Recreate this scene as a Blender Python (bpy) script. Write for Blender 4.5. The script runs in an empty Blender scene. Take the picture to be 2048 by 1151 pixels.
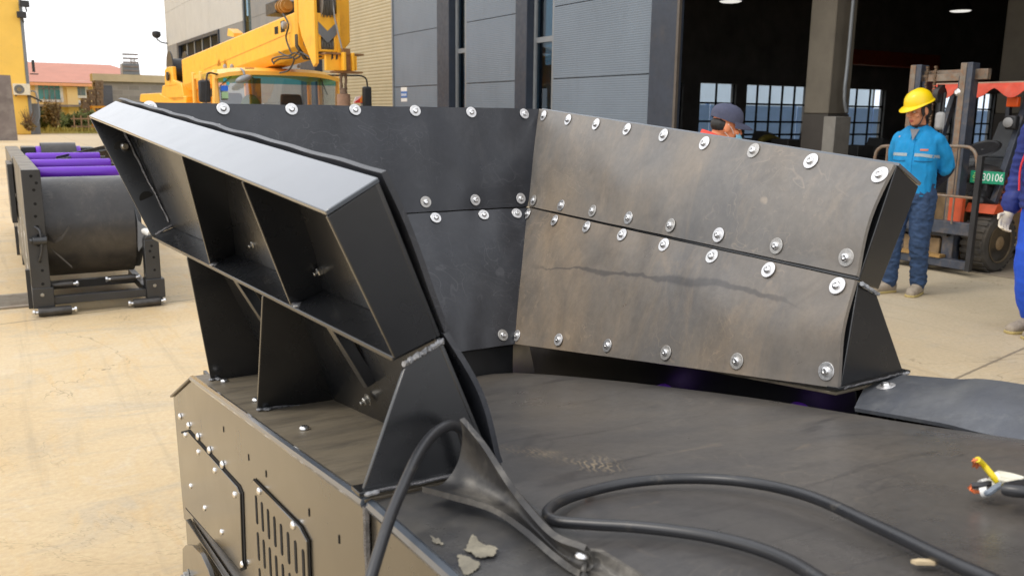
import bpy, bmesh, math, random
from mathutils import Vector, Matrix, noise
random.seed(7)
V=Vector
sc=bpy.context.scene
COL=sc.collection
# ---------------------------------------------------------------- camera
F=1727.7; CX,CY=1024.,575.5; HC=1.5
_p=math.atan((575.5-230.27)/F); _r=math.radians(.6755)
FW=V((0,math.cos(_p),-math.sin(_p))); _u=V((0,math.sin(_p),math.cos(_p))); _x=V((1,0,0))
RT=_x*math.cos(_r)+_u*math.sin(_r); UP=_u*math.cos(_r)-_x*math.sin(_r)
CAM=V((0,0,HC))
cd=bpy.data.cameras.new('camera'); cam=bpy.data.objects.new('camera',cd); COL.objects.link(cam)
M=Matrix((RT,UP,-FW)).transposed().to_4x4(); M.translation=CAM; cam.matrix_world=M
cd.sensor_width=36; cd.lens=36*F/2048; cd.clip_end=3000; cd.clip_start=.05
cd.dof.use_dof=True; cd.dof.focus_distance=2.6; cd.dof.aperture_fstop=7.5
sc.camera=cam
# ---------------------------------------------------------------- yard frame: x across, y along the hall wall (away), z up
PSI=math.radians(31.007)
NX=V((math.cos(PSI),math.sin(PSI),0)); TY=V((-math.sin(PSI),math.cos(PSI),0)); O0=NX*1.384
def W(p): return O0+NX*p[0]+TY*p[1]+V((0,0,p[2]))
def Yd(w): d=w-O0; return V((d.dot(NX),d.dot(TY),w.z))
CY_=Yd(CAM)
def ray(px,py): 
    d=FW+RT*((px-CX)/F)-UP*((py-CY)/F); return V((d.dot(NX),d.dot(TY),d.z))
def atx(px,py,L): d=ray(px,py); return CY_+d*((L-CY_.x)/d.x)
def aty(px,py,L): d=ray(px,py); return CY_+d*((L-CY_.y)/d.y)
def atz(px,py,L=0): d=ray(px,py); return CY_+d*((L-CY_.z)/d.z)
def atd(px,py,D): return CY_+ray(px,py)*D
def atpl(px,py,p0,n): d=ray(px,py); return CY_+d*((p0-CY_).dot(n)/d.dot(n))
S=.76
def mc(v): return CY_+(V(v)-CY_)*S     # machine survey units -> metres
# ---------------------------------------------------------------- mesh builder
def lerp(a,b,t): return V(a)*(1-t)+V(b)*t
class MB:
    def __init__(s): s.v=[];s.f=[];s.mi=[];s.cur=0
    def add(s,vs,fs):
        n=len(s.v); s.v+=[V(v) for v in vs]
        for f in fs: s.f.append([i+n for i in f]); s.mi.append(s.cur)
        return s
    def box(s,x0,x1,y0,y1,z0,z1):
        return s.add([(x0,y0,z0),(x1,y0,z0),(x1,y1,z0),(x0,y1,z0),(x0,y0,z1),(x1,y0,z1),(x1,y1,z1),(x0,y1,z1)],
          [(0,3,2,1),(4,5,6,7),(0,1,5,4),(1,2,6,5),(2,3,7,6),(3,0,4,7)])
    def hexa(s,a,b):   # two quads joined
        return s.add(list(a)+list(b),[(3,2,1,0),(4,5,6,7),(0,1,5,4),(1,2,6,5),(2,3,7,6),(3,0,4,7)])
    def prism(s,poly,vec):
        n=len(poly); vec=V(vec); a=[V(p) for p in poly]; b=[p+vec for p in a]
        fs=[tuple(range(n-1,-1,-1)),tuple(range(n,2*n))]+[(i,(i+1)%n,(i+1)%n+n,i+n) for i in range(n)]
        return s.add(a+b,fs)
    def bar(s,p0,p1,w,h,up=(0,0,1)):   # rectangular bar between two points
        p0=V(p0);p1=V(p1);d=(p1-p0).normalized();up=V(up)
        sd=d.cross(up); 
        if sd.length<1e-4: sd=d.cross(V((1,0,0)))
        sd.normalize(); u=sd.cross(d)
        q=[sd*(-w/2)+u*(-h/2),sd*(w/2)+u*(-h/2),sd*(w/2)+u*(h/2),sd*(-w/2)+u*(h/2)]
        return s.hexa([p0+k for k in q],[p1+k for k in q])
    def tube(s,pts,r,seg=10,caps=True):
        pts=[V(p) for p in pts]; n=len(pts); rr=r if isinstance(r,(list,tuple)) else [r]*n
        t0=(pts[1]-pts[0]).normalized(); nrm=t0.orthogonal().normalized(); vs=[]
        for i,p in enumerate(pts):
            t=(pts[min(i+1,n-1)]-pts[max(i-1,0)]).normalized()
            nrm=(nrm-t*nrm.dot(t)); 
            if nrm.length<1e-6: nrm=t.orthogonal()
            nrm.normalize(); b=t.cross(nrm)
            for k in range(seg):
                a=2*math.pi*k/seg; vs.append(p+(nrm*math.cos(a)+b*math.sin(a))*rr[i])
        fs=[(i*seg+k,i*seg+(k+1)%seg,(i+1)*seg+(k+1)%seg,(i+1)*seg+k) for i in range(n-1) for k in range(seg)]
        if caps: fs+=[tuple(range(seg-1,-1,-1)),tuple((n-1)*seg+k for k in range(seg))]
        return s.add(vs,fs)
    def cyl(s,p0,p1,r,r1=None,seg=20): return s.tube([p0,p1],[r,r if r1 is None else r1],seg)
    def lathe(s,prof,o=(0,0,0),ax=(0,0,1),seg=24):   # prof: (radius, height)
        o=V(o);ax=V(ax).normalized();a=ax.orthogonal().normalized();b=ax.cross(a);vs=[];n=len(prof)
        for r,h in prof:
            for k in range(seg):
                t=2*math.pi*k/seg; vs.append(o+ax*h+(a*math.cos(t)+b*math.sin(t))*max(r,1e-5))
        fs=[(i*seg+k,i*seg+(k+1)%seg,(i+1)*seg+(k+1)%seg,(i+1)*seg+k) for i in range(n-1) for k in range(seg)]
        fs+=[tuple(range(seg-1,-1,-1)),tuple((n-1)*seg+k for k in range(seg))]
        return s.add(vs,fs)
    def ell(s,c,r,rot=None,seg=16,rings=10):
        c=V(c); vs=[];R=rot or Matrix.Identity(3)
        for i in range(rings+1):
            th=math.pi*(i+.0)/rings; th=min(max(th,.02),math.pi-.02)
            for k in range(seg):
                a=2*math.pi*k/seg
                vs.append(c+R@V((r[0]*math.sin(th)*math.cos(a),r[1]*math.sin(th)*math.sin(a),r[2]*math.cos(th))))
        fs=[(i*seg+k,(i+1)*seg+k,(i+1)*seg+(k+1)%seg,i*seg+(k+1)%seg) for i in range(rings) for k in range(seg)]
        fs+=[tuple(range(seg)),tuple(rings*seg+k for k in range(seg-1,-1,-1))]
        return s.add(vs,fs)
    def grid(s,P):     # open sheet
        n=len(P);m=len(P[0])
        return s.add([p for r in P for p in r],[(i*m+j,i*m+j+1,(i+1)*m+j+1,(i+1)*m+j) for i in range(n-1) for j in range(m-1)])
    def slab(s,P,off): # thick sheet; off: vector or function(i,j)
        n=len(P);m=len(P[0]); fo=off if callable(off) else (lambda i,j:V(off))
        a=[V(P[i][j]) for i in range(n) for j in range(m)]
        b=[V(P[i][j])+fo(i,j) for i in range(n) for j in range(m)]
        N=n*m; fs=[]
        for i in range(n-1):
            for j in range(m-1):
                q=(i*m+j,i*m+j+1,(i+1)*m+j+1,(i+1)*m+j); fs.append(q[::-1]); fs.append(tuple(k+N for k in q))
        for j in range(m-1):
            fs.append((j,j+1,j+1+N,j+N)); k=(n-1)*m; fs.append((k+j+1,k+j,k+j+N,k+j+1+N))
        for i in range(n-1):
            fs.append(((i+1)*m,i*m,i*m+N,(i+1)*m+N)); k=m-1; fs.append((i*m+k,(i+1)*m+k,(i+1)*m+k+N,i*m+k+N))
        return s.add(a+b,fs)
    def loose(s,name,mat,parent=None,**k):   # every separate piece becomes an object of its own
        p=list(range(len(s.v)))
        def fd(a):
            while p[a]!=a: p[a]=p[p[a]]; a=p[a]
            return a
        for f in s.f:
            for q in f[1:]: p[fd(q)]=fd(f[0])
        g={}
        for f,mi in zip(s.f,s.mi): g.setdefault(fd(f[0]),[]).append((f,mi))
        out=[]
        for fs in g.values():
            ids=sorted({i for f,_ in fs for i in f}); mp={i:n for n,i in enumerate(ids)}; m=MB(); m.v=[s.v[i] for i in ids]; m.f=[[mp[i] for i in f] for f,_ in fs]; m.mi=[a for _,a in fs]
            out.append(m.build(name,mat,parent,**k))
        return out[0]
    def build(s,name,mat,parent=None,xf=None,base=None,angle=40,bevel=0,flat=False):
        me=bpy.data.meshes.new(name); o=bpy.data.objects.new(name,me); COL.objects.link(o)
        b=BASE.get(top(parent).name,V((0,0,0))) if parent else (V(base) if base is not None else V((0,0,0)))
        vs=[(V(xf(v)) if xf else v)-b for v in s.v]
        me.from_pydata([tuple(v) for v in vs],[],s.f)
        bm=bmesh.new(); bm.from_mesh(me); bmesh.ops.recalc_face_normals(bm,faces=bm.faces); bm.to_mesh(me); bm.free()
        ms=mat if isinstance(mat,(list,tuple)) else [mat]
        for m in ms: me.materials.append(m)
        me.polygons.foreach_set('material_index',s.mi)
        if not flat:
            me.polygons.foreach_set('use_smooth',[True]*len(me.polygons)); me.set_sharp_from_angle(angle=math.radians(angle))
        if bevel:
            md=o.modifiers.new('bevel','BEVEL'); md.width=bevel; md.segments=2; md.limit_method='ANGLE'; md.angle_limit=math.radians(40); md.harden_normals=False
        if parent: o.parent=parent
        else:
            o.location=W(b); o.rotation_euler=(0,0,PSI)
        return o
BASE={}
def top(o):
    while o.parent: o=o.parent
    return o
def tag(o,label=None,cat=None,group=None,kind=None):
    if label:o['label']=label
    if cat:o['category']=cat
    if group:o['group']=group
    if kind:o['kind']=kind
    return o
def thing(name,label,cat,base,group=None):
    o=bpy.data.objects.new(name,None); COL.objects.link(o); o.empty_display_size=.2
    o.location=W(base); o.rotation_euler=(0,0,PSI); BASE[o.name]=V(base)
    return tag(o,label,cat,group)
def single(mb,name,mat,label,cat,base,group=None,kind=None,**k):
    o=mb.build(name,mat,None,base=base,**k); return tag(o,label,cat,group,kind)
def dup(o,parent=None,delta=None):
    c=o.copy(); COL.objects.link(c); c.parent=parent
    if delta is not None:
        b=BASE.get(o.name,Yd(o.location))+V(delta); c.location=W(b); BASE[c.name]=b
    for ch in list(o.children): dup(ch,c)
    return c
def catmull(pts,n=8):
    pts=[V(p) for p in pts]; out=[]
    for i in range(len(pts)-1):
        p0=pts[max(i-1,0)];p1=pts[i];p2=pts[i+1];p3=pts[min(i+2,len(pts)-1)]
        for k in range(n):
            t=k/n; out.append(.5*((2*p1)+(p2-p0)*t+(2*p0-5*p1+4*p2-p3)*t*t+(3*p1-p0-3*p2+p3)*t**3))
    return out+[pts[-1]]
# ---------------------------------------------------------------- materials
def srgb(r,g,b): 
    f=lambda c:(c/255/12.92 if c/255<=.04045 else ((c/255+.055)/1.055)**2.4); return (f(r),f(g),f(b))
class NT:
    def __init__(s,name):
        s.m=bpy.data.materials.new(name); s.m.use_nodes=True; s.t=s.m.node_tree; s.t.nodes.clear()
        s.out=s.n('ShaderNodeOutputMaterial')
    def n(s,typ,**k):
        x=s.t.nodes.new(typ)
        for a,b in k.items():
            if a.startswith('_'): x.inputs[a[1:].replace('_',' ')].default_value=b
            else: setattr(x,a,b)
        return x
    def l(s,a,b): s.t.links.new(a,b)
    def coord(s,scale=(1,1,1),loc=(0,0,0),rot=(0,0,0)):
        c=s.n('ShaderNodeTexCoord'); m=s.n('ShaderNodeMapping'); m.inputs['Scale'].default_value=scale; m.inputs['Location'].default_value=loc; m.inputs['Rotation'].default_value=rot
        s.l(c.outputs['Object'],m.inputs['Vector']); return m.outputs[0]
    def noise(s,vec,scale,detail=5,rough=.6,dist=0):
        x=s.n('ShaderNodeTexNoise'); x.inputs['Scale'].default_value=scale; x.inputs['Detail'].default_value=detail; x.inputs['Roughness'].default_value=rough; x.inputs['Distortion'].default_value=dist
        s.l(vec,x.inputs['Vector']); return x.outputs['Fac']
    def ramp(s,fac,stops):
        x=s.n('ShaderNodeValToRGB'); e=x.color_ramp.elements
        while len(e)<len(stops): e.new(.5)
        for k,(p,c) in enumerate(stops):
            e[k].position=p; e[k].color=(c,c,c,1) if isinstance(c,(int,float)) else (*c,1)
        s.l(fac,x.inputs[0]); return x.outputs[0]
    def mix(s,fac,a,b,mode='MIX'):
        x=s.n('ShaderNodeMix',data_type='RGBA',blend_type=mode)
        for sock,val in ((x.inputs[0],fac),(x.inputs[6],a),(x.inputs[7],b)):
            if isinstance(val,(int,float)): sock.default_value=val
            elif isinstance(val,(tuple,list)): sock.default_value=(*val,1)
            else: s.l(val,sock)
        return x.outputs[2]
    def math(s,op,a,b=0.,c=0.):
        x=s.n('ShaderNodeMath',operation=op)
        for i,val in enumerate((a,b,c)):
            if isinstance(val,(int,float)): x.inputs[i].default_value=val
            else: s.l(val,x.inputs[i])
        return x.outputs[0]
    def bsdf(s,col,rough=.5,metal=0,spec=.5,bump=None,bstr=.2,bdist=.01,coat=0,crough=.1):
        p=s.n('ShaderNodeBsdfPrincipled')
        for k,val in (('Base Color',col),('Roughness',rough),('Metallic',metal),('Specular IOR Level',spec),('Coat Weight',coat),('Coat Roughness',crough)):
            if isinstance(val,(int,float)): p.inputs[k].default_value=val
            elif isinstance(val,(tuple,list)): p.inputs[k].default_value=(*val,1)
            else: s.l(val,p.inputs[k])
        if bump is not None:
            b=s.n('ShaderNodeBump'); b.inputs['Strength'].default_value=bstr; b.inputs['Distance'].default_value=bdist; s.l(bump,b.inputs['Height']); s.l(b.outputs[0],p.inputs['Normal'])
        s.p=p; s.l(p.outputs[0],s.out.inputs[0]); return p
def pm(name,col,rough=.5,metal=0,var=.15,scale=6,bump=0,spec=.5,dirt=None,dirt_amt=.5,dscale=3,coat=0,rvar=.1,stretch=(1,1,1),bdist=.004):
    t=NT(name); v=t.coord(stretch); a=t.noise(v,scale,6,.65)
    lo=tuple(max(c*(1-var),0) for c in col); hi=tuple(min(c*(1+var),1) for c in col)
    c=t.ramp(a,[(.3,lo),(.7,hi)])
    if dirt:
        d=t.noise(v,dscale,8,.7,.4); w=t.ramp(d,[(.62-.3*dirt_amt,0.),(.72,1.)])
        c=t.mix(t.math('MULTIPLY',w,min(1,dirt_amt*1.2)),c,dirt)
    r=t.ramp(t.noise(v,scale*2.3,4),[(.3,max(rough-rvar,.02)),(.7,min(rough+rvar,1))])
    b=t.noise(v,scale*12,4) if bump else None
    t.bsdf(c,r,metal,spec,b,bump,bdist,coat); return t.m
MT={}
MT['steel']=pm('black_paint',(.016,.017,.019),.36,0,.25,5,.06,spec=.75,dirt=(.10,.085,.065),dirt_amt=.12,dscale=4,rvar=.06)
MT['steel2']=pm('black_paint_satin',(.010,.011,.013),.27,0,.25,3,.04,spec=.75,rvar=.04,coat=.2)
MT['sheen']=pm('sky_sheen_flange_paint',(.075,.09,.112),.22,0,.12,4,.03,spec=1.,rvar=.05,coat=.85)  # black paint with the bluish sky sheen lightened into its base colour
MT['raildust']=pm('dusty_black_paint',(.19,.16,.115),.5,0,.25,4,.1,spec=.6,dirt=(.05,.045,.04),dirt_amt=.55,dscale=4.5,stretch=(1.2,4,1))
MT['zinc']=pm('zinc_steel',(.8,.8,.8),.28,1,.08,30,.05)
MT['washer']=pm('washer_steel',(.78,.78,.79),.42,.75,.08,40,.05)
MT['nut']=pm('dull_nut_steel',(.42,.41,.38),.35,1,.2,40,.1)
MT['hole']=pm('hole_black',(.004,.004,.004),.9,0,.1,5)
MT['weld']=pm('weld_bead',(.16,.16,.17),.3,.6,.5,60,.8,bdist=.003)
MT['weldl']=pm('ground_weld_metal',(.34,.35,.37),.38,.6,.4,70,.6,bdist=.003)
MT['purple']=pm('purple_roller',srgb(110,45,190),.38,0,.08,6,.03,dirt=(.2,.16,.2),dirt_amt=.1)
MT['darksteel']=pm('dark_worn_steel',(.03,.03,.032),.45,.2,.3,8,.1,dirt=(.12,.09,.06),dirt_amt=.3)
MT['mast']=pm('forklift_mast_paint',srgb(62,68,80),.45,0,.25,9,.12,dirt=(.28,.2,.12),dirt_amt=.35,dscale=7)
MT['mastworn']=pm('worn_mast_edge',srgb(122,112,100),.5,.2,.3,14,.15,dirt=srgb(140,90,45),dirt_amt=.6,dscale=16)
MT['orange']=pm('forklift_orange',srgb(205,85,45),.5,0,.15,6,.05,dirt=(.12,.08,.05),dirt_amt=.4)
MT['tyre']=pm('tyre_rubber',(.055,.05,.043),.8,0,.25,10,.2,dirt=(.15,.12,.085),dirt_amt=.55)
MT['tan']=pm('mud_covered_steel',srgb(130,108,78),.7,0,.3,9,.2)
MT['yellow']=pm('crane_yellow',srgb(247,182,48),.45,0,.06,3,.03,dirt=srgb(175,120,50),dirt_amt=.3,dscale=3.5,coat=.15)
MT['yellow2']=pm('crane_cab_yellow',srgb(248,188,78),.4,0,.05,3,.03,coat=.2)
MT['black']=pm('black_plastic',(.02,.021,.024),.5,0,.2,8,.05)
MT['grey']=pm('grey_plastic',srgb(150,150,150),.5,0,.1,8)
MT['white']=pm('white_plastic',(.75,.75,.73),.5,0,.06,8)
MT['skin']=pm('skin',srgb(205,140,105),.5,0,.08,20,.04)
MT['skin2']=pm('skin_warm',srgb(212,132,92),.5,0,.08,20,.04)
MT['hair']=pm('black_hair',(.012,.011,.011),.5,0,.3,60,.3)
MT['helmet']=pm('yellow_helmet',srgb(240,205,10),.38,0,.04,5,coat=.2)
MT['teal']=pm('blue_work_jacket',srgb(8,135,195),.8,0,.12,14,.15,bdist=.006)
MT['jeans']=pm('blue_denim',srgb(44,66,98),.85,0,.35,12,.25,bdist=.006)
MT['boot']=pm('dusty_boot',srgb(150,138,122),.8,0,.25,18,.2)
MT['navy']=pm('navy_padded_cloth',srgb(30,46,120),.65,0,.2,12,.2)
MT['navydark']=pm('dark_navy_sleeve',srgb(25,28,48),.8,0,.2,20,.2)
MT['royal']=pm('royal_blue_trousers',srgb(28,78,195),.8,0,.15,9,.15)
MT['red']=pm('red_piping',srgb(215,50,60),.6,0,.1,9)
MT['glove']=pm('white_cotton_glove',srgb(212,203,185),.9,0,.1,30,.3)
MT['cap']=pm('slate_cap',srgb(72,76,98),.85,0,.12,20,.2)
MT['mask']=pm('light_blue_mask',srgb(135,195,225),.8,0,.05,20)
MT['silver']=pm('reflective_tape',srgb(150,165,172),.5,.1,.1,20)
# ================================================================ rubber materials
def contour(t,vec,scale,dist,w,off=.5,detail=2):   # thin hand-drawn looking lines: one level line of a warped noise
    q=t.noise(vec,scale,detail,.5,dist); d=t.math('ABSOLUTE',t.math('SUBTRACT',q,off)); return t.ramp(d,[(w*.3,1.),(w,0.)])
def rubber(name,base,dust,damt,rough=.45,sc1=1.6,cool=None,line=1.0,streak=None):
    t=NT(name); v=t.coord(); cool=cool or tuple(x*y for x,y in zip(base,(.72,.76,.86)))
    a=t.noise(v,sc1,6,.62,.5); c=t.ramp(a,[(.30,cool),(.5,base),(.70,tuple(b+(d-b)*damt for b,d in zip(base,dust)))])
    b2=t.noise(t.coord((1,1,1),(4,2,7)),sc1*2.6,6,.65,.7); c=t.mix(t.math('MULTIPLY',t.ramp(b2,[(.5,0.),(.68,1.)]),.5),c,tuple(x*.55 for x in base))
    sm=t.noise(t.coord((3.5,3.5,1.1),(1,8,3)),3.,6,.7,.8); c=t.mix(t.math('MULTIPLY',t.ramp(sm,[(.52,0.),(.75,1.)]),.4),c,tuple(x*1.15 for x in dust))
    gr=t.noise(v,55,4,.75); c=t.mix(.16,c,t.ramp(gr,[(.3,.2),(.7,.8)]),'OVERLAY')
    msk=t.ramp(t.noise(t.coord((1,1,1),(9,3,1)),2.4,3,.5),[(.50,0.),(.60,1.)])
    for k,(sc_,di,w_,am,col) in enumerate(((5,2.2,.008,.30,tuple(min(1,x*1.9+.03) for x in dust)),(8,3.,.010,.22,tuple(min(1,x*1.7+.02) for x in dust))  )):
        l=contour(t,t.coord((1,1,1.3),(k*5.1,k*2.2,k)),sc_,di,w_); c=t.mix(t.math('MULTIPLY',t.math('MULTIPLY',l,msk if k<2 else 1.),am*line),c,col)
    if streak:
        c=streak(t,c)
    bl=t.ramp(t.noise(t.coord((1,1,1),(2,12,5)),11,2,.5),[(.70,0.),(.74,1.)]); c=t.mix(t.math('MULTIPLY',t.math('MULTIPLY',bl,msk),.35),c,tuple(min(1,x*1.8) for x in dust))
    r=t.ramp(t.noise(v,4,6,.7),[(.3,rough-.09),(.7,rough+.13)])
    t.bsdf(c,r,0,.55,t.noise(v,16,6,.7),.12,.006); return t.m
MT['liner_r']=rubber('lit_dusty_rubber_liner',(.20,.184,.166),(.31,.25,.186),.95,.36,1.4,cool=(.13,.135,.143),line=.55)  # lit copy of the liner rubber: side light and dust in its colour
MT['liner_b']=rubber('shaded_rubber_liner',(.030,.033,.041),(.055,.056,.062),.7,.33,1.5)  # same rubber as the right liners, shade darkened into the colour
MT['strip']=rubber('grey_rubber_strip',(.105,.112,.125),(.20,.205,.205),.75,.33,2.2)
def beltmat():
    t=NT('conveyor_belt_rubber'); v=t.coord()
    a=t.noise(v,1.1,8,.66,.7); c=t.ramp(a,[(.3,(.056,.055,.057)),(.5,(.095,.087,.079)),(.72,(.140,.120,.098))])
    for k,(rz,scl,thr,amt,col) in enumerate(((.9,(2,14,8),.62,.5,(.017,.017,.02)),(2.0,(3,22,8),.64,.5,(.018,.018,.02)),(1.5,(10,24,8),.68,.45,(.2,.16,.12)),(.2,(18,5,8),.69,.35,(.17,.14,.11)))):
        q=t.noise(t.coord(scl,(k*2.3,k*4.1,0),(0,0,rz)),.9,4,.55,.8); c=t.mix(t.math('MULTIPLY',t.ramp(q,[(thr,0.),(thr+.08,1.)]),amt),c,col)
    # boot prints: zig-zag tread dust in two oval patches
    def prints(cx,cy,rz,sx,sy):
        m=t.coord((1,1,0),(-cx,-cy,0))
        for kw in (dict(Rotation=(0,0,rz)),dict(Scale=(1/sx,1/sy,0))):
            q=t.n('ShaderNodeMapping'); [setattr(q.inputs[a],'default_value',b_) for a,b_ in kw.items()]; t.l(m,q.inputs[0]); m=q.outputs[0]
        d=t.n('ShaderNodeVectorMath',operation='LENGTH'); t.l(m,d.inputs[0]); mask=t.ramp(d.outputs[1],[(.2,1.),(1.,0.)])
        w=t.n('ShaderNodeTexWave',wave_type='BANDS',bands_direction='DIAGONAL',wave_profile='SIN'); w.inputs['Scale'].default_value=2.6; w.inputs['Distortion'].default_value=9; w.inputs['Detail'].default_value=2; w.inputs['Detail Scale'].default_value=1.2
        t.l(m,w.inputs[0]); nn=t.ramp(t.noise(v,13,5,.7),[(.40,0.),(.58,1.)])
        return t.math('MULTIPLY',t.math('MULTIPLY',mask,nn),t.ramp(w.outputs['Fac'],[(.55,0.),(.75,1.)]))
    for pr in BOOTS: c=t.mix(t.math('MULTIPLY',prints(*pr),.75),c,(.33,.26,.17))
    sp=t.n('ShaderNodeTexVoronoi'); sp.inputs['Scale'].default_value=16; t.l(v,sp.inputs['Vector']); k=t.ramp(sp.outputs['Distance'],[(.04,1.),(.07,0.)]); k=t.math('MULTIPLY',k,t.ramp(t.noise(v,3),[(.5,0.),(.55,1.)])); c=t.mix(t.math('MULTIPLY',k,.6),c,(.25,.21,.16))
    
    for k,(sc_,di,w_,am,col) in enumerate(((1.6,1.1,.010,.35,(.03,.03,.034)),(3.,2.0,.007,.3,(.032,.032,.036)),(5.,3.,.010,.25,(.24,.2,.15)))):
        l=contour(t,t.coord((1,1,1),(k*4.1,k*7.2,k)),sc_,di,w_); mk=t.ramp(t.noise(t.coord((1,1,1),(k*3+1,5,k)),1.8,3,.5),[(.48,0.),(.58,1.)]); c=t.mix(t.math('MULTIPLY',t.math('MULTIPLY',l,mk),am),c,col)
    gr=t.noise(v,60,4,.75); c=t.mix(.2,c,t.ramp(gr,[(.3,.2),(.7,.8)]),'OVERLAY')
    r=t.ramp(t.noise(v,2.2,6,.7),[(.3,.22),(.7,.46)]); t.bsdf(c,r,0,.6,t.noise(v,22,6,.7),.1,.005); return t.m
# ================================================================ feed conveyor (survey units, scaled by mc)
MBASE=mc((0,2,-.474)); MBASE=V((MBASE.x,MBASE.y,0))
conv=thing('hopper_conveyor','black steel belt conveyor with large rubber lined feed hopper in the foreground','conveyor',MBASE)
def part(mb,name,mat,parent=None,**k): return mb.build(name,mat,parent or conv,xf=mc,**k)
def zr(t): # rail top
    return .551+(3.2-t)*.1282 if t>1.49 else .770+(1.49-t)*.055
def zb(t): return .99-.172*t-.022*max(0,t-1.6)**2     # belt
Pt=dict(Tt=(.939,3.629,1.532),Th=(.750,1.519,1.380),Mh=(.626,1.515,1.07),Bh=(.527,1.466,.787),Mt=(.789,3.477,1.073),Bt=(.525,3.144,.515),
 oTh=(.868,1.516,1.317),oTt=(1.050,3.622,1.470),oMh=(.737,1.519,1.029),oMt=(.885,3.477,1.035),oBh=(.827,1.476,.785),oBt=(.82,3.144,.56))
def PP(n,sg): p=Pt[n]; return V((p[0]*sg,p[1],p[2]))
# --- bolt mesh (washer + button head with socket), axis +Z, metres
def bolt_mesh():
    m=MB(); m.cur=0
    m.lathe([(.0085,.0005),(.0188,.0005),(.0195,.001),(.0195,.0022),(.0188,.0028),(.0085,.0028)],seg=28)
    m.cur=1
    m.lathe([(.0098,.0026),(.0100,.004),(.0094,.0065),(.0078,.0086),(.0058,.0096),(.0046,.0097),(.0042,.0068),(.0001,.0066)],seg=20)
    return m
_b=bolt_mesh().build('bolt',[MT['washer'],MT['zinc']],None,base=(0,0,0),angle=25); BOLT=_b.data; bpy.data.objects.remove(_b)
MT['washer2']=pm('dusty_shaded_washer_steel',(.55,.54,.52),.5,.7,.25,60,.1,dirt=(.2,.17,.13),dirt_amt=.5,dscale=50); MT['washer3']=pm('worn_washer_steel',(.68,.68,.68),.36,.85,.2,70,.15,dirt=(.3,.27,.22),dirt_amt=.3,dscale=60)
BOLTS=[BOLT]
for _w in ('washer2','washer3'):
    _d=BOLT.copy(); _d.materials[0]=MT[_w]; BOLTS.append(_d)
def small_mesh(r,h):
    m=MB(); m.lathe([(r,0),(r,h*.25),(r*.9,h*.6),(r*.6,h*.9),(r*.2,h)],seg=16); o=m.build('x',MT['zinc'],None,base=(0,0,0),angle=50); d=o.data; bpy.data.objects.remove(o); return d
def nut_mesh(r,h):
    m=MB(); m.lathe([(r*1.5,0),(r*1.5,h*.15),(r,h*.16)],seg=20)
    m.lathe([(r,h*.15),(r,h*.85),(r*.85,h)],seg=6); m.lathe([(r*.5,h),(r*.5,h*1.5),(r*.4,h*1.6)],seg=12)
    o=m.build('x',MT['nut'],None,base=(0,0,0),angle=25); d=o.data; bpy.data.objects.remove(o); return d
SCREW=small_mesh(.0085,.006); RIVET=small_mesh(.0105,.0075); NUT=nut_mesh(.0085,.012)
def place(mesh,name,p,n,parent,roll=None):   # p in yard metres, n yard normal
    o=bpy.data.objects.new(name,mesh); COL.objects.link(o); o.parent=parent
    q=V(n).normalized().to_track_quat('Z','Y').to_matrix().to_4x4()
    q=q@Matrix.Rotation(random.uniform(0,6.28) if roll is None else roll,4,'Z'); q.translation=V(p)-BASE[top(parent).name]; o.matrix_local=q; return o
# --- rubber liners: bilinear patch + bulge
def patch(a,b,c,d,u,v): return lerp(lerp(a,b,u),lerp(c,d,u),v)   # a..b top edge, c..d bottom edge
def liner(name,mat,a,b,c,d,nrm,amp,edge,seed,seedtag='r',nu=60,nv=18,thick=.012,bolts=()):
    a,b,c,d=map(V,(a,b,c,d)); nrm=V(nrm).normalized()
    def bul(u,v):
        s=math.sin(math.pi*min(max(v,0),1))**1.2
        k=noise.noise(V((u*3.1+seed,v*1.3,seed)))
        e=edge*(max(0,(u-.72)/.28)**2)*math.sin(math.pi*min(max(v*1.05,0),1))
        wav=.005*noise.noise(V((u*9+seed,v*2,3)))+.0018*abs(v-.5)*2*math.sin(u*50)
        return amp*s*(.75+.5*k)+e+wav
    P=[[patch(a,b,c,d,i/nu,j/nv)+nrm*bul(i/nu,j/nv) for j in range(nv+1)] for i in range(nu+1)]
    m=MB(); m.slab(P,-nrm*thick); o=part(m,name,mat,angle=35)
    for (px,py) in bolts:
        p=atpl(px,py,mc(patch(a,b,c,d,.5,.5)),nrm)
        # find u,v and lift to the bulged surface
        best=min(((mc(P[i][j])-p).length,i,j) for i in range(nu+1) for j in range(nv+1)); 
        i,j=best[1],best[2]; i=min(max(i,1),nu-1); j=min(max(j,1),nv-1)
        ln=(P[i+1][j]-P[i-1][j]).cross(P[i][j+1]-P[i][j-1]).normalized(); ln=ln if ln.dot(nrm)>0 else -ln
        q=atpl(px,py,mc(P[best[1]][best[2]]),nrm)
        place(random.choices(BOLTS,(.55,.12,.33) if j<nv*.8 or 'r' not in seedtag else (.1,.6,.3))[0],'bolt',q+ln*.0014,ln+V((random.uniform(-.03,.03),random.uniform(-.03,.03),random.uniform(-.03,.03))),o)  # bottom row mostly gets the duller washers, standing for its weaker light
    return o
def nrm3(a,b,c,toward): 
    n=(V(b)-V(a)).cross(V(c)-V(a)).normalized(); return n if n.dot(V(toward))>0 else -n
TL={k:V((-p[0],p[1],p[2])) for k,p in Pt.items()}; TR={k:V(p) for k,p in Pt.items()}
inw=V((-1,0,.3))
ext=lambda a,b,f: V(a)+(V(b)-V(a))*f
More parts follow.
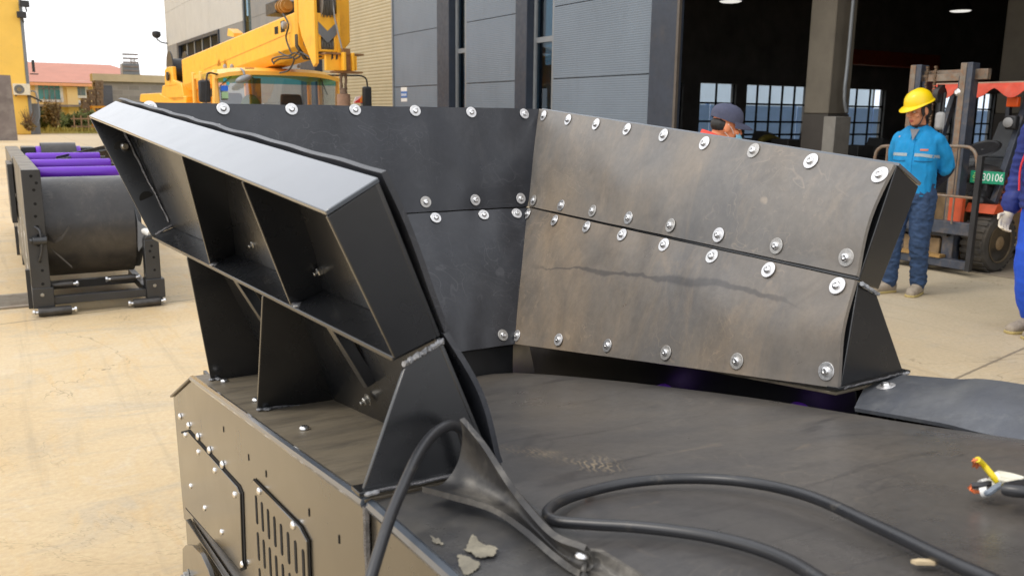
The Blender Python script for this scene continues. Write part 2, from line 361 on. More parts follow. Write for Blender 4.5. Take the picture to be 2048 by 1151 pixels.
# right liners (inner faces seen)
nU=nrm3(TR['Tt'],TR['Th'],TR['Mh'],inw); nL=nrm3(TR['Mt'],TR['Mh'],TR['Bh'],inw)
rowU1=[(1088,232),(1137,240),(1193,249),(1255,259),(1328,271),(1410,287),(1508,302),(1623,323),(1761,351)]
rowU2=[(1068,401),(1123,411),(1186,422),(1258,436),(1342,451),(1438,470),(1554,492),(1694,515)]
rowL1=[(1056,428),(1110,441),(1174,454),(1245,470),(1329,490),(1425,513),(1538,540),(1676,572)]
rowL2=[(1035,671),(1118,679),(1216,691),(1333,705),(1475,722),(1654,742)]
eu=.004
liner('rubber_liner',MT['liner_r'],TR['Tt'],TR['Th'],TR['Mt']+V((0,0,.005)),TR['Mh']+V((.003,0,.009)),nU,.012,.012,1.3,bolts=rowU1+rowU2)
_pl=mc(TR['Mt']); SK=[atpl(px,py,_pl,nL)-MBASE for px,py in ((1060,528),(1250,548),(1400,562),(1510,584),(1640,622))]
def streakfn(t,c):
    s=t.n('ShaderNodeSeparateXYZ'); t.l(t.coord(),s.inputs[0]); y=s.outputs[1]; fc=t.n('ShaderNodeFloatCurve'); y0,y1=SK[-1].y,SK[0].y; z0=min(q.z for q in SK)-.05; z1=max(q.z for q in SK)+.05
    cv=fc.mapping.curves[0]; pts=sorted(((q.y-y0)/(y1-y0),(q.z-z0)/(z1-z0)) for q in SK)
    cv.points[0].location=pts[0]; cv.points[1].location=pts[-1]
    for p in pts[1:-1]: cv.points.new(*p)
    fc.mapping.update(); t.l(t.math('DIVIDE',t.math('SUBTRACT',y,y0),y1-y0),fc.inputs['Value']); zc=t.math('ADD',t.math('MULTIPLY',fc.outputs[0],z1-z0),z0)
    d=t.math('SUBTRACT',s.outputs[2],t.math('ADD',zc,t.math('MULTIPLY',t.math('SUBTRACT',t.noise(t.coord((1,3,1)),2.2,4),.5),.05)))
    w=t.math('ADD',.003,t.math('MULTIPLY',t.ramp(t.noise(t.coord((1,2,1),(5,5,5)),1.6,3),[(.4,0.),(.65,1.)]),.017)); k=t.math('SUBTRACT',1.,t.math('DIVIDE',t.math('ABSOLUTE',d),w)); k=t.ramp(k,[(0,0.),(.5,1.)])
    hz=t.ramp(t.math('DIVIDE',t.math('SUBTRACT',y,y0),y1-y0),[(.02,0.),(.12,1.),(.85,1.),(.98,0.)]); c=t.mix(t.math('MULTIPLY',t.math('MULTIPLY',k,hz),.55),c,(.05,.05,.055))
    g=t.n('ShaderNodeMapRange'); g.inputs[1].default_value=z0+.03; g.inputs[2].default_value=z0-.16; t.l(t.math('SUBTRACT',s.outputs[2],t.math('MULTIPLY',y,-.0)),g.inputs[0]); return c
MT['liner_r2']=rubber('lit_stained_rubber_liner',line=.55,base=(.20,.178,.154),dust=(.31,.238,.165),damt=.95,rough=.35,sc1=1.5,cool=(.13,.132,.137),streak=streakfn)  # lit liner copy again, with a stain streak
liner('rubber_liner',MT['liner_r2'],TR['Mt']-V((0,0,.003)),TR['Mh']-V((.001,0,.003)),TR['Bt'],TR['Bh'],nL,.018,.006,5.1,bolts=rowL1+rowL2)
# back liners
nBU=nrm3(TL['Tt'],TR['Tt'],TR['Mt'],(0,-1,.3)); nBL=nrm3(TL['Mt'],TR['Mt'],TR['Bt'],(0,-1,.3))
bU1=[(300,215),(446,218),(583,219),(710,220),(830,222),(942,225),(1048,228)]
bU2=[(851,404),(950,400),(1041,397)]; bL1=[(871,436),(967,430),(1033,427)]
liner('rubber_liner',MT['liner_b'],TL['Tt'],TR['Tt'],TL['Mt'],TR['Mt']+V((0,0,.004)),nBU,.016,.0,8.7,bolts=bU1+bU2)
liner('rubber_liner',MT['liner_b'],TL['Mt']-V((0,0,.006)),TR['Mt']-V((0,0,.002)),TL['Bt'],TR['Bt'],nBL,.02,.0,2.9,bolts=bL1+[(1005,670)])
# left liners (backs hidden by the frame, only edges seen) with bulging near edge
inl=V((1,0,.3)); nUl=nrm3(TL['Tt'],TL['Th'],TL['Mh'],inl); nLl=nrm3(TL['Mt'],TL['Mh'],TL['Bh'],inl)
upx=(TL['Th']-TL['Mh']).normalized()*.014
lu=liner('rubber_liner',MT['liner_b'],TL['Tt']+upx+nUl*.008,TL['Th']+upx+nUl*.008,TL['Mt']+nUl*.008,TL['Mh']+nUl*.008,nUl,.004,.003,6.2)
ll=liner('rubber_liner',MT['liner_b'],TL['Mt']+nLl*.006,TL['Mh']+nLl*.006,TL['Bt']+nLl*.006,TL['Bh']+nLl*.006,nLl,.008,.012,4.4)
for src,dst,rows in ((TR,lu,(rowU1,rowU2)),(TR,ll,(rowL1,rowL2))):
    pl0=TR['Th'] if dst is lu else TR['Mh']; nn=nU if dst is lu else nL
    for row in rows:
        for q in row[:-2]:
            p=atpl(q[0],q[1],mc(pl0),nn); c0=mc((0,0,0)).x; p=V((2*c0-p.x,p.y,p.z)); mn=V((-nn.x,nn.y,nn.z))
            place(BOLT,'bolt',p+mn*.022,mn,dst)
# --- side skirts (steel)
def skirt(sg):
    T={k:PP(k,sg) for k in Pt}; bk=-.014
    nu=nrm3(T['Tt'],T['Th'],T['Mh'],(-sg,0,.3)); nl=nrm3(T['Mt'],T['Mh'],T['Bh'],(-sg,0,.3))
    m=MB()
    def plate(ps,n,th=.010): m.prism(ps,V(n)*th)
    off=lambda k,n:T[k]+n*bk
    plate([off('Tt',nu),off('Th',nu),off('Mh',nu),off('Mt',nu)],-nu); plate([off('Mt',nl)-V((0,0,.004)),off('Mh',nl)-V((0,0,.004)),off('Bh',nl),off('Bt',nl)],-nl)
    sk=part(m,'side_skirt',MT['steel2'],bevel=.0015)
    def sub(name,polys,mat='steel2',bv=.0015):
        q=MB()
        for ps,vec in polys: q.prism(ps,vec)
        return part(q,name,MT[mat],sk,bevel=bv)
    tn=(T['oTh']-T['Th']).cross(T['Tt']-T['Th']).normalized(); tn=tn if tn.z>0 else -tn
    e=V((0,-.004,0)); f=V((0,.012,0))
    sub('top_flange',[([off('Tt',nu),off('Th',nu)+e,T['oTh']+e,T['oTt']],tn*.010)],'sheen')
    sub('shelf_flange',[([off('Mt',nu),off('Mh',nu)+V((0,.014,0)),T['oMh']+V((0,.014,0)),T['oMt']],V((0,0,-.010)))])
    def tapered(name,a,b,c,d,th=.011,mat='steel2'):   # plate across the flange: inner-top, inner-bottom, outer-bottom, outer-top
        return sub(name,[([a,b,c,d],V((0,th,0)))],mat)
    tapered('end_plate',off('Th',nu),off('Mh',nu),T['oMh'],T['oTh']-tn*.002)
    tapered('end_plate',off('Mh',nl)-V((0,0,.012)),off('Bh',nl),T['oBh'],T['oMh']+V((-.018*sg,-.01,-.014)))
    ep=tapered('end_plate',off('Tt',nu),off('Mt',nu),T['oMt'],T['oTt'])
    def along(k,t): a,b=T[k+'t'],T[k+'h']; return lerp(b,a,(t-b.y)/(a.y-b.y))
    for tt_,tb in ((2.44,2.74),(1.97,2.07)):
        tapered('rib',along('T',tt_)+nu*bk,along('M',tb)+nu*bk,along('oM',tb)*.985+along('M',tb)*.015,along('oT',tt_)-tn*.004)
    for tt_,tb in ((3.00,3.05),(2.27,2.42)):
        tapered('gusset',along('M',tt_)+nl*bk-V((0,0,.012)),along('B',tb)+nl*bk+V((0,0,.01)),V((sg*.785,tb,zr(tb)+.004)),along('oM',tt_)-V((0,0,.012)))
    for (t0,t1) in ((2.72,2.62),(2.02,1.95)):  # flat stiffeners on the lower sheet
        a=along('M',t0)+nl*(bk-.01); b=lerp(along('M',t1),along('B',t1),.62)+nl*(bk-.01)
        q=MB(); q.bar(a+V((sg*.03,0,-.02)),b+V((sg*.02,0,0)),.03,.03,nl); part(q,'stiffener',MT['steel2'],sk,bevel=.001)
    q=MB(); q.prism([along('B',1.50)+V((0,0,.002)),along('B',1.46)+V((0,0,.002)),T['oBh']+V((sg*.012,-.014,.008)),T['oBh']+V((sg*.012,.03,.006))],V((0,0,-.009))); part(q,'base_flange',MT['steel2'],sk,bevel=.001)
    # weld beads
    q=MB()
    def bead(a,b,r=.004,n=16,gap=.0):
        pts=[lerp(a,b,i/n)+V((random.uniform(-1,1),random.uniform(-1,1),random.uniform(-1,1)))*.0016 for i in range(n+1)]
        q.tube(pts,[r*.8*random.uniform(.7,1.25) for _ in pts],6)
    for tt_,tb in ((2.44,2.74),(1.97,2.07)):
        o_=along('oM',tb)*.97+along('M',tb)*.03; bead(o_+V((0,-.004,.004)),o_+V((-sg*.04,-.006,.004)),.006,6); bead(along('T',tt_)*.3+along('M',tb)*.7+nu*(bk-.012)+V((0,.012,0)),along('M',tb)+nu*(bk-.012)+V((0,.012,.005)),.004)
    bead(off('Tt',nu)+V((sg*.02,-.006,-.02)),off('Mt',nu)+V((sg*.02,-.006,.02)),.005,20); bead(off('Mt',nu)+V((sg*.01,-.008,.006)),T['oMt']+V((-sg*.01,-.008,.006)),.007,8)
    bead(V((sg*.785,2.42,zr(2.42)+.006)),along('B',2.42)+nl*bk+V((0,0,.014)),.006,14); bead(V((sg*.785,3.05,zr(3.05)+.006)),along('B',3.05)+nl*bk+V((0,0,.014)),.005,12)
    bead(T['oBh']+V((0,-.012,.004)),off('Bh',nl)+V((0,-.012,.006)),.004,18)
    q.loose('weld_seam',MT['weld'],sk,xf=mc)
    q=MB(); bead(T['oMh']+V((-.015*sg,-.010,-.010)),off('Mh',nl)+V((0,-.010,-.008)),.0075,40)
    for tb in (2.74,2.07):
        o_=along('oM',tb)*.97+along('M',tb)*.03
        for k in range(4): q.ell(o_+V((-sg*random.uniform(-.005,.035),random.uniform(-.02,.0),.003)),(random.uniform(.008,.016),random.uniform(.008,.014),.004),seg=8,rings=5)
    for tb in (2.42,3.05):
        o_=V((sg*.785,tb,zr(tb)+.004))
        for k in range(3): q.ell(o_+V((-sg*random.uniform(-.004,.03),random.uniform(-.018,.0),.002)),(.010,.009,.004),seg=8,rings=5)
    o_=T['oBh']
    for k in range(3): q.ell(o_+V((-sg*random.uniform(0,.03),-.014,.002)),(.010,.007,.005),seg=8,rings=5)
    bead(lerp(T['Th'],T['Mh'],.75)*.75+lerp(T['oTh'],T['oMh'],.75)*.25+V((0,.014,0)),T['oMh']*.5+T['Mh']*.5+V((0,.014,.004)),.004,6)
    q.loose('weld_seam',MT['weldl'],sk,xf=mc)
    # tail end plate holes
    for w in (.3,.72):
        c=lerp(lerp(off('Tt',nu),T['oTt'],.5),lerp(off('Mt',nu),T['oMt'],.5),w); q=MB(); q.lathe([(.026,-.0015),(.026,.0),(.021,.0006),(.0001,.0006)],c,(0,-1,0),20); part(q,'bolt_hole',MT['hole'],sk)
        if w<.5:
            q=MB(); q.lathe([(.013,0),(.013,.02),(.01,.024)],c+V((.006,0,.004)),(.2,-1,0),12); part(q,'bolt',MT['nut'],sk)
    return sk,T,nu,nl
skR=skirt(1); skL=skirt(-1)
for (px,py) in ((460,466),(513,486),(645,540)):
    p=atpl(px,py,mc(skL[1]['Mh']-skL[2]*.025),skL[2]); place(NUT,'nut',p,-skL[2],skL[0])
p=atpl(737,798,mc(skL[1]['Bh']-skL[3]*.025),skL[3]); place(NUT,'nut',p,-skL[3],skL[0])
# back frame sheet + top flange behind the back liners
m=MB(); 
for a,b,c,d,n in ((TL['Tt'],TR['Tt'],TR['Mt'],TL['Mt'],nBU),(TL['Mt'],TR['Mt'],TR['Bt'],TL['Bt'],nBL)): m.prism([q-n*.014 for q in (a,b,c,d)],-n*.01)
bs=part(m,'back_skirt',MT['steel2'])
q=MB(); q.prism([TL['Tt']-nBU*.014,TR['Tt']-nBU*.014,TR['Tt']+V((0,.12,-.05)),TL['Tt']+V((0,.12,-.05))],V((0,0,-.01))); part(q,'top_flange',MT['steel2'],bs)
q=MB(); q.prism([TL['Mt']-nBU*.014,TR['Mt']-nBU*.014,TR['Mt']+V((0,.1,-.05)),TL['Mt']+V((0,.1,-.05))],V((0,0,-.01))); part(q,'shelf_flange',MT['steel2'],bs)
q=MB(); q.prism([TL['Bt']-nBL*.02,TR['Bt']-nBL*.02,TR['Bt']+V((0,.02,-.5)),TL['Bt']+V((0,.02,-.5))],V((0,.01,0))); part(q,'tail_shade_plate',MT['steel'],bs)  # dark plate added to black out the bright slot under the back liner
# --- rails
def rail(sg):
    x=sg*.82; m=MB()
    side=[(x,1.476,zr(1.49)-.012),(x,3.2,zr(3.2)-.012),(x,3.66,.335),(x,3.60,-.18),(x,1.476,-.02)]
    m.prism(side,V((-sg*.012,0,0)))
    r=part(m,'frame_rail',MT['bronze'],bevel=.002)
    q=MB(); q.prism([(x+sg*.004,1.478,zr(1.49)),(x+sg*.004,3.2,zr(3.2)),(sg*.552,3.2,zr(3.2)),(sg*.54,1.478,zr(1.49))],V((0,0,-.010))); 
    q.prism([(x+sg*.008,3.203,zr(3.2)),(x+sg*.008,3.69,.337),(sg*.552,3.69,.337),(sg*.552,3.203,zr(3.2))],V((0,0,-.010)))
    part(q,'rail_top',MT['raildust'],r,bevel=.002)
    q=MB(); q.box(sg*.70-.006,sg*.70+.006,1.0,3.6,-.1,.45); q.hexa([(sg*.62,1.478,zr(1.49)-.012),(sg*.62,3.2,zr(3.2)-.012),(sg*.626,3.2,zr(3.2)-.012),(sg*.626,1.478,zr(1.49)-.012)],[(sg*.74,1.478,.3),(sg*.74,3.2,.05),(sg*.75,3.2,.05),(sg*.75,1.478,.3)]); part(q,'gap_shade_plate',MT['steel'],r)  # black plates added so the shaded gap beside the belt reads dark
    # rounded fold along the outer top edge
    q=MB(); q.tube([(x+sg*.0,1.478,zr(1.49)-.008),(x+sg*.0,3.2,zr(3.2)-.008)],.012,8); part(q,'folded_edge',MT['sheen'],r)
    # head section
    side=[(x-sg*.006,1.468,zr(1.48)-.014),(x-sg*.006,-.9,zr(-.9)-.014),(x-sg*.006,-.9,.3),(x-sg*.006,1.468,.1)]
    q=MB(); q.prism(side,V((-sg*.012,0,0))); h=part(q,'head_rail',MT['bronze'],bevel=.002)
    q=MB(); q.prism([(x-sg*.002,1.468,zr(1.48)-.002),(x-sg*.002,-.9,zr(-.9)-.002),(sg*(.56 if sg<0 else .76),-.9,zr(-.9)-.002),(sg*(.56 if sg<0 else .76),1.468,zr(1.48)-.002)],V((0,0,-.010))); part(q,'rail_top',MT['railhead'],h,bevel=.002)
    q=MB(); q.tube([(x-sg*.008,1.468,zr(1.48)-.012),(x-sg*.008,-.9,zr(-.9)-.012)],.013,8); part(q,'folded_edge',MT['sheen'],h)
    q=MB(); pts=[(x+sg*.001,1.472,zr(1.48)-.012-.04*i) for i in range(18)]; q.tube(pts,[.008*random.uniform(.7,1.2) for _ in pts],6); part(q,'weld_seam',MT['weld'],r)
    return r,h
def bronze():
    t=NT('satin_black_side_paint'); v=t.coord(); a=t.noise(v,2,5,.6); c=t.ramp(a,[(.3,(.026,.023,.018)),(.7,(.040,.035,.027))])
    w=t.ramp(t.noise(t.coord((1,1,3)),5,7,.7,.5),[(.55,0.),(.8,1.)]); c=t.mix(t.math('MULTIPLY',w,.4),c,(.085,.07,.05))
    t.bsdf(c,t.ramp(t.noise(v,7),[(.3,.20),(.7,.28)]),0,1.0,t.noise(v,60),.03,.002,.5,.15); return t.m
MT['bronze']=bronze()
MT['railhead']=rubber('worn_rail_top',(.045,.047,.053),(.12,.112,.098),.8,.28,2.5)
rL,hL=rail(-1); rR,hR=rail(1)
XS=mc((-.82,0,0)).x-.0005
def onside(px,py,e=0): return atx(px,py,XS-e)
# access panel
def sideplate(name,cpx,parent,th=.004,gap=.0015,rad=0):
    ps=[onside(*c) for c in cpx]; m=MB(); m.prism([p+V((-gap,0,0)) for p in ps],V((-th,0,0))); return m.build(name,MT['bronze'],parent,bevel=.0012)
pan=sideplate('access_panel',[(365,866),(379,862),(478,972),(484,985),(489,1132),(483,1136),(374,1012)],rL)
q=MB(); ps=[onside(*c) for c in [(363,862),(379,858),(481,970),(487,985),(492,1137),(483,1141),(372,1016)]]; q.prism(ps,V((-.0012,0,0))); q.build('panel_gap',MT['hole'],rL)
# vent cover with slots
lo=onside(548,1240); 
v0=onside(505,957);v1=onside(614,1066);h_=onside(505,957).z-onside(530,1151).z
dz=V((0,0,-.235))
cov=[onside(506,966),onside(511,958),onside(604,1052),onside(619,1080),onside(619,1080)+dz,onside(506,966)+dz]
m=MB(); m.prism([p+V((-.0018,0,0)) for p in cov],V((-.004,0,0))); vc=m.build('vent_cover',MT['bronze'],rL,bevel=.0012)
cc=sum(cov,V())/len(cov); m=MB(); m.prism([cc+(p-cc)*1.025+V((-.0012,0,0)) for p in cov],V((-.001,0,0))); m.build('cover_gap',MT['hole'],rL)
m=MB(); a=onside(517,985); b=onside(612,1092); slope=(b.z-a.z)/(b.y-a.y)
n=8
for row in range(3):
    for k in range(n):
        y=a.y+(b.y-a.y)*k/(n-1); zt=a.z+(y-a.y)*slope-.085*row-.004; ln=.066 if row<2 else .03; w=.0062
        pts=[]
        for s_ in range(9): an=math.pi*s_/8; pts.append(V((XS-.0062,y+w*math.cos(an),zt-w+w*math.sin(an))))
        for s_ in range(9): an=math.pi+math.pi*s_/8; pts.append(V((XS-.0062,y+w*math.cos(an),zt-ln+w+w*math.sin(an))))
        m.prism(pts,V((-.0006,0,0)))
m.loose('vent_slot',MT['hole'],rL)
for px,py in ((361,832),(378,850),(397,872),(420,899),(446,928)): place(RIVET,'rivet',onside(px,py,.0005),(-1,0,0),rL)
for px,py in ((371,869),(397,903),(430,940),(470,988),(382,971),(410,1015),(444,1063),(485,1127)): place(SCREW,'screw',onside(px,py,.005),(-1,0,0),rL)
for px,py in ((519,981),(587,1049)): place(SCREW,'screw',onside(px,py,.006),(-1,0,0),rL)
m=MB()
for px,py in ((447,858),(497,914),(532,947),(618,1024),(678,1078),(374,978),(392,1005),(412,1037),(435,1073),(462,1115)):
    p=onside(px,py); m.prism([p+V((0,dy,dzz)) for dy,dzz in ((-.002,.007),(.002,.008),(.0025,-.006),(-.002,-.007))],V((-.0008,0,0)))
m.build('slot_holes',MT['hole'],rL)
for px,py in ((449,762),(513,800),(609,857)):
    z=mc((0,0,zr(2.4))).z; p=atpl(px,py,mc((-.7,2.4,zr(2.4)+.001)),V((0,.127,1)).normalized()); place(RIVET,'bolt',p,(0,.127,1),rL)
# lower angle iron, lug with big bolt, legs (mostly under the frame)
a,b=atx(371,1038,XS-.018),atx(424,1118,XS-.018); d=b-a; m=MB()
m.prism([a,b+d*1.6,b+d*1.6+V((0,0,-.16)),a+V((0,.0,-.16))],V((.016,0,0))); m.build('bottom_angle',MT['bronze'],rL,bevel=.0015)
XL=XS-.045; m=MB(); m.prism([atx(px,py,XL) for px,py in ((365,1096),(371,1089),(384,1090),(402,1108),(416,1138),(426,1172),(366,1185))],V((.012,0,0))); m.build('lug_plate',MT['bronze'],rL,bevel=.0012)
place(nut_mesh(.012,.014),'bolt',atx(377,1149,XL-.001),(-1,0,0),rL)
for sg in (-1,1):
    for t in (3.3,1.9,.2):
        m=MB(); zt=-.1 if t>1 else .28; m.box(sg*.70-.05,sg*.70+.05,t-.06,t+.06,-.46,zt+.12); m.box(sg*.70-.1,sg*.70+.1,t-.11,t+.11,-.472,-.455); part(m,'leg',MT['steel2'],bevel=.003)
m=MB(); m.box(-.8,.8,3.28,3.34,-.1,-.02); m.box(-.8,.8,1.88,1.94,-.05,.05); part(m,'cross_beam',MT['steel2'])
# --- belt
BOOTS=[]
def onbelt(px,py,e=0): return atpl(px,py,mc((0,0,zb(0)+e)),V((0,.172,1)).normalized())
for (a,b,wd) in (((1005,885),(1110,908),.03),((1080,905),(1130,895),.022),((1130,900),(1235,935),.045)):
    p0,p1=onbelt(*a),onbelt(*b); c=(p0+p1)/2-MBASE; dd=p1-p0; BOOTS.append((c.x,c.y,-math.atan2(dd.y,dd.x),dd.length*.62,wd*1.3))
MT['belt']=beltmat()
def bx(u): return u*(.515 if u>0 else .60)
P=[]
for i in range(41):
    t=-1.2+i*(3.75+1.2)/40; row=[]
    for j in range(25):
        u=-1+2*j/24; x=bx(u); z=zb(t)-.014*(1-abs(u))-.012*max(0,abs(u)-.8)/.2+.004*noise.noise(V((u*2,t*2,1)))
        row.append(V((x,t,z)))
    P.append(row)
r=.13; t0=3.75
for k in range(1,9):
    an=math.pi*k/8; P.append([V((q.x,t0+r*math.sin(an),q.z-r+r*math.cos(an))) for q in P[40][:]])
for k in range(12): P.append([V((q.x,t0-k*.35,q.z-2*r-.02+.172*k*.35)) for q in P[40]])
m=MB(); m.slab(P,V((0,0,-.012))); belt=part(m,'belt',MT['belt'],angle=60)
m=MB(); m.cyl((-.6,3.75,zb(3.75)-r-.01),(.6,3.75,zb(3.75)-r-.01),.112,seg=28); part(m,'tail_pulley',MT['purple'])
# wing idlers whose purple shells show past the belt edge
def idler(t): 
    for sg in (-1,1):
        m=MB(); m.cyl((sg*.2,t,zb(t)-.165),(sg*.69,t,zb(t)-.09),.062,seg=20); part(m,'idler_roller',MT['purple'])
for px,py in ((1338,755),(1612,797)):
    p=atx(px,py,mc((.655,0,0)).x); t=(p.y)/S; idler(t)
idler(.6)
# --- rubber edge strips
def strip(rows,name,th=.008,n=8):
    cols=[catmull(r_,n) for r_ in rows]; m_=len(cols[0]); P=[catmull([cols[i][j] for i in range(len(cols))],6) for j in range(m_)]
    m=MB(); 
    def off(i,j):
        a=P[min(i+1,len(P)-1)][j]-P[max(i-1,0)][j]; b=P[i][min(j+1,len(P[0])-1)]-P[i][max(j-1,0)]
        k=a.cross(b); return k.normalized()*th if k.length>1e-9 else V((0,0,-th))
    m.slab(P,off); return m.build(name,MT['strip' if 'curled' not in name else 'flap'],conv,angle=50)
X=lambda l: mc((l,0,0)).x
rs=[[atx(1763,752,X(.80)),atx(1733,778,X(.68)),atx(1710,822,X(.54))],[atx(1905,764,X(.80)),atx(1890,800,X(.66)),atx(1880,852,X(.54))],[atx(2060,778,X(.80)),atx(2060,822,X(.66)),atx(2060,888,X(.54))],[mc((.80,.3,.90)),mc((.66,.3,.91)),mc((.54,.3,.945))],[mc((.80,-.8,.97)),mc((.66,-.8,1.)),mc((.54,-.8,1.135))]]
so=strip(rs,'rubber_strip')
p=atx(1772,773,X(.74)); nn=(rs[1][0]-rs[0][0]).cross(rs[0][2]-rs[0][0]).normalized(); nn=nn if nn.z>0 else -nn
p=atpl(1772,773,rs[0][1]+nn*.006,nn); place(BOLT,'bolt',p,nn,so)
# curled strip on the near rail
MT['flap']=rubber('dusty_curled_rubber',(.035,.034,.034),(.20,.185,.16),1.0,.38,7.,cool=(.02,.02,.022),line=1.5)
rows=[[(845,972,-.70),(885,966,-.62),(915,925,-.555),(925,872,-.54),(919,838,-.54)],
      [(905,988,-.68),(950,985,-.61),(972,962,-.55),(972,925,-.525),(962,890,-.52)],
      [(985,1012,-.66),(1015,1012,-.60),(1025,995,-.55),(1020,980,-.52),(1008,962,-.515)],
      [(1048,1052,-.64),(1066,1056,-.60),(1070,1040,-.56),(1064,1030,-.53),(1050,1018,-.52)],
      [(1105,1100,-.63),(1118,1106,-.60),(1122,1098,-.57),(1120,1090,-.54),(1104,1074,-.525)],
      [(1160,1140,-.64),(1172,1138,-.61),(1180,1128,-.58),(1178,1116,-.55),(1168,1100,-.53)],
      [(1235,1172,-.66),(1250,1166,-.62),(1255,1158,-.59),(1258,1150,-.56),(1262,1138,-.535)]]
ts_=(1.39,1.32,1.25,1.155,1.07,.995,.93)
rr=[[aty(a,b,tq*S) for a,b,c in row] for row,tq in zip(rows,ts_)]
e=rr[-1][2]; rr.append([q+V((0,-.5,.03)) for q in rr[-1]])
fl=strip(rr,'curled_rubber_strip',.008)
place(SCREW,'bolt',aty(1163,1119,1.0*S)+V((0,0,.004)),(0.2,.1,1),fl)
# tape residue on the near rail top
def residue(poly,parent):
    q=[]
    for k in range(len(poly)):
        a,b=poly[k],poly[(k+1)%len(poly)]
        for w in range(5): u=w/5; q.append((a[0]+(b[0]-a[0])*u+random.uniform(-2.5,2.5),a[1]+(b[1]-a[1])*u+random.uniform(-2,2)))
    ps=[atpl(px,py,mc((-.7,1.2,zr(1.2)+.006)),V((-.07,.05,1)).normalized()) for px,py in q]
    m=MB(); m.prism(ps,V((0,0,.0008))); m.build('tape_residue',MT['residue'],parent,flat=True)
MT['residue']=pm('dried_tape',srgb(140,134,118),.8,0,.3,30,.3,dirt=(.10,.095,.085),dirt_amt=.6,dscale=18)
residue([(945,1067),(962,1085),(994,1096),(988,1110),(960,1116),(942,1106),(928,1098),(938,1085)],hL)
residue([(915,1108),(935,1112),(962,1126),(955,1136),(938,1150),(925,1148),(920,1130)],hL)
residue([(862,1072),(880,1078),(886,1088),(866,1084)],hL)
# ================================================================ loose cables
def cablemat():
    t=NT('black_cable_sheath'); v=t.coord(); c=t.ramp(t.noise(v,9,5),[(.3,(.014,.015,.018)),(.7,(.026,.027,.031))])
    w=t.ramp(t.noise(v,30,6,.75),[(.58,0.),(.74,1.)]); c=t.mix(t.math('MULTIPLY',w,.6),c,(.13,.115,.09)); t.bsdf(c,.36,0,.7,t.noise(v,90,3),.1,.001); return t.m
MT['cable']=cablemat()
rc=.0080
def cable(pts,label,r=rc,base=None):
    m=MB(); m.tube(catmull(pts,10),r,14); return single(m,'power_cable',MT['cable'],label,'cable',base or pts[0],angle=60)
cable([aty(700,1290,1.13*S),aty(728,1200,1.17*S),aty(752,1120,1.21*S),aty(780,1035,1.26*S),aty(808,968,1.31*S),aty(838,906,1.36*S),aty(868,867,1.4*S),aty(898,850,1.42*S),aty(920,856,1.425*S),aty(930,882,1.43*S),aty(936,915,1.43*S),aty(940,950,1.43*S)],'black power cable arching up over the near rail and behind the curled rubber strip')
bc=[onbelt(px,py,.017) for px,py in ((2080,1210),(1985,1160),(1900,1122),(1750,1050),(1620,992),(1500,964),(1380,956),(1260,964),(1150,990),(1098,1018),(1108,1040),(1180,1047),(1280,1053),(1400,1068),(1500,1091),(1580,1122),(1650,1165),(1720,1215))]
cable(bc,'black power cable lying in a long loop on the conveyor belt')
# stripped cable end
e0=onbelt(2120,985,.03); e1=onbelt(2046,968,.03)
ce=thing('stripped_cable','cut end of black cable with stripped yellow, grey and brown cores on the belt','cable',e1)
m=MB(); m.tube(catmull([e0+V((.6,-.35,-.0)),e0,e1],8),rc,14); m.build('sheath',MT['cable'],ce)
MT['copper']=pm('bare_copper',srgb(225,130,85),.35,.8,.2,40); MT['ywire']=pm('yellow_core',srgb(232,205,25),.45); MT['gwire']=pm('grey_core',srgb(125,135,148),.45); MT['bwire']=pm('brown_core',srgb(150,80,45),.45); MT['kwire']=pm('black_core',(.03,.03,.035),.4); MT['fill']=pm('white_filler_fibre',srgb(225,222,205),.8,0,.15,60,.4,stretch=(1,1,6))
q=lambda px,py,e: onbelt(px,py,e)
m=MB()
for k in range(9):
    a=2*math.pi*k/9; o=V((math.cos(a)*.006,0,math.sin(a)*.006)); m.tube(catmull([e1+o,q(2020,963,.03)+o*1.3,q(1988+random.uniform(-6,6),955+random.uniform(-5,6),.03)+o*.8],5),[.0048]*10+[.003],6)
m.build('filler_fibre',MT['fill'],ce)
def core(name,pts,mat,r=.0042): 
    m=MB(); m.tube(catmull(pts,8),r,8); return m.build(name,mat,ce)
core('core_wire',[q(1995,962,.03),q(1985,950,.04),q(1968,930,.055),q(1955,918,.07)],MT['ywire'])
core('core_wire',[q(2005,968,.028),q(1992,974,.022),q(1978,984,.014),q(1968,984,.01)],MT['gwire'])
core('core_wire',[q(2005,963,.026),q(1985,965,.024),q(1962,969,.022),q(1944,970,.02)],MT['kwire'])
core('core_wire',[q(2000,960,.03),q(1988,960,.026),q(1975,962,.022)],MT['bwire'])
def sleeve(a,b,r=.0062):
    m=MB(); m.cyl(a,b,r,seg=12); m.build('wire_sleeve',MT['white'],ce)
sleeve(q(2002,958,.033),q(1988,950,.038)); sleeve(q(1974,964,.022),q(1962,968,.02)); sleeve(q(1976,982,.013),q(1962,984,.01),.0068)
m=MB()
for k in range(7):
    j=lambda s=.004:V((random.uniform(-s,s),random.uniform(-s,s),random.uniform(-s,s)))
    m.tube([q(1955,918,.07),q(1951,922,.066)+j(),q(1953,932,.055)+j()],.0012,5); m.tube([q(1944,970,.02)+j(.002),q(1939,976,.014)+j(.003),q(1948,982,.01)+j(.003),q(1962,984,.01)+j(.002)],.0013,5)
m.build('copper_strands',MT['copper'],ce)
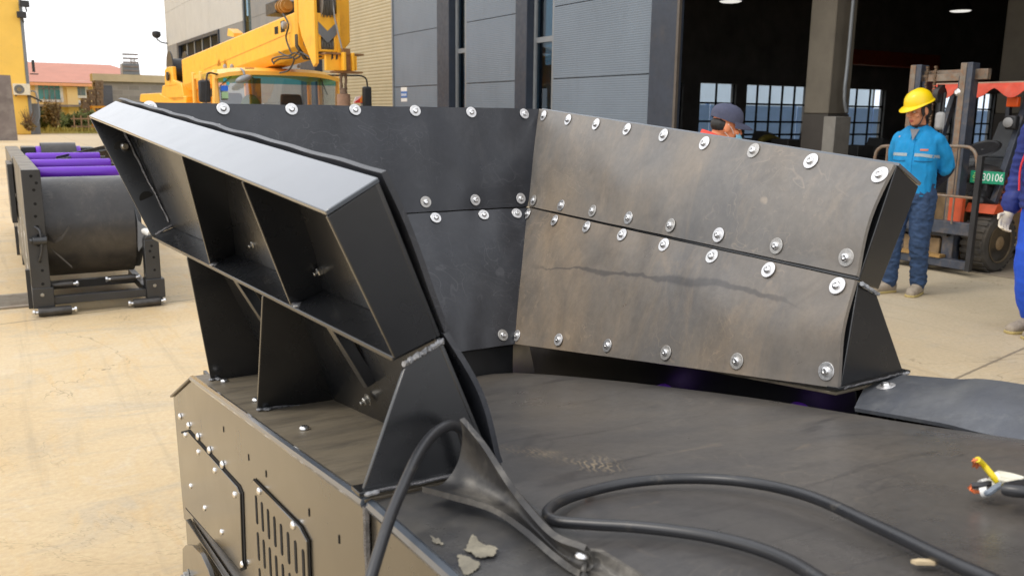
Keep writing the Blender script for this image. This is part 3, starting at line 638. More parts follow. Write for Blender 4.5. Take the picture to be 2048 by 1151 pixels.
# scraps on the belt
MT['chip']=pm('wood_chip',srgb(205,185,150),.8,0,.15,50)
for i,(px,py,l,w,lab) in enumerate(((1850,1126,.014,.005,'pale wood chip lying on the belt against the cable'),(1300,968,.018,.004,'thin orange sliver beside the cable loop on the belt'),(1178,985,.008,.004,'tiny orange shaving tucked against the left bend of the cable loop'))):
    c=onbelt(px,py,.006); a=random.uniform(-.3,.3)+.5; d=V((math.cos(a),-math.sin(a),.17*math.sin(a)))*l; s_=V((math.sin(a),math.cos(a),-.17*math.cos(a)))*w
    m=MB(); m.prism([c-d+s_*.3,c-d*.4+s_,c+d*.7+s_*.7,c+d,c+d*.6-s_,c-d*.7-s_*.8],V((0,0,.004)))
    single(m,'wood_chip',MT['chip'] if i==0 else pm('orange_sliver',srgb(225,140,70),.7),lab,'scrap',c)
# ================================================================ ground
def groundmat():
    t=NT('yard_concrete'); v=t.coord()
    a=t.noise(v,.35,8,.62,.6); c=t.ramp(a,[(.3,(.52,.38,.205)),(.5,(.61,.47,.28)),(.7,(.65,.53,.355))])
    s=t.noise(t.coord((1,2.2,1)),1.3,8,.7,.8); c=t.mix(t.math('MULTIPLY',t.ramp(s,[(.5,0.),(.72,1.)]),.6),c,(.40,.355,.285))
    s2=t.noise(t.coord((3.2,.8,1),(7,3,0)),1.7,7,.68,.7); c=t.mix(t.math('MULTIPLY',t.ramp(s2,[(.52,0.),(.75,1.)]),.7),c,(.62,.42,.19))
    s3=t.noise(t.coord((1,1,1),(17,5,0)),2.2,7,.72,1.0); c=t.mix(t.math('MULTIPLY',t.ramp(s3,[(.55,0.),(.72,1.)]),.5),c,(.64,.56,.43))
    # greyer toward the hall door: its open shade put into the concrete colour
    sx=t.n('ShaderNodeSeparateXYZ'); t.l(v,sx.inputs[0]); ap=t.ramp(t.math('ADD',sx.outputs[0],t.math('MULTIPLY',t.noise(v,.8,5),1.5)),[(.0,0.),(1.,1.)])
    mr=t.n('ShaderNodeMapRange'); mr.inputs[1].default_value=.6; mr.inputs[2].default_value=6.5; t.l(t.math('ADD',sx.outputs[0],t.math('MULTIPLY',t.noise(v,.8,5),1.5)),mr.inputs[0])
    c=t.mix(t.math('MULTIPLY',mr.outputs[0],.8),c,t.mix(t.noise(v,2.5,7,.7),(.34,.295,.215),(.46,.40,.30)))
    fine=t.noise(v,38,4,.7); c=t.mix(.22,c,t.ramp(fine,[(.3,.25),(.7,.75)]),'OVERLAY')
    dk=t.n('ShaderNodeTexVoronoi'); dk.inputs['Scale'].default_value=1.7; t.l(v,dk.inputs['Vector']); w=t.math('MULTIPLY',t.ramp(dk.outputs['Distance'],[(.012,1.),(.03,0.)]),.6); c=t.mix(w,c,(.1,.08,.06))
    for k,(sc_,di,w_,am,th) in enumerate(((.5,1.4,.004,.55,.5),(1.2,2.,.005,.4,.54))):
        q=t.noise(t.coord((1,1,1),(k*9,k*4,0)),sc_,5,.6,di); l=t.ramp(t.math('ABSOLUTE',t.math('SUBTRACT',q,.5)),[(w_*.25,1.),(w_,0.)]); mk=t.ramp(t.noise(t.coord((1,1,1),(k*3,8,0)),.5,3),[(th,0.),(th+.06,1.)]); c=t.mix(t.math('MULTIPLY',t.math('MULTIPLY',l,mk),am),c,(.2,.15,.09))
    ty=t.noise(t.coord((9,.35,1),(3,0,0),(0,0,.35)),1.1,5,.6,.4); c=t.mix(t.math('MULTIPLY',t.ramp(ty,[(.58,0.),(.72,1.)]),.28),c,(.25,.2,.14))
    oil=t.noise(t.coord((1,1,1),(31,5,0)),.9,6,.7,.6); c=t.mix(t.math('MULTIPLY',t.ramp(oil,[(.66,0.),(.76,1.)]),.5),c,(.27,.21,.15))
    # sawn joints
    def joint(val,off,per,w):
        m=t.math('MODULO',t.math('ADD',val,off),per); d=t.math('ABSOLUTE',t.math('SUBTRACT',m,per/2)); d=t.math('ADD',d,t.math('MULTIPLY',t.math('SUBTRACT',t.noise(v,14,3),.5),.012)); return t.math('LESS_THAN',d,w)
    y=t.math('SUBTRACT',sx.outputs[1],t.math('MULTIPLY',t.math('SUBTRACT',sx.outputs[0],3.4),.18))
    j=t.math('MAXIMUM',joint(y,100+2.5-2.86,5,.010),joint(sx.outputs[0],100+3-6.3,6,.009))
    c=t.mix(t.math('MULTIPLY',j,.7),c,(.13,.105,.075))
    h=t.math('SUBTRACT',t.noise(v,18,6,.75),t.math('MULTIPLY',j,.8))
    t.bsdf(c,t.ramp(a,[(.3,.6),(.7,.78)]),0,.35,h,.18,.006); return t.m
MT['ground']=groundmat()
m=MB(); R_=700; m.add([(-R_,-R_,0),(R_,-R_,0),(R_,R_,0),(-R_,R_,0)],[(0,1,2,3)])
g=m.build('ground',MT['ground'],None,base=(0,0,0)); tag(g,kind='structure',label='pale beige stained concrete yard with sawn joints',cat='ground')
# drainage grate
gc=atz(10,604); MT['grate']=pm('grate_iron',srgb(150,140,125),.6,.3,.2,12,.1,dirt=srgb(120,90,60),dirt_amt=.4)
gr=thing('drain_grate','rusty slotted steel drain grate set in the concrete by the roller conveyor','drain grate',(gc.x,gc.y,0))
cx0,cx1,cy0,cy1=gc.x-.5,gc.x+.16,gc.y-.24,gc.y+.22
m=MB(); m.box(cx0,cx1,cy0,cy1,.002,.004); m.build('pit',MT['hole'],gr)
m=MB(); m.box(cx0-.05,cx1+.05,cy0-.05,cy0,.001,.014); m.box(cx0-.05,cx1+.05,cy1,cy1+.05,.001,.014); m.box(cx0-.05,cx0,cy0,cy1,.001,.014); m.box(cx1,cx1+.05,cy0,cy1,.001,.014)
for k in range(11): y=cy0+.02+(cy1-cy0-.03)*k/10; m.box(cx0,cx1,y-.011,y+.011,.003,.012)
m.build('grille',MT['grate'],gr)
# ================================================================ factory hall
XW=7.
def tw(px,py=120,L=XW): return atx(px,py,L).y
def corr(name,col,per=.035,dirt=.0):
    t=NT(name); v=t.coord(); s=t.n('ShaderNodeSeparateXYZ'); t.l(v,s.inputs[0])
    w=t.math('SINE',t.math('MULTIPLY',s.outputs[2],2*math.pi/per)); a=t.noise(v,.8,6,.6); c=t.ramp(a,[(.3,tuple(x*.9 for x in col)),(.7,tuple(x*1.08 for x in col))])
    st=t.noise(t.coord((3,3,.35)),2,6,.7); c=t.mix(t.math('MULTIPLY',t.ramp(st,[(.52,0.),(.75,1.)]),.25),c,tuple(x*.6 for x in col))
    t.bsdf(c,.5,0,.4,w,.22,.005); return t.m
MT['panel']=corr('ribbed_blue_grey_panel',(.155,.192,.238)); MT['panel_lo']=pm('plain_grey_panel',(.20,.207,.215),.5,0,.06,1); MT['panel_hi']=pm('pale_upper_panel',(.47,.47,.455),.5,0,.05,1)
MT['dcol']=pm('charcoal_trim',(.028,.038,.058),.5,0,.15,4,.05,dirt=(.09,.075,.06),dirt_amt=.2)
MT['brown']=pm('brown_window_frame',(.10,.085,.072),.5,0,.15,8); MT['lframe']=pm('pale_window_frame',(.22,.24,.26),.4,.2,.08,8)
MT['shut']=pm('cream_roller_shutter',(.40,.35,.22),.5,0,.07,1.2)
def glassmat(name,tint,refl=.10,graz=.9):
    t=NT(name); tr=t.n('ShaderNodeBsdfTransparent'); tr.inputs[0].default_value=(*tint,1); gl=t.n('ShaderNodeBsdfGlossy'); gl.inputs['Roughness'].default_value=.02; gl.inputs[0].default_value=(.9,.95,1,1)
    fr=t.n('ShaderNodeLayerWeight'); mx=t.n('ShaderNodeMixShader'); t.l(t.math('ADD',t.math('MULTIPLY',t.math('POWER',fr.outputs['Facing'],5.),graz),refl),mx.inputs[0]); t.l(tr.outputs[0],mx.inputs[1]); t.l(gl.outputs[0],mx.inputs[2]); t.l(mx.outputs[0],t.out.inputs[0]); return t.m
MT['winglass']=glassmat('dark_window_glass',(.45,.58,.66),.04,.2)
MT['inner']=pm('dark_hall_interior',(.17,.16,.15),.85,0,.3,1.2); MT['floor']=pm('hall_floor',(.30,.25,.19),.6,0,.25,1.5,.1); MT['pillar']=pm('hall_pillar_paint',srgb(112,106,95),.8,0,.15,2,.1); MT['pillar2']=pm('hall_pillar_dado',srgb(70,66,62),.8,0,.15,2,.1)
TJ0,TJ1=tw(1357,200),tw(1306,200)
TE=48.9; HT=9.5; TB=-9.; XB=44.
hall=thing('factory_hall','large blue grey panel clad factory hall with open dark doorway and cream roller shutter','building',(XW,20,0))
D=dict(c2=(tw(1064),tw(1041)),w2=(tw(1106),tw(1065)),c1=(tw(908),tw(884)),w1=(tw(932),tw(909)),sh=(tw(786),tw(638)),c3=(tw(637),tw(608)),w3=(tw(506),tw(489)),lw=(tw(437,60),tw(357,60)))
def wallpanel(name,mat,t0,t1,z0,z1,x=XW,dep=.18,bev=.0): 
    m=MB(); m.box(x,x+dep,min(t0,t1),max(t0,t1),z0,z1); return m.build(name,MT[mat],hall)
# seams between sandwich panels
zs=[0,.95,2.11,3.29,4.47,5.65,6.83,8.01,HT]
for (t0,t1) in ((TJ1,D['w2'][0]-.0),(D['c2'][1],D['w1'][0]),(D['c1'][1],D['sh'][0]-.06)):
    for a,b in zip(zs[:-1],zs[1:]):
        m=MB(); m.box(XW,XW+.16,t0+.004,t1-.004,a+.012,b-.004); m.build('wall_panel',MT['panel'],hall)
    m=MB(); m.box(XW+.03,XW+.19,t0,t1,0,HT); m.build('panel_backing',MT['dcol'],hall)
for (t0,t1) in ((D['c3'][1],D['w3'][0]),(D['w3'][1],D['lw'][0]),(D['lw'][1],TE)):
    for a,b in ((0,1.8),(1.81,3.25),(3.26,4.75)):
        m=MB(); m.box(XW,XW+.16,t0+.004,t1-.006,a,b); m.build('wall_panel',MT['panel_lo'],hall)
zt=[4.76,6.5,HT]; 
for t0,t1 in ((D['lw'][0]-2.2,D['lw'][0]+3),(D['lw'][0]+3.01,TE)):
  pass
for (t0,t1) in ((D['w3'][1],D['w3'][1]+5.5),(D['w3'][1]+5.51,D['w3'][1]+10.5),(D['w3'][1]+10.51,TE)):
    for a,b in ((4.76,6.4),(6.41,HT)):
        m=MB(); m.box(XW,XW+.16,t0,t1-.01,a,b); m.build('wall_panel',MT['panel_hi'],hall)
m=MB(); m.box(XW,XW+.16,D['c3'][1],D['w3'][0],4.76,HT); m.build('wall_panel',MT['panel_lo'],hall)
# dark columns beside the windows
for k in ('c1','c2','c3'):
    a,b=D[k]; m=MB(); m.box(XW-.12,XW+.2,a,b,0,HT); m.build('dark_column',MT['dcol'],hall,bevel=.01)
m=MB(); m.box(XW-.10,XW+.03,TJ0,TJ1,0,HT); dj=m.build('door_jamb',MT['dcol'],hall,bevel=.008)
m=MB(); m.box(XW-.105,XW-.06,TJ0-.05,TJ0-.002,0,5.6); m.build('jamb_edge',MT['brown'],dj)
# tall slot windows
MT['reflection_sheet']=pm('pale_sky_reflection',(.55,.60,.62),.8,0,.1,1.5)  # pale sheet behind part of each pane, standing for reflected sky
def slotwin(a,b,zrail,dep=.14,fr='lframe',glass='winglass',th=.07):
    m=MB(); m.box(XW+.02,XW+.1,b-th,b,0,HT); m.box(XW+.02,XW+.1,a,a+th,0,HT); f=m.build('window_frame',MT[fr],hall)
    for z in zrail:
        m=MB(); m.box(XW+.03,XW+.09,a+th,b-th,z-.045,z+.045); m.build('transom',MT['lframe'],f)
    m=MB(); m.box(XW+.055,XW+.062,a+th,b-th,0,HT); m.build('glass',MT[glass],f)
    return f
slotwin(D['w2'][0],D['w2'][1]-.0,[atx(1085,79,XW).z,5.2]); slotwin(D['w1'][0],D['w1'][1],[atx(918,102,XW).z,5.4],th=.09); slotwin(D['w3'][0],D['w3'][1],[4.2])
m=MB(); m.box(XW+.5,XW+.52,D['w2'][0]-1,D['c1'][1]+1,0,HT); m.box(XW+.5,XW+.52,D['w3'][0]-1,D['w3'][1]+1,0,HT); m.build('glazing_back_sheet',pm('grey_glazing_sheet',(.52,.56,.58),.8,0,.3,1.2),hall)  # added grey sheet that lightens the dark glazing from behind
for _k,_f0,_f1,_z0,_z1 in (('w2',.08,.52,atx(1085,130,XW).z,9.),('w1',.10,.42,0,9.),('w3',.1,.5,0,9.)):
    _a,_b=D[_k]; m=MB(); m.box(XW+.066,XW+.072,_a+(_b-_a)*_f0,_a+(_b-_a)*_f1,_z0,_z1); m.build('reflection_sheet',MT['reflection_sheet'],hall)
# left wide window
a,b=D['lw']; m=MB(); m.box(XW-.06,XW+.1,a-.12,a,1,4.74); m.box(XW-.06,XW+.1,b,b+.4,1,4.74); m.box(XW-.06,XW+.1,a,b,4.6,4.74); lf=m.build('window_frame',MT['dcol'],hall)
m=MB(); m.box(XW+.05,XW+.056,a,b,1,4.6); m.build('glass',glassmat('curtained_glass',(.62,.63,.65),.0,.08),lf)
m=MB()
for k in range(1,5): y=a+(b-a)*k/5; m.box(XW+.02,XW+.08,y-.07,y+.07,1,4.6)
m.build('mullion',MT['lframe'],lf); m=MB(); m.box(XW+.3,XW+.32,a-1,b+.9,1,4.7); m.build('curtain',pm('pinkish_curtain',(.33,.30,.28),.9,0,.15,.7,stretch=(1,6,1)),lf)
# roller shutter
a,b=D['sh']; P=[]; nz=84
for i in range(nz*4+1):
    z=HT*.72*i/(nz*4); xx=XW+.10-.009*abs(math.sin(math.pi*i/4)); P.append([V((xx,a,z)),V((xx,b,z))])
m=MB(); m.grid(P); m.build('roller_shutter',MT['shut'],hall,angle=20); m=MB(); m.box(XW,XW+.2,a,b,HT*.72,HT); m.build('wall_panel',MT['panel'],hall)
m=MB(); m.box(XW-.03,XW+.12,a-.06,a,0,HT*.72); m.build('shutter_rail',MT['lframe'],hall)
# sticker
p=atx(808,190,XW-.003); m=MB(); 
for k,(z0,z1,mt) in enumerate(((.055,.115,'white'),(-.04,.055,'stick'),(-.1,-.05,'white'))):
    m.cur=1 if mt=='stick' else 0; m.box(XW-.004,XW-.001,p.y-.17,p.y+.17,p.z+z0*1.5,p.z+z1*1.5)
MT['stick']=pm('blue_sticker',srgb(60,110,180),.5)
st=m.build('wall_sticker',[MT['white'],MT['stick']],hall)
m=MB(); 
for k in range(5): y=p.y-.13+.06*k; m.box(XW-.0055,XW-.0042,y,y+.035,p.z-.02,p.z+.03)
m.build('sticker_lettering',MT['white'],st)
# shell: far walls, roof, floor
m=MB(); m.box(XW+.2,XB,TE-.2,TE,0,HT*.5); m.box(XB-.2,XB,TB,20.,0,HT); m.box(XB-.2,XB,34,TE,0,HT*.5); m.box(XW,XB,TB,TB+.2,0,HT); m.box(XW,XW+.2,TB,2.2,0,HT); m.box(XW,XW+.2,2.2,TJ0-.06,5.6,HT); m.box(XW+.035,XW+.2,TJ0+.25,TJ1,0,HT); sh=m.build('shell_wall',MT['inner'],hall); m=MB(); m.box(XW+.2,XB,34.,34.2,0,HT*.5); m.build('court_backdrop',pm('sky_bright_backdrop',(.66,.74,.80),.8,0,.06,1),hall)  # court backdrop added, pale blue to brighten the upper window panes
m=MB(); m.box(XW-.25,XB,TB,20.4,HT,HT+.25); m.box(XW+.25,XB,33.8,TE+.1,HT*.5,HT*.5+.25); m.box(XW-.25,XW+.5,20.4,33.8,HT,HT+.25); m.build('roof',MT['dcol'],hall)
m=MB(); m.box(XW+.02,XB,TB,20.2,.003,.006); m.build('hall_floor',MT['floor'],hall)
# window wall across the hall
TWW=20.
def xw(px,py): return aty(px,py,TWW)
zt_=xw(1540,171).z; zb_=.55
wins=[(1352,1366),(1400,1472),(1493,1617),(1690,1771),(1890,1912),(1957,1990),(2036,2120),(2140,2220)]
xs=[(xw(a,200).x,xw(b,200).x) for a,b in wins]
xs=[(max(a,XW+.25),b) for a,b in xs]
m=MB(); prev=XW+.2
for a,b in xs: m.box(prev,a,TWW,TWW+.24,0,HT); m.box(a,b,TWW,TWW+.24,zt_,HT); m.box(a,b,TWW,TWW+.24,0,zb_); prev=b
m.box(prev,XB-.2,TWW,TWW+.24,0,HT); ww=m.build('window_wall',MT['inner'],hall)
MT['hglass']=glassmat('hazy_blue_glass',(.90,.95,1.),.02)
zbars=[xw(1550,209).z,xw(1550,244).z,.98]
for a,b in xs:
    w=b-a; nb=max(1,round(w/.62)); m=MB()
    for k in range(nb+1): x=a+w*k/nb; m.box(x-.025,x+.025,TWW+.08,TWW+.13,zb_,zt_)
    for z in zbars: m.box(a,b,TWW+.085,TWW+.125,z-.03,z+.03)
    f=m.build('steel_window',MT['hole'],hall); m=MB(); m.box(a,b,TWW+.10,TWW+.104,zb_,zt_); m.build('glass',MT['hglass'],f)
# pillars
for px,d in ((1658,12.6),(2040,14.5)):
    c=atd(px,150,d); w=.225
    m=MB(); m.box(c.x-w,c.x+w,c.y-w,c.y+w,atd(px,228,d).z,HT); p_=m.build('pillar',MT['pillar'],hall,bevel=.02); m=MB(); m.box(c.x-w-.002,c.x+w+.002,c.y-w-.002,c.y+w+.002,0,atd(px,228,d).z-.001); m.build('pillar_dado',MT['pillar2'],p_)
# pipe on the pillar and roof steel
c=atd(1694,150,12.2); m=MB(); m.tube(catmull([V((c.x,c.y,HT)),V((c.x,c.y,3)),V((c.x-.02,c.y,1.9)),V((c.x+.06,c.y,1.6))],6),.025,8); m.build('conduit',MT['lframe'],hall)
c=atd(1672,270,11.9); m=MB(); m.box(c.x-.16,c.x+.16,c.y-.1,c.y+.1,c.z-.3,c.z+.25); m.build('switch_box',pm('grey_switch_box',(.2,.19,.17),.6),hall,bevel=.01)
MT['craneor']=pm('dull_orange_girder',srgb(150,55,20),.6,0,.2,3)
c0=aty(1694,112,19); m=MB(); m.box(c0.x,c0.x+4.6,19-.2,19+.2,c0.z-.25,c0.z+.2); m.build('crane_girder',MT['craneor'],hall)
for t in (2,8,14,19): 
    m=MB(); m.box(XW+.2,XB-.2,t-.12,t+.12,HT-1.4,HT-.8)
    for k in range(22): x=XW+1+k*1.6; m.bar((x,t,HT-.8),(x+.8,t,HT-.05),.06,.06); m.bar((x+.8,t,HT-.05),(x+1.6,t,HT-.8),.06,.06)
    m.build('roof_truss',MT['inner'],hall)
# high bay lamps
MT['lamp']=NT('lamp_glow'); _e=MT['lamp'].n('ShaderNodeEmission'); _e.inputs[1].default_value=.85; _e.inputs[0].default_value=(1,.97,.9,1); MT['lamp'].l(_e.outputs[0],MT['lamp'].out.inputs[0]); MT['lamp']=MT['lamp'].m
for i,(px,py,d) in enumerate(((1461,3,19),(1921,22,21),(1871,79,34))):
    c=atd(px,py,d); L_=thing('ceiling_lamp',('lit round hall lamp high at the top left of the doorway','lit round hall lamp high above the forklift mast','small far hall lamp glowing above the forklift mast')[i],'lamp',(c.x,c.y,c.z),'hall ceiling lamps')
    m=MB(); m.lathe([(.10,.35),(.14,.3),(.26,.05),(.27,.0),(.25,.0)],(c.x,c.y,c.z),(0,0,1)); m.build('reflector',MT['darksteel'],L_); m=MB(); m.lathe([(.24,.0),(.2,-.02),(.01,-.03)],(c.x,c.y,c.z),(0,0,1)); m.build('bulb',MT['lamp'],L_)
    m=MB(); m.cyl((c.x,c.y,c.z+.3),(c.x,c.y,HT),.012); m.build('cord',MT['black'],L_)
# machines inside by the windows
MT['dimyel']=pm('dim_yellow_machine',srgb(120,108,50),.6); MT['dimgrey']=pm('dark_machine',(.05,.05,.05),.6)
def machine(px,py,d,lab,kind):
    c=atd(px,py,d); th=thing('workshop_machine',lab,'machine',(c.x,c.y,0))
    m=MB(); h=c.z
    if kind==0:
        m.box(c.x-.5,c.x+.4,c.y-.3,c.y+.3,0,h*.62); m.box(c.x-.55,c.x+.5,c.y-.35,c.y+.35,h*.62,h*.68); m.build('base',MT['dimgrey'],th,bevel=.02)
        m=MB(); m.tube(catmull([(c.x-.3,c.y,h*.68),(c.x-.3,c.y,h*.92),(c.x+.0,c.y,h*.98),(c.x+.35,c.y,h*.88)],5),[.06]*10+[.04]*6,10); m.build('arm',MT['dimyel'],th); m=MB(); m.cyl((c.x+.36,c.y,h*.95),(c.x+.36,c.y,h*.72),.06,.02); m.build('spindle',MT['dimgrey'],th)
    else:
        m.box(c.x-.7,c.x+.7,c.y-.35,c.y+.35,h*.75,h*.82)
        for a in (-.62,.62):
            for b in (-.28,.28): m.box(c.x+a-.04,c.x+a+.04,c.y+b-.04,c.y+b+.04,0,h*.75)
        m.build('bench',MT['dimgrey'],th); m=MB(); m.box(c.x-.5,c.x-.1,c.y-.2,c.y+.2,h*.82,h*1.0); m.prism([(c.x+.1,c.y-.15,h*.82),(c.x+.5,c.y-.15,h*.82),(c.x+.42,c.y-.15,h*1.08),(c.x+.2,c.y-.15,h*1.12)],V((0,.3,0))); m.build('vice_block',MT['dimgrey'],th,bevel=.015)
machine(1545,272,16.,'dim yellow armed machine before the blue hall windows beside the capped worker',0)
machine(1503,276,16.5,'dark workbench under the blue windows just right of the cap brim',1)
machine(1598,278,15.5,'dark workbench in front of the pillar under the blue windows',1)
machine(1735,290,15,'dark workbench by the windows to the left of the hard hat worker',1)
# added blue screen outside, turning the lower hall panes blue
MT['bluef']=pm('blue_backdrop_sheet',(.30,.46,.74),.7,0,.1,1); m=MB()
xf=aty(1540,212,25.); 
for k in range(18): m.box(XW+1+k*2.4,XW+1+k*2.4+2.36,25+.03*(k%2),25.05+.03*(k%2),0,xf.z)
for k in range(9): m.box(XW+.9+k*4.8,XW+1+k*4.8,25.1,25.2,0,xf.z+.05)
single(m,'blue_pane_backdrop',MT['bluef'],'added blue sheet screen standing for the building outside the hall windows','fence',(XW+20,25,0))
# cctv camera on the hall corner
c=atx(328,68,XW-.3); c=V((XW-.35,TE-.3,atx(328,68,XW-.3).z)); cc_=thing('cctv_camera','small dark camera on an arm at the far top corner of the grey hall','camera',(XW,TE-.3,c.z))
m=MB(); m.tube([(XW,TE-.3,c.z-.4),(XW-.3,TE-.25,c.z-.35),(XW-.5,TE-.2,c.z-.2)],.04,8); m.build('arm',MT['lframe'],cc_); m=MB(); m.lathe([(.05,.2),(.2,.16),(.22,0),(.16,-.1),(.02,-.18)],(XW-.5,TE-.2,c.z),(0,0,1),16); m.build('dome',MT['black'],cc_)
# ================================================================ far buildings on the left
MT['ywall']=pm('yellow_render',srgb(245,200,95),.85,0,.06,.6,.05,dirt=srgb(190,160,110),dirt_amt=.15); MT['ywall2']=pm('pale_yellow_render',srgb(242,215,155),.85,0,.05,.6); MT['cslab']=pm('grey_plaster',srgb(125,115,112),.85,0,.2,.8,.1,dirt=srgb(165,158,150),dirt_amt=.5,dscale=1.2)
MT['rooft']=corr('red_clay_roof',(.46,.185,.12),.35); MT['tealg']=pm('teal_window_glass',srgb(72,140,145),.15,0,.35,.5,spec=.9); MT['bluegl']=pm('grey_window_glass',srgb(105,125,135),.15,0,.3,.8,spec=.9)
TY1=61.
xr=aty(62,265,TY1).x
bld=thing('yellow_building','tall plain yellow rendered building at the left edge','building',(xr-8,TY1+6,0))
m=MB(); m.box(xr-22,xr,TY1,TY1+22,0,11.5); m.build('wall',MT['ywall'],bld,bevel=.05)
m=MB(); m.box(xr+.002,xr+.18,TY1+.1,TY1+.35,0,11.5); m.build('downpipe',MT['lframe'],bld)
m=MB(); m.box(xr-22.2,xr+.4,TY1-.2,TY1+22,11.5,12); m.build('parapet',MT['cslab'],bld)
for nm,px,py in (('wall_lamp',43,30),('wall_lamp',49,8)):
    c=aty(px,py,TY1-.3); m=MB(); m.box(c.x-.25,c.x+.25,c.y-.15,c.y+.15,c.z-.18,c.z+.18); m.tube([(c.x,c.y,c.z),(c.x+.1,c.y+.35,c.z-.4)],.05,6); m.build('wall_lamp',MT['darksteel'],bld,bevel=.03)
c=aty(62,132,TY1-.1); m=MB(); m.box(c.x+.05,c.x+.2,TY1-.1,TY1+.15,c.z-.35,c.z+.35); m.box(c.x-.1,c.x+.35,TY1-.2,TY1+.1,c.z-.5,c.z-.44); m.build('wall_box',MT['darksteel'],bld)
m=MB(); c=aty(64,198,TY1); m.prism([(xr,TY1-.2,c.z+.2),(xr+.1,TY1-.2,c.z+.25),(xr+.75,TY1-.2,c.z-.1),(xr+.7,TY1-.2,c.z-.17)],V((0,.5,0))); m.build('awning',MT['darksteel'],bld)
c=aty(70,230,TY1+.6); m=MB(); m.box(xr+.1,xr+.55,TY1+.6,TY1+.75,0,atd(70,208,1).z*0+aty(70,207,TY1+.6).z); m.build('side_door',MT['panel_lo'],bld)
# air conditioner
c=aty(43,179,TY1-.3); ac=thing('air_conditioner','white outdoor air conditioner unit mounted on the yellow wall','air conditioner',(c.x,TY1,c.z))
m=MB(); m.box(c.x-.45,c.x+.45,c.y-.18,c.y+.28,c.z-.33,c.z+.33); m.build('casing',pm('ac_casing',srgb(225,215,190),.5),ac,bevel=.02)
m=MB(); m.lathe([(.27,0),(.27,.015),(.03,.02),(.03,.04),(.001,.04)],(c.x-.12,c.y-.18,c.z),(0,-1,0),24); m.build('fan_grille',pm('ac_grille',srgb(140,125,90),.6),ac)
m=MB()
for k in range(4): m.lathe([(.07+.06*k,.018),(.07+.06*k,.024),(.078+.06*k,.024),(.078+.06*k,.018)],(c.x-.12,c.y-.18,c.z),(0,-1,0),24)
m.build('grille_ring',MT['grey'],ac); m=MB(); m.box(c.x-.35,c.x-.3,c.y-.1,c.y+.3,c.z-.42,c.z-.33); m.box(c.x+.3,c.x+.35,c.y-.1,c.y+.3,c.z-.42,c.z-.33); m.build('bracket',MT['darksteel'],ac); m=MB(); m.tube(catmull([(c.x+.42,c.y+.2,c.z-.1),(c.x+.75,c.y+.2,c.z-.2),(c.x+.85,c.y+.25,c.z-1.4),(c.x+.7,c.y+.25,c.z-2)],6),.04,6); m.build('pipe',MT['lframe'],ac)
# grey plastered wall block at the frame edge
TS=atz(30,281).y; a=aty(36,281,TS); b_=aty(28,151,TS)
m=MB(); m.prism([(a.x-9,TS,0),(a.x,TS,0),(a.x-.05,TS,b_.z),(a.x-9,TS,b_.z+.2)],V((0,.5,0))); m.cur=1; 
single(m,'plaster_wall',[MT['cslab'],MT['lframe']],'grey stained plaster wall block before the yellow building','wall',(a.x-3,TS,0))
# red-roofed building
TR_=92.; e0=aty(40,162,TR_); e1=aty(340,165,TR_); zE=aty(150,163,TR_).z; zR=aty(150,127,TR_+6).z
x0=aty(-120,163,TR_).x; x1=aty(345,166,TR_).x
rb=thing('red_roof_building','pale yellow two storey building with hipped red tile roof in the distance','building',((x0+x1)/2,TR_,0))
m=MB(); m.box(x0,x1-1.2,TR_,TR_+13,0,zE); m.build('wall',MT['ywall2'],rb)
xr1=aty(222,132,TR_+6).x; e=.8
m=MB(); m.add([(x0-e,TR_-e,zE-.15),(x1,TR_-e,zE-.15),(x1,TR_+13+e,zE-.15),(x0-e,TR_+13+e,zE-.15),(x0+4,TR_+6.5,zR),(xr1,TR_+6.5,zR)],[(0,1,5,4),(1,2,5),(2,3,4,5),(3,0,4),(3,2,1,0)]); m.build('roof',MT['rooft'],rb,flat=True)
m=MB(); m.box(x0-e,x1,TR_-e-.02,TR_-e+.1,zE-.45,zE-.2); m.build('eave_fascia',pm('orange_fascia',srgb(228,165,125),.8),rb)
for (p0,p1,p2,p3,mt) in ((75,166,121,199,'tealg'),(151,167,171,191,'bluegl'),(152,206,166,222,'bluegl'),(78,213,123,228,'darksteel')):
    A=aty(p0,p1,TR_-.05);B=aty(p2,p3,TR_-.05); m=MB(); m.box(A.x-.25,B.x+.25,TR_-.12,TR_+.05,B.z-.25,A.z+.25); f=m.build('window',MT['white'] if mt!='darksteel' else MT['ywall2'],rb)
    m=MB(); m.box(A.x,B.x,TR_-.16,TR_-.11,B.z,A.z); m.build('pane',MT[mt],f); 
    m=MB(); nn=4 if mt=='tealg' else 2
    for k in range(1,nn): x=A.x+(B.x-A.x)*k/nn; m.box(x-.05,x+.05,TR_-.2,TR_-.155,B.z,A.z)
    m.box(A.x,B.x,TR_-.2,TR_-.156,A.z-(A.z-B.z)*.35-.05,A.z-(A.z-B.z)*.35+.05); m.build('glazing_bar',MT['lframe'],f)
m=MB(); B=aty(100,209,TR_-1); m.box(B.x-4,B.x+3.3,TR_-1.6,TR_,B.z-.2,B.z); m.build('canopy',MT['cslab'],rb)
A=aty(132,165,TR_-.3).x; m=MB(); m.box(A,A+.9,TR_-.25,TR_+.02,0,zE-.5); m.build('pilaster',MT['ywall2'],rb)
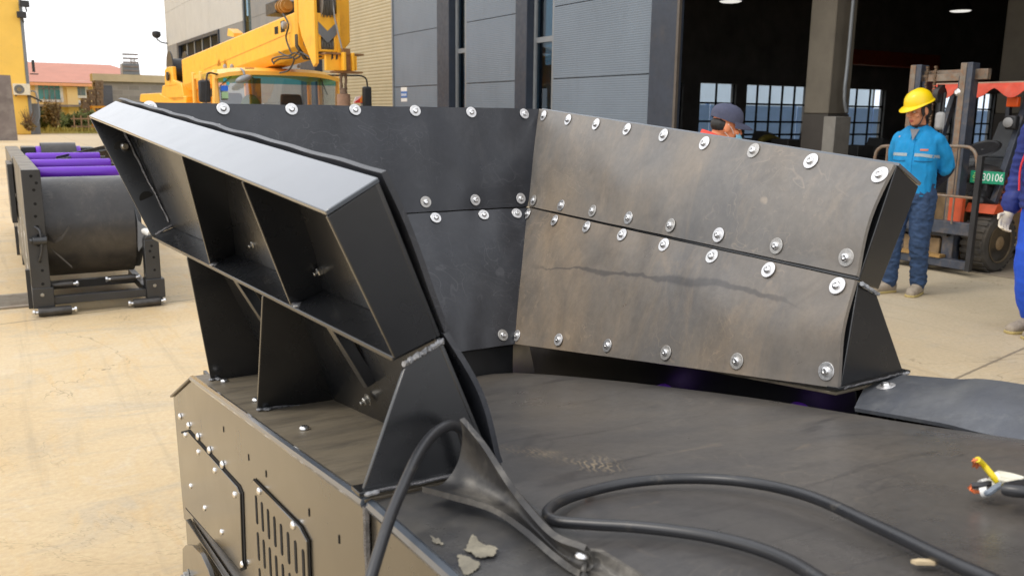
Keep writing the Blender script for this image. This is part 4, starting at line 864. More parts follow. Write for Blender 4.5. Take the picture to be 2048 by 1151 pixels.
# grey block wall with coping
TG=74.; a=aty(205,240,TG); b_=aty(350,240,TG); zt2=aty(215,163,TG).z
def brickmat():
    t=NT('grey_block_wall'); v=t.coord((1,1,1),(0,0,0),(math.pi/2,0,0)); b=t.n('ShaderNodeTexBrick'); b.inputs['Scale'].default_value=1; b.inputs['Color1'].default_value=(.24,.225,.21,1); b.inputs['Color2'].default_value=(.36,.335,.31,1); b.inputs['Mortar'].default_value=(.34,.33,.31,1); b.inputs['Brick Width'].default_value=.8; b.inputs['Row Height'].default_value=.38; b.inputs['Mortar Size'].default_value=.03; t.l(v,b.inputs[0])
    n=t.noise(t.coord(),.7,8,.7); c=t.mix(t.math('MULTIPLY',t.ramp(n,[(.4,0.),(.65,1.)]),.8),b.outputs[0],(.33,.305,.28)); t.bsdf(c,.9); return t.m
gw=thing('block_wall','weathered grey block building wall with pale coping beside the stacked frames','wall',(a.x+6,TG,0))
m=MB(); m.box(a.x,b_.x+14,TG,TG+1.2,0,zt2); m.build('wall',brickmat(),gw); m=MB(); m.box(a.x+.003,aty(229,240,TG).x,TG-.06,TG-.005,0,zt2-.3); m.build('render_patch',pm('dark_render',srgb(95,98,108),.9,0,.25,.7),gw); m=MB(); m.box(a.x-.4,a.x-.003,TG-.1,TG+1.2,0,zt2+.05); m.build('corner_pier',pm('pale_pier',srgb(165,160,150),.9),gw); m=MB(); m.box(a.x-.5,b_.x+14,TG-.3,TG+1.4,zt2+.003,zt2+.55); m.build('coping',pm('pale_coping',srgb(195,180,150),.9,0,.1,1),gw)
c=aty(261,153,TG+.5); w=aty(278,153,TG+.5).x-c.x; cr=thing('steel_crate','grey louvred steel unit standing on top of the block wall','crate',(c.x,TG+.5,zt2+.55))
m=MB(); m.box(c.x-w,c.x+w,TG-.1,TG+1.2,zt2+.55,c.z+.95); m.build('body',MT['lframe'],cr,bevel=.04); m=MB()
for k in range(5): z=zt2+.8+k*.3; m.box(c.x-w*.9,c.x+w*.9,TG-.17,TG-.105,z,z+.12)
m.build('louvre',MT['cslab'],cr)
# lattice mast
TM=140.; c=aty(267,146,TM); h=aty(267,119,TM).z; lm=thing('lattice_mast','thin pale lattice mast rising behind the red roof','mast',(c.x,TM,0)); m=MB()
for sx in (-.5,.5):
    for sy in (-.5,.5): m.bar((c.x+sx,TM+sy,0),(c.x+sx*.5,TM+sy*.5,h),.12,.12)
for k in range(22):
    z0,z1=h*k/22,h*(k+1)/22; m.bar((c.x-.5+.25*k/22,TM-.5,z0),(c.x+.5-.25*k/22,TM-.5,z1),.1,.1); m.bar((c.x+.5-.25*k/22,TM-.5,z0),(c.x-.5+.25*k/22,TM-.5,z1),.1,.1)
m.build('mast_frame',pm('mast_galvanised',(.5,.5,.52),.5),lm)
# stacked rusty frames
MT['rustf']=pm('rusty_frame_steel',srgb(120,100,78),.8,0,.3,2,.1); MT['rusty']=pm('yellow_frame_steel',srgb(220,150,40),.7)
TF=70.
def frame_thing(px,pyb,w,h,lab,mt='rustf'):
    c=aty(px,pyb,TF); zb0=max(c.z,0); b=.16; t_=thing('storage_rack',lab,'rack',(c.x,TF,zb0),'stacked steel racks'); m=MB()
    for x in (c.x-w/2,c.x+w/2):
        for y in (TF-.7,TF+.7): m.box(x-b/2,x+b/2,y-b/2,y+b/2,zb0,zb0+h)
    for z in (zb0+b/2,zb0+h-b/2):
        for y in (TF-.7,TF+.7): m.box(c.x-w/2,c.x+w/2,y-b/2+.002,y+b/2-.002,z-b/2,z+b/2)
        for x in (c.x-w/2,c.x+w/2): m.box(x-b/2+.002,x+b/2-.002,TF-.7,TF+.7,z-b/2,z+b/2)
    m.bar((c.x-w/2,TF-.7,zb0),(c.x+w/2,TF-.7,zb0+h),.1,.1); m.bar((c.x-w/2,TF+.7,zb0+h),(c.x+w/2,TF+.7,zb0),.1,.1); m.build('frame',MT[mt],t_); return t_
yy=lambda py: aty(185,py,TF).z
lev=[(250,228),(228,212),(212,196),(196,179),(179,161)]
cols=[(172,3,'left'),(184,4,'middle'),(197,5,'right')]
wds=('bottom','second','third','fourth','top')
for px,n,nm in cols:
    for k in range(n):
        frame_thing(px,lev[k][0],aty(px+5.6,200,TF).x-aty(px-5.6,200,TF).x,(yy(lev[k][1])-max(0,yy(lev[k][0])))*.97,f'rusty open steel rack, {wds[k]} of the {nm} stack beside the grey block wall')
frame_thing(201,240,1.1,yy(212)-0,'yellow painted steel rack against the grey block wall','rusty').location=W((aty(201,240,TF-1.2).x,TF-2.2,0))
# white wrapped bale
c=aty(149,238,68.); m=MB(); m.ell((c.x-.25,68,.55),(.42,.4,.62)); m.ell((c.x+.22,68,.5),(.45,.4,.5)); m.ell((c.x+.05,68,.25),(.55,.45,.3)); 
single(m,'wrapped_bale',pm('white_tarp',(.82,.82,.8),.7,0,.06,1.5,.4),'white tarpaulin wrapped heap behind the shrubs','tarpaulin',(c.x,68,0))
# lawn strip
m=MB(); la=atz(60,267).y; P=[]
lx0,lx1=aty(58,267,la).x,aty(420,267,la).x
m.prism([(lx0-1,la,0.12),(lx1,la,0.12),(lx1+20,la+40,.12),(lx0-2,la+40,.12)],V((0,0,-.11))); o=m.build('lawn',pm('dry_lawn',srgb(175,160,90),.9,0,.35,.6,.2,dirt=srgb(120,130,60),dirt_amt=.6,dscale=.5),None,base=(lx0,la,0)); tag(o,'dry yellow green lawn strip before the red roofed building','lawn',kind='structure')
m=MB()
for k in range(5000):
    x=random.uniform(lx0,lx1); y=la+random.random()**2*9; h=random.uniform(.08,.4)*(1.4 if random.random()<.1 else .8); a=random.uniform(0,6.3); d=V((math.cos(a),math.sin(a),0))*.05; l=V((random.uniform(-.1,.1),random.uniform(-.1,.1),h)); b=V((x,y,.11)); m.add([b-d,b+d,b+l],[(0,1,2)])
o=m.build('grass',pm('dry_grass',srgb(165,150,75),.9,0,.4,.8),None,base=(lx0,la,0),flat=True); tag(o,'dry yellowish grass tufts along the far lawn','grass',kind='stuff')
# shrubs and bare saplings
MT['leaf1']=pm('shrub_leaf_olive',srgb(105,112,58),.8,0,.5,.9); MT['leaf2']=pm('shrub_leaf_brown',srgb(135,110,62),.8,0,.5,.9); MT['twig']=pm('bare_twig',srgb(115,88,62),.9)
def shrub(px,pyb,pyt,wpx,t,lab,mt,n=1500,bare=0):
    c=aty(px,pyb,t); c.z=max(c.z,.1); h=aty(px,pyt,t).z-c.z; w=aty(px+wpx/2,pyb,t).x-aty(px-wpx/2,pyb,t).x; th=thing('shrub',lab,'shrub',(c.x,t,c.z)); m=MB()
    tips=[]
    for k in range(14):
        a=random.uniform(0,6.3); r=random.uniform(.2,.9)*w*.5; tip=V((c.x+math.cos(a)*r,t+math.sin(a)*r,c.z+h*random.uniform(.6,1.0))); m.tube(catmull([V((c.x,t,c.z)),lerp(V((c.x,t,c.z)),tip,.5)+V((0,0,h*.1)),tip],3),[.05,.045,.04,.03,.02,.015,.01],5); tips.append(tip)
        if bare: 
            for q in range(5): p=lerp(V((c.x,t,c.z)),tip,random.uniform(.4,.95)); m.tube([p,p+V((random.uniform(-.4,.4),random.uniform(-.4,.4),random.uniform(.3,1.1)))],[.02,.006],4)
    m.build('stem',MT['twig'],th)
    m=MB(); cl=[V((c.x+random.gauss(0,.26)*w,t+random.gauss(0,.2)*w,c.z+h*random.uniform(.25,.85))) for _ in range(16)]
    for k in range(n):
        q=random.choice(cl); p=q+V((random.gauss(0,.12)*w,random.gauss(0,.12)*w,random.gauss(0,.12)*h)); 
        if p.z<c.z: continue
        s=random.uniform(.06,.14); u=V((random.gauss(0,1),random.gauss(0,1),random.gauss(0,1))).normalized(); v2=u.orthogonal().normalized(); m.add([p-u*s,p+v2*s*.6,p+u*s,p-v2*s*.6],[(0,1,2,3)])
    m.build('foliage',MT[mt],th,flat=True)
shrub(97,258,218,50,66,'broad olive brown shrub in front of the red roofed building','leaf1',2600); shrub(128,256,230,36,67,'lower brownish shrub right of the broad olive shrub','leaf1',1500); shrub(176,258,222,40,66.5,'leafy shrub below the stacked steel frames','leaf1',2000); shrub(112,262,205,34,65,'tall thin bare reddish shrub before the olive bushes','leaf2',500,1); shrub(58,262,246,18,60.4,'small dry shrub at the foot of the yellow wall','leaf2',260,1)
m=MB(); fx=aty(150,262,64.).x
for k in range(26): x=fx+k*.42; m.box(x-.04,x+.04,64-.04,64+.04,.1,1.15)
m.box(fx-.2,fx+11,63.98,64.02,.9,.98); m.box(fx-.2,fx+11,63.98,64.02,.4,.48)
single(m,'picket_fence',pm('weathered_fence_wood',srgb(150,120,92),.9,0,.2,3),'low brownish picket fence at the lawn edge beyond the yard','fence',(fx,64,0))
# ================================================================ second conveyor with purple rollers (yard metres)
t0=7.15
rcv=thing('roller_conveyor','black belt conveyor with purple rollers standing on the yard at the left','conveyor',(-.75,9,0))
MT['drumbelt']=rubber('worn_drum_belt',(.032,.03,.029),(.075,.066,.056),.8,.38,2.2)
MT['cframe']=pm('conveyor_black_frame',(.02,.021,.023),.4,0,.25,6,.05,spec=.7)
MT['cside']=pm('conveyor_side_paint',(.085,.074,.056),.4,0,.15,2,.04,spec=.8)
xl0,xl1=-1.20,-1.085; xr0,xr1=-.42,-.31; LEN=6.2
m=MB(); m.box(xl0,xl1,t0,t0+2.3,.66,1.075); m.build('side_frame',MT['cside'],rcv,bevel=.006)
m=MB(); m.box(xl0-.01,xl1+.01,t0+2.32,t0+5.4,.72,1.05); m.build('side_frame',MT['cside'],rcv,bevel=.006)
m=MB(); m.box(xl0-.055,xl0-.01,t0+2.2,t0+2.9,.45,1.0); m.build('side_bracket',MT['cframe'],rcv,bevel=.004)
m=MB(); m.box(xl0,xl1,t0,t0+5.6,.115,.645); lp=m.build('side_plate',MT['cside'],rcv,bevel=.006)
m=MB(); m.box(xl0-.004,xl1+.004,t0-.012,t0-.001,.12,1.075); fpl=m.build('end_post',MT['cframe'],rcv,bevel=.003)
m=MB()
for z,dx in ((1.03,.02),(.98,.05),(.93,.03),(.83,.03),(.74,.025),(.665,.03),(.60,.03),(.53,.025),(.44,.03),(.34,.035),(.24,.03)):
    m.lathe([(.011,0),(.011,.001),(.0001,.001)],((xl0+xl1)/2-.02+dx,t0-.012,z),(0,-1,0),12)
m.loose('bolt_hole',MT['hole'],fpl)
for z in (.22,):
    pass
m=MB(); m.box(xr0,xr1,t0,t0+.12,.03,.52); m.prism([(xr0,t0+.001,.52),(xr1,t0+.001,.52),(xr1-.03,t0+.001,.56),(xr0+.02,t0+.001,.55)],V((0,.1,0))); rp=m.build('end_post',MT['cframe'],rcv,bevel=.006)
m=MB(); m.box(xr1-.03,xr1,t0+.13,t0+5.2,.35,.5); m.build('side_rail',MT['cframe'],rcv)
m=MB()
for z,dx in ((.47,.0),(.43,-.015),(.38,.01),(.28,.01)): m.lathe([(.010,0),(.010,.001),(.0001,.001)],((xr0+xr1)/2+dx,t0,z),(0,-1,0),12)
m.loose('bolt_hole',MT['hole'],rp)
for x0,x1,pa in ((xl0,xl1,fpl),(xr0,xr1,rp)):
    m=MB(); m.box(x0-.006,x1+.02,t0-.02,t0+.14,.06,.21); b=m.build('foot_bracket',MT['cframe'],pa,bevel=.004); 
    place(NUT,'bolt',((x0+x1)/2,t0-.021,.16),(0,-1,0),pa)
m=MB(); m.box(xl1+.005,xr0-.005,t0+.0,t0+.07,.075,.135); m.build('cross_beam',MT['cframe'],rcv,bevel=.003); m=MB(); m.box(xl1,xr0,t0+.55,t0+.62,.09,.15); m.build('cross_beam',MT['cframe'],rcv); m=MB(); m.box(xr0-.02,xr0+.03,t0+.1,t0+.9,.09,.15); m.build('cross_beam',MT['cframe'],rcv)
# small support rollers under the feet
MT['roll']=pm('dark_steel_roller',(.075,.07,.065),.35,.6,.3,20,.05)
def mini(x0,x1,y,z,r=.033):
    m=MB(); m.lathe([(r*.92,0),(r,.006),(r,x1-x0-.006),(r*.92,x1-x0)],(x0,y,z),(1,0,0),20); o=m.build('support_roller',MT['roll'],rcv)
    m=MB(); m.cyl((x0-.035,y,z),(x1+.035,y,z),.012,seg=12); m.lathe([(.02,0),(.02,.014),(.012,.02)],(x0-.036,y,z),(1,0,0),6); m.lathe([(.02,0),(.02,.014),(.012,.02)],(x1+.02,y,z),(1,0,0),6); m.build('axle',MT['zinc'],o)
mini(xl0+.02,xl0+.24,t0-.045,.036); mini(-.53,-.33,t0-.03,.036); mini(xl1+.0,xl1+.16,t0+.12,.20,.026); mini(-.66,-.48,t0+.14,.21,.026)
# belted drums
def drum(y,z,r,x0,x1):
    m=MB(); 
    P=[]
    for i in range(33):
        a=math.pi*(-.75+1.5*i/32); row=[]
        for j in range(9):
            row.append(V((x0+(x1-x0)*j/8,y-math.cos(a)*r*1.0,z+math.sin(a)*r)))
        P.append(row)
    P=[[V((q.x,y+.7,z-r*.9)) for q in P[0]]]+P+[[V((q.x,y+5.0,z+r*.98)) for q in P[-1]]] if r>.3 else P
    m.slab(P,V((0,.008,0))); b=m.build('drum_belt',MT['drumbelt'],rcv,angle=50)
    m=MB(); m.cyl((x0-.05,y,z),(x1+.05,y,z),r*.8 if r<.3 else r*.93,seg=36); m.build('drum',MT['purple'] if r<.3 else MT['cframe'],b)
drum(t0+.50,.60,.385,-1.075,-.455)
# flat belt top and purple return rollers
def roller(y,z,r,x0,x1): 
    m=MB(); m.lathe([(r*.9,0),(r,.01),(r,x1-x0-.01),(r*.9,x1-x0)],(x0,y,z),(1,0,0),28); o=m.build('purple_roller',MT['purple'],rcv); m=MB(); m.cyl((x0-.05,y,z),(x1+.05,y,z),.018,seg=10); m.build('axle',MT['roll'],o)
pr=[(140,339),(140,323),(120,310)]
for (px,py),y in zip(pr,(t0+1.15,t0+1.95,t0+2.85)):
    c=aty(px,py,y); roller(y,c.z-.03,.055,xl1+.01,-.40)
for px,y in ((100,t0+4.7),):
    c=aty(px,285,y); x0=aty(80,290,y).x; x1=aty(150,290,y).x
    drum(y,c.z-.2,.2,x0,x1); m=MB(); m.box(x0-.2,x0-.05,y-.05,y+.35,c.z-.2,c.z-.05); m.box(x1+.06,x1+.2,y-.05,y+.3,c.z-.2,c.z-.06); m.loose('bearing_block',MT['cframe'],rcv,bevel=.01)
# sloping side wing at right rear
a=aty(112,313,t0+2.6); b=aty(225,287,t0+3.6); c=aty(250,310,t0+3.4); d=aty(150,322,t0+2.6)
m=MB(); m.prism([a,b,b+V((0,0,-.35)),a+V((0,0,-.05))],V((0,.03,0))); wg=m.build('side_wing',MT['cframe'],rcv); m=MB(); m.bar(a+V((0,-.01,-.03)),b+V((0,-.01,-.05)),.03,.012); m.build('wing_edge',MT['lframe'],wg)
# scraper blades, pipe and cable at the drum
m=MB(); m.slab([[V((-1.07,t0+.05,.60)),V((-1.03,t0+.02,.56)),V((-.98,t0-.01,.585)),V((-.93,t0-.03,.66))],[V((-1.07,t0+.05,.55)),V((-1.03,t0+.02,.53)),V((-.98,t0-.01,.56)),V((-.925,t0-.03,.645))]],V((0,.006,0))); m.build('scraper_blade',MT['drumbelt'],rcv); m=MB(); m.slab([[V((-1.06,t0+.02,.50)),V((-1.0,t0-.02,.44)),V((-.93,t0-.03,.36))],[V((-1.06,t0+.02,.49)),V((-1.0,t0-.02,.425)),V((-.93,t0-.03,.345))]],V((0,.006,0))); m.build('scraper_blade',MT['drumbelt'],rcv)
m=MB(); m.tube(catmull([(-1.15,t0-.01,.665),(-1.12,t0-.05,.63),(-1.12,t0-.06,.5),(-1.14,t0-.04,.42),(-1.13,t0,.405)],6),.008,8); m.build('cable',MT['cable'],rcv)
m=MB(); m.cyl((-1.17,t0-.05,.565),(-1.08,t0-.05,.565),.03,seg=16); m.cyl((-1.19,t0-.05,.565),(-1.17,t0-.05,.565),.02,seg=6); m.build('clamp',MT['cframe'],rcv,bevel=.003)
m=MB(); m.cyl((-.46,t0+.25,.62),(-.36,t0+.02,.56),.03,seg=14); m.build('pipe',MT['white'],rcv); m=MB(); m.slab([[V((-.45,t0+.2,.78)),V((-.44,t0+.1,.66)),V((-.36,t0+.05,.58))],[V((-.45,t0+.2,.55)),V((-.45,t0+.1,.42)),V((-.38,t0+.05,.52))]],V((.006,.004,0))); m.build('scraper_blade',MT['strip'],rcv)
# white lettering strokes painted on the long side plate (worn, illegible in the photo)
MT['paintw']=pm('white_stencil_paint',srgb(225,222,215),.6,0,.1,30)
xs_=xl0-.0015
def stroke(y0,z0,y1,z1,w=.022):
    a,b=V((xs_,y0,z0)),V((xs_,y1,z1)); d=(b-a).normalized(); n=V((0,-d.z,d.y))*w/2; m.prism([a-n,a+n,b+n,b-n],V((-.001,0,0)))
for base,k in ((t0+.75,0),(t0+1.65,1),(t0+2.9,2)):
    s_=(.26,.22,.34)[k]; z=.40
    L_=[((0,1,0,0),(-.35,.8,.35,.8),(-.35,.3,.35,.3),(.35,.8,.35,.3),(-.45,.05,.45,.05)),((-.3,.9,.1,.6),(.1,.9,-.2,.5),(-.35,.45,.35,.45),(0,.45,0,0)),((-.4,.9,.4,.9),(0,.9,0,.1),(-.4,.5,.4,.5),(-.4,.1,.4,.1),(.3,.4,.4,.2))][k]
    m=MB()
    for a0,b0,a1,b1 in L_: stroke(base+a0*s_,z-.16+b0*.36,base+a1*s_,z-.16+b1*.36)
    m.build('stencil_letter',MT['paintw'],lp)
m=MB()
for y in (t0+.3,t0+3.2): m.box(xl0-.03,xl0-.002,y,y+.06,.0,.3)
for y in (t0+2.5,t0+5.2): m.box(xl0,xl1,y,y+.1,0,.12); m.box(xr0,xr1,y,y+.1,0,.4)
m.loose('stand_leg',MT['cframe'],rcv)
# ================================================================ truck crane
TC=16.; XB0,XB1=2.98,3.56
trk=thing('truck_crane','yellow mobile truck crane with its boom over the cab before the shutter','crane truck',(3.2,20,0))
MT['cglass']=glassmat('windscreen_glass',(.86,.90,.90),.16); MT['teals']=glassmat('teal_sun_band',(.14,.50,.58),.06)
cx0,cx1=2.06,4.38; zrf=2.30; zws=aty(550,149,TC).z
# cab shell: side profile panels, pillars, roof
m=MB(); m.box(cx0,cx1,TC+.02,TC+1.75,.65,1.42); m.build('cab_body',MT['yellow2'],trk,bevel=.04)
P=[]
for i in range(11):
    u=i/10; row=[]
    for j in range(9):
        w=j/8; x=cx0+.03+(cx1-cx0-.06)*u; y=TC-.17-.09*(1-(2*u-1)**2)*(1-w)+1.90*w; z=zrf-.09*(2*u-1)**4-.085*(max(0,.22-w)/.22)**2-.04*w; row.append(V((x,y,z)))
    P.append(row)
m=MB(); m.slab(P,V((0,0,-.07))); rf=m.build('cab_roof',MT['yellow2'],trk,angle=60)
wl,wr=aty(437,175,TC).x,aty(672,175,TC).x
m=MB()
for x0,x1 in ((cx0,wl),(wr,cx1)): m.hexa([(x0,TC-.08,1.4),(x1,TC-.1,1.4),(x1,TC+.05,1.4),(x0,TC+.1,1.4)],[(x0+.05,TC+.03,zws+.05),(x1,TC+.01,zws+.05),(x1,TC+.14,zws+.05),(x0+.05,TC+.16,zws+.05)])
for y in (TC+.95,TC+1.62): m.box(cx0,cx0+.07,y,y+.1,1.4,zws+.05); m.box(cx1-.07,cx1,y,y+.1,1.4,zws+.05)
m.box(cx0+.02,cx1-.02,TC+1.66,TC+1.74,1.4,1.55); m.box(3.05,3.2,TC+1.66,TC+1.74,1.55,zws+.06)
m.loose('cab_pillar',MT['yellow2'],trk,bevel=.02)
P=[[V((wl+(wr-wl)*i/10,TC-.09+.11*j-.10*(1-(2*i/10-1)**2),1.38+(zws-1.36)*j)) for j in (0,.3,.62,.76,.9,1.)] for i in range(11)]
m=MB(); m.grid([r[:4] for r in P]); ws=m.build('windscreen',MT['cglass'],trk,angle=60); m=MB(); m.grid([r[3:] for r in P]); m.build('sun_band',MT['teals'],ws,angle=60)
m=MB(); m.box(cx0+.015,cx0+.02,TC+.2,TC+.93,1.42,zws); m.box(cx1-.02,cx1-.015,TC+.2,TC+.93,1.42,zws); m.build('side_window',MT['cglass'],trk)
m=MB(); m.tube([(wl+.02,TC-.13,1.37),(wr-.02,TC-.13,1.37)],.02,6); m.build('window_seal',MT['black'],ws)
# cab interior
MT['seat']=pm('dark_seat_cloth',(.12,.13,.14),.8); MT['curt']=pm('beige_curtain',srgb(170,155,130),.9,0,.2,3,stretch=(6,6,1))
for x in (2.65,3.8):
    m=MB(); m.box(x-.26,x+.26,TC+.6,TC+1.05,1.05,1.25); m.hexa([(x-.26,TC+.98,1.25),(x+.26,TC+.98,1.25),(x+.26,TC+1.1,1.25),(x-.26,TC+1.1,1.25)],[(x-.2,TC+1.1,1.85),(x+.2,TC+1.1,1.85),(x+.2,TC+1.2,1.85),(x-.2,TC+1.2,1.85)]); m.build('seat',MT['seat'],trk,bevel=.04)
m=MB(); m.lathe([(.21,0),(.23,.015),(.21,.03),(.19,.015)],(2.72,TC+.35,1.5),(0,-.55,.83),24); m.build('steering_wheel',MT['black'],trk)
m=MB(); m.box(cx0+.1,cx1-.1,TC+.0,TC+.3,1.15,1.42); m.build('dashboard',MT['seat'],trk,bevel=.03)
m=MB(); m.ell((2.85,TC+.5,1.62),(.18,.14,.2)); m.build('green_cushion',pm('green_cushion',srgb(110,125,60),.8),trk)
m=MB()
for x0,x1 in ((3.15,3.32),): m.box(x0,x1,TC+1.5,TC+1.56,1.42,zws-.02)
m.loose('curtain',MT['curt'],trk)
m=MB(); 
for px,py,r in ((450,160,.035),(456,167,.03)): c=aty(px,py,TC-.14); m.lathe([(r,0),(r,.003),(.001,.003)],c,(0,-1,.1),14)
m.loose('round_sticker',pm('sticker_cyan',srgb(60,190,215),.5),ws); c=aty(449,176,TC-.15); m=MB(); m.box(c.x-.06,c.x+.06,c.y,c.y+.003,c.z-.05,c.z+.04); m.build('sticker',pm('sticker_blue',srgb(40,110,230),.5),ws); c=aty(450,190,TC-.15); m=MB(); m.box(c.x-.055,c.x+.055,c.y,c.y+.003,c.z-.06,c.z+.05); m.build('sticker',pm('sticker_green',srgb(165,205,160),.5),ws)
# mirrors
def mirror(px0,py0,px1,py1,y,arm):
    a=aty(px0,py0,y);b=aty(px1,py1,y); m=MB(); m.box(a.x,b.x,y-.05,y+.06,b.z,a.z); o=m.build('wing_mirror',MT['black'],trk,bevel=.035); m=MB(); m.tube(catmull(arm,6),.016,8); m.build('mirror_arm',MT['black'],o)
A=lambda px,py,y: aty(px,py,y)
mirror(396,160,422,205,TC-.25,[A(412,206,TC-.3),A(413,175,TC-.3),A(414,152,TC-.3),A(420,146,TC-.28),A(445,150,TC-.1),A(470,145,TC)])
mirror(725,173,743,215,TC-.2,[A(625,152,TC-.02),A(650,151,TC-.15),A(700,151,TC-.2),A(722,152,TC-.2),A(732,158,TC-.2),A(735,174,TC-.2)])
c=A(487,158,TC-.45); m=MB(); m.ell(c,(.15,.1,.06),Matrix.Rotation(-.35,3,'Y')); bm_=m.build('blind_spot_mirror',MT['lframe'],trk); m=MB(); m.tube(catmull([A(489,150,TC-.42),A(487,142,TC-.35),A(482,138,TC-.1)],5),.02,8); m.build('mirror_arm',MT['lframe'],bm_)
m=MB(); 
for k in range(3): m.tube([A(490+2*k,137+3*k,TC-.06),A(508,137+3*k,TC-.08)],.012,6)
m.build('wiper_rack',MT['black'],trk); m=MB()
for a_,b_ in (((440,172),(470,146)),((640,155),(655,190))): m.tube([A(*a_,TC-.16),A(*b_,TC-.16)],.008,6)
m.build('wiper',MT['black'],trk)
for px in (450,464,598): 
    c=A(px,134,TC+.3); m=MB(); m.lathe([(.035,-.02),(.035,.02),(.015,.05)],c,(0,0,1),12); m.build('marker_lamp',MT['grey'],trk)
# carrier, deck and wheels (mostly behind the hopper)
m=MB(); m.box(2.1,4.34,TC+1.8,TC+11.2,.95,1.25); m.box(2.5,3.95,TC+.2,TC+11,.6,.95); m.box(2.0,4.44,TC-.12,TC+.05,.45,.8); m.build('carrier_frame',MT['yellow'],trk,bevel=.02)
for y in (TC+.75,TC+5.9,TC+7.3):
    for x in (2.12,4.02):
        m=MB(); m.lathe([(.3,0),(.46,.01),(.5,.05),(.5,.25),(.46,.29),(.3,.3)],(x,y,.5),(1,0,0),28); w_=m.build('wheel',MT['tyre'],trk); m=MB(); m.lathe([(.28,-.012),(.25,.05),(.12,.02),(.12,-.03),(.001,-.03)],(x,y,.5),(1,0,0),20); m.build('rim',MT['grey'],w_)
for y in (TC+2.4,TC+10.8):
    m=MB(); m.box(1.95,4.5,y,y+.35,.75,1.0); m.box(1.9,2.05,y+.05,y+.3,.1,.98); m.box(4.4,4.55,y+.05,y+.3,.1,.98); m.loose('outrigger',MT['yellow'],trk,bevel=.02)
def q3(px,py,X=XB0): return atx(px,py,X)
# turret
a=q3(280,190); b=q3(322,188); 
m=MB(); m.prism([q3(279,202),q3(281,188),q3(318,186),q3(330,194),q3(372,192),q3(372,210),q3(300,215)],V((1.0,0,0))); m.build('turret_deck',MT['yellow'],trk,bevel=.02)
m=MB(); m.prism([q3(322,190),q3(325,171),q3(352,167),q3(362,166),q3(368,200),q3(350,204)],V((.62,0,0))); m.build('turret_frame',MT['yellow'],trk,bevel=.02)
m=MB(); m.prism([q3(330,175),q3(329,140),q3(334,134),q3(344,133),q3(346,160),q3(360,166),q3(352,172)],V((.1,0,0))); m.prism([p+V((.5,0,0)) for p in (q3(330,175),q3(329,140),q3(334,134),q3(344,133),q3(346,160),q3(360,166),q3(352,172))],V((.1,0,0))); m.loose('boom_pivot',MT['yellow'],trk,bevel=.02)
c=q3(351,140,XB0+.2); m=MB(); m.lathe([(.5,0),(.5,.03),(.3,.03),(.3,.4),(.5,.4),(.5,.43)],c+V((-.15,0,0)),(1,0,0),24); m.build('winch_drum',MT['darksteel'],trk)
c=q3(337,153,XB0-.03); m=MB(); m.cyl(c,c+V((-.05,0,0)),.12); m.build('pivot_pin',MT['darksteel'],trk)
# boom: three nested sections, lower edge bevelled
ra,rb_=q3(362,118),q3(368,182); ha,hb=q3(588,22),q3(604,108)
sec=[('boom_section',0.,1.,0.)]
def boomring(t,dx,dz):
    a=lerp(ra,ha,t);b=lerp(rb_,hb,t); x0,x1=XB0+dx,XB1-dx; zt,zbm=a.z-dz,b.z+dz; y=a.y*.5+b.y*.5; e=.14
    return [V((x0,y,zt-.03)),V((x0+.05,y,zt)),V((x1-.05,y,zt)),V((x1,y,zt-.03)),V((x1,y,zbm+e)),V((x1-.13,y,zbm)),V((x0+.13,y,zbm)),V((x0,y,zbm+e))]
m=MB(); A_=boomring(0,0,0);B_=boomring(1,0,0); m.add(A_+B_,[tuple(range(7,-1,-1)),tuple(range(8,16))]+[(i,(i+1)%8,(i+1)%8+8,i+8) for i in range(8)]); bo=m.build('boom',MT['yellow'],trk,bevel=.01,angle=25)
for t,dx,h0,h1,mt in ((1.0,-.05,.45,.06,'yellow'),(1.035,-.02,.42,.05,'yellow'),(1.065,.01,.38,.02,'yellow')):
    a=lerp(ra,ha,t);b=lerp(rb_,hb,t); y=(a.y+b.y)/2; x0,x1=XB0+dx,XB1-dx
    poly=[V((x0,y,a.z+h0)),V((x1,y,a.z+h0)),V((x1,y,b.z+.14)),V((x1-.14,y,b.z-h1)),V((x0+.14,y,b.z-h1)),V((x0,y,b.z+.14))]
    m=MB(); m.prism(poly,V((0,-.16,0))); m.build('boom_collar',MT['yellow'],bo,bevel=.01)
    m=MB(); m.prism([V((x0-.012,y-.02,b.z+.3)),V((x0-.012,y-.02,b.z+.12)),V((x0+.12,y-.02,b.z-h1-.02)),V((x0+.24,y-.02,b.z-h1-.02)),V((x0+.16,y-.02,b.z+.05)),V((x0+.02,y-.02,b.z+.22))],V((0,-.13,0))); m.build('wear_pad',MT['darksteel'],bo)
m=MB(); c=q3(553,61); m.box(XB0-.006,XB0+.001,c.y-.10,c.y+.10,c.z-.06,c.z+.06); c2=q3(566,53); m.box(XB0-.006,XB0+.001,c2.y-.1,c2.y+.12,c2.z-.09,c2.z+.09); m.build('boom_slot',MT['hole'],bo); m=MB(); m.lathe([(.06,0),(.06,.06),(.03,.08)],q3(572,51),(-1,0,0),12); m.build('slot_pin',MT['grey'],bo)
m=MB(); l0=q3(408,140);l1=q3(580,66); m.bar(l0+V((-.002,0,0)),l1+V((-.002,0,0)),.004,.015); m.build('weld_line',pm('boom_seam',srgb(205,135,25),.5),bo)
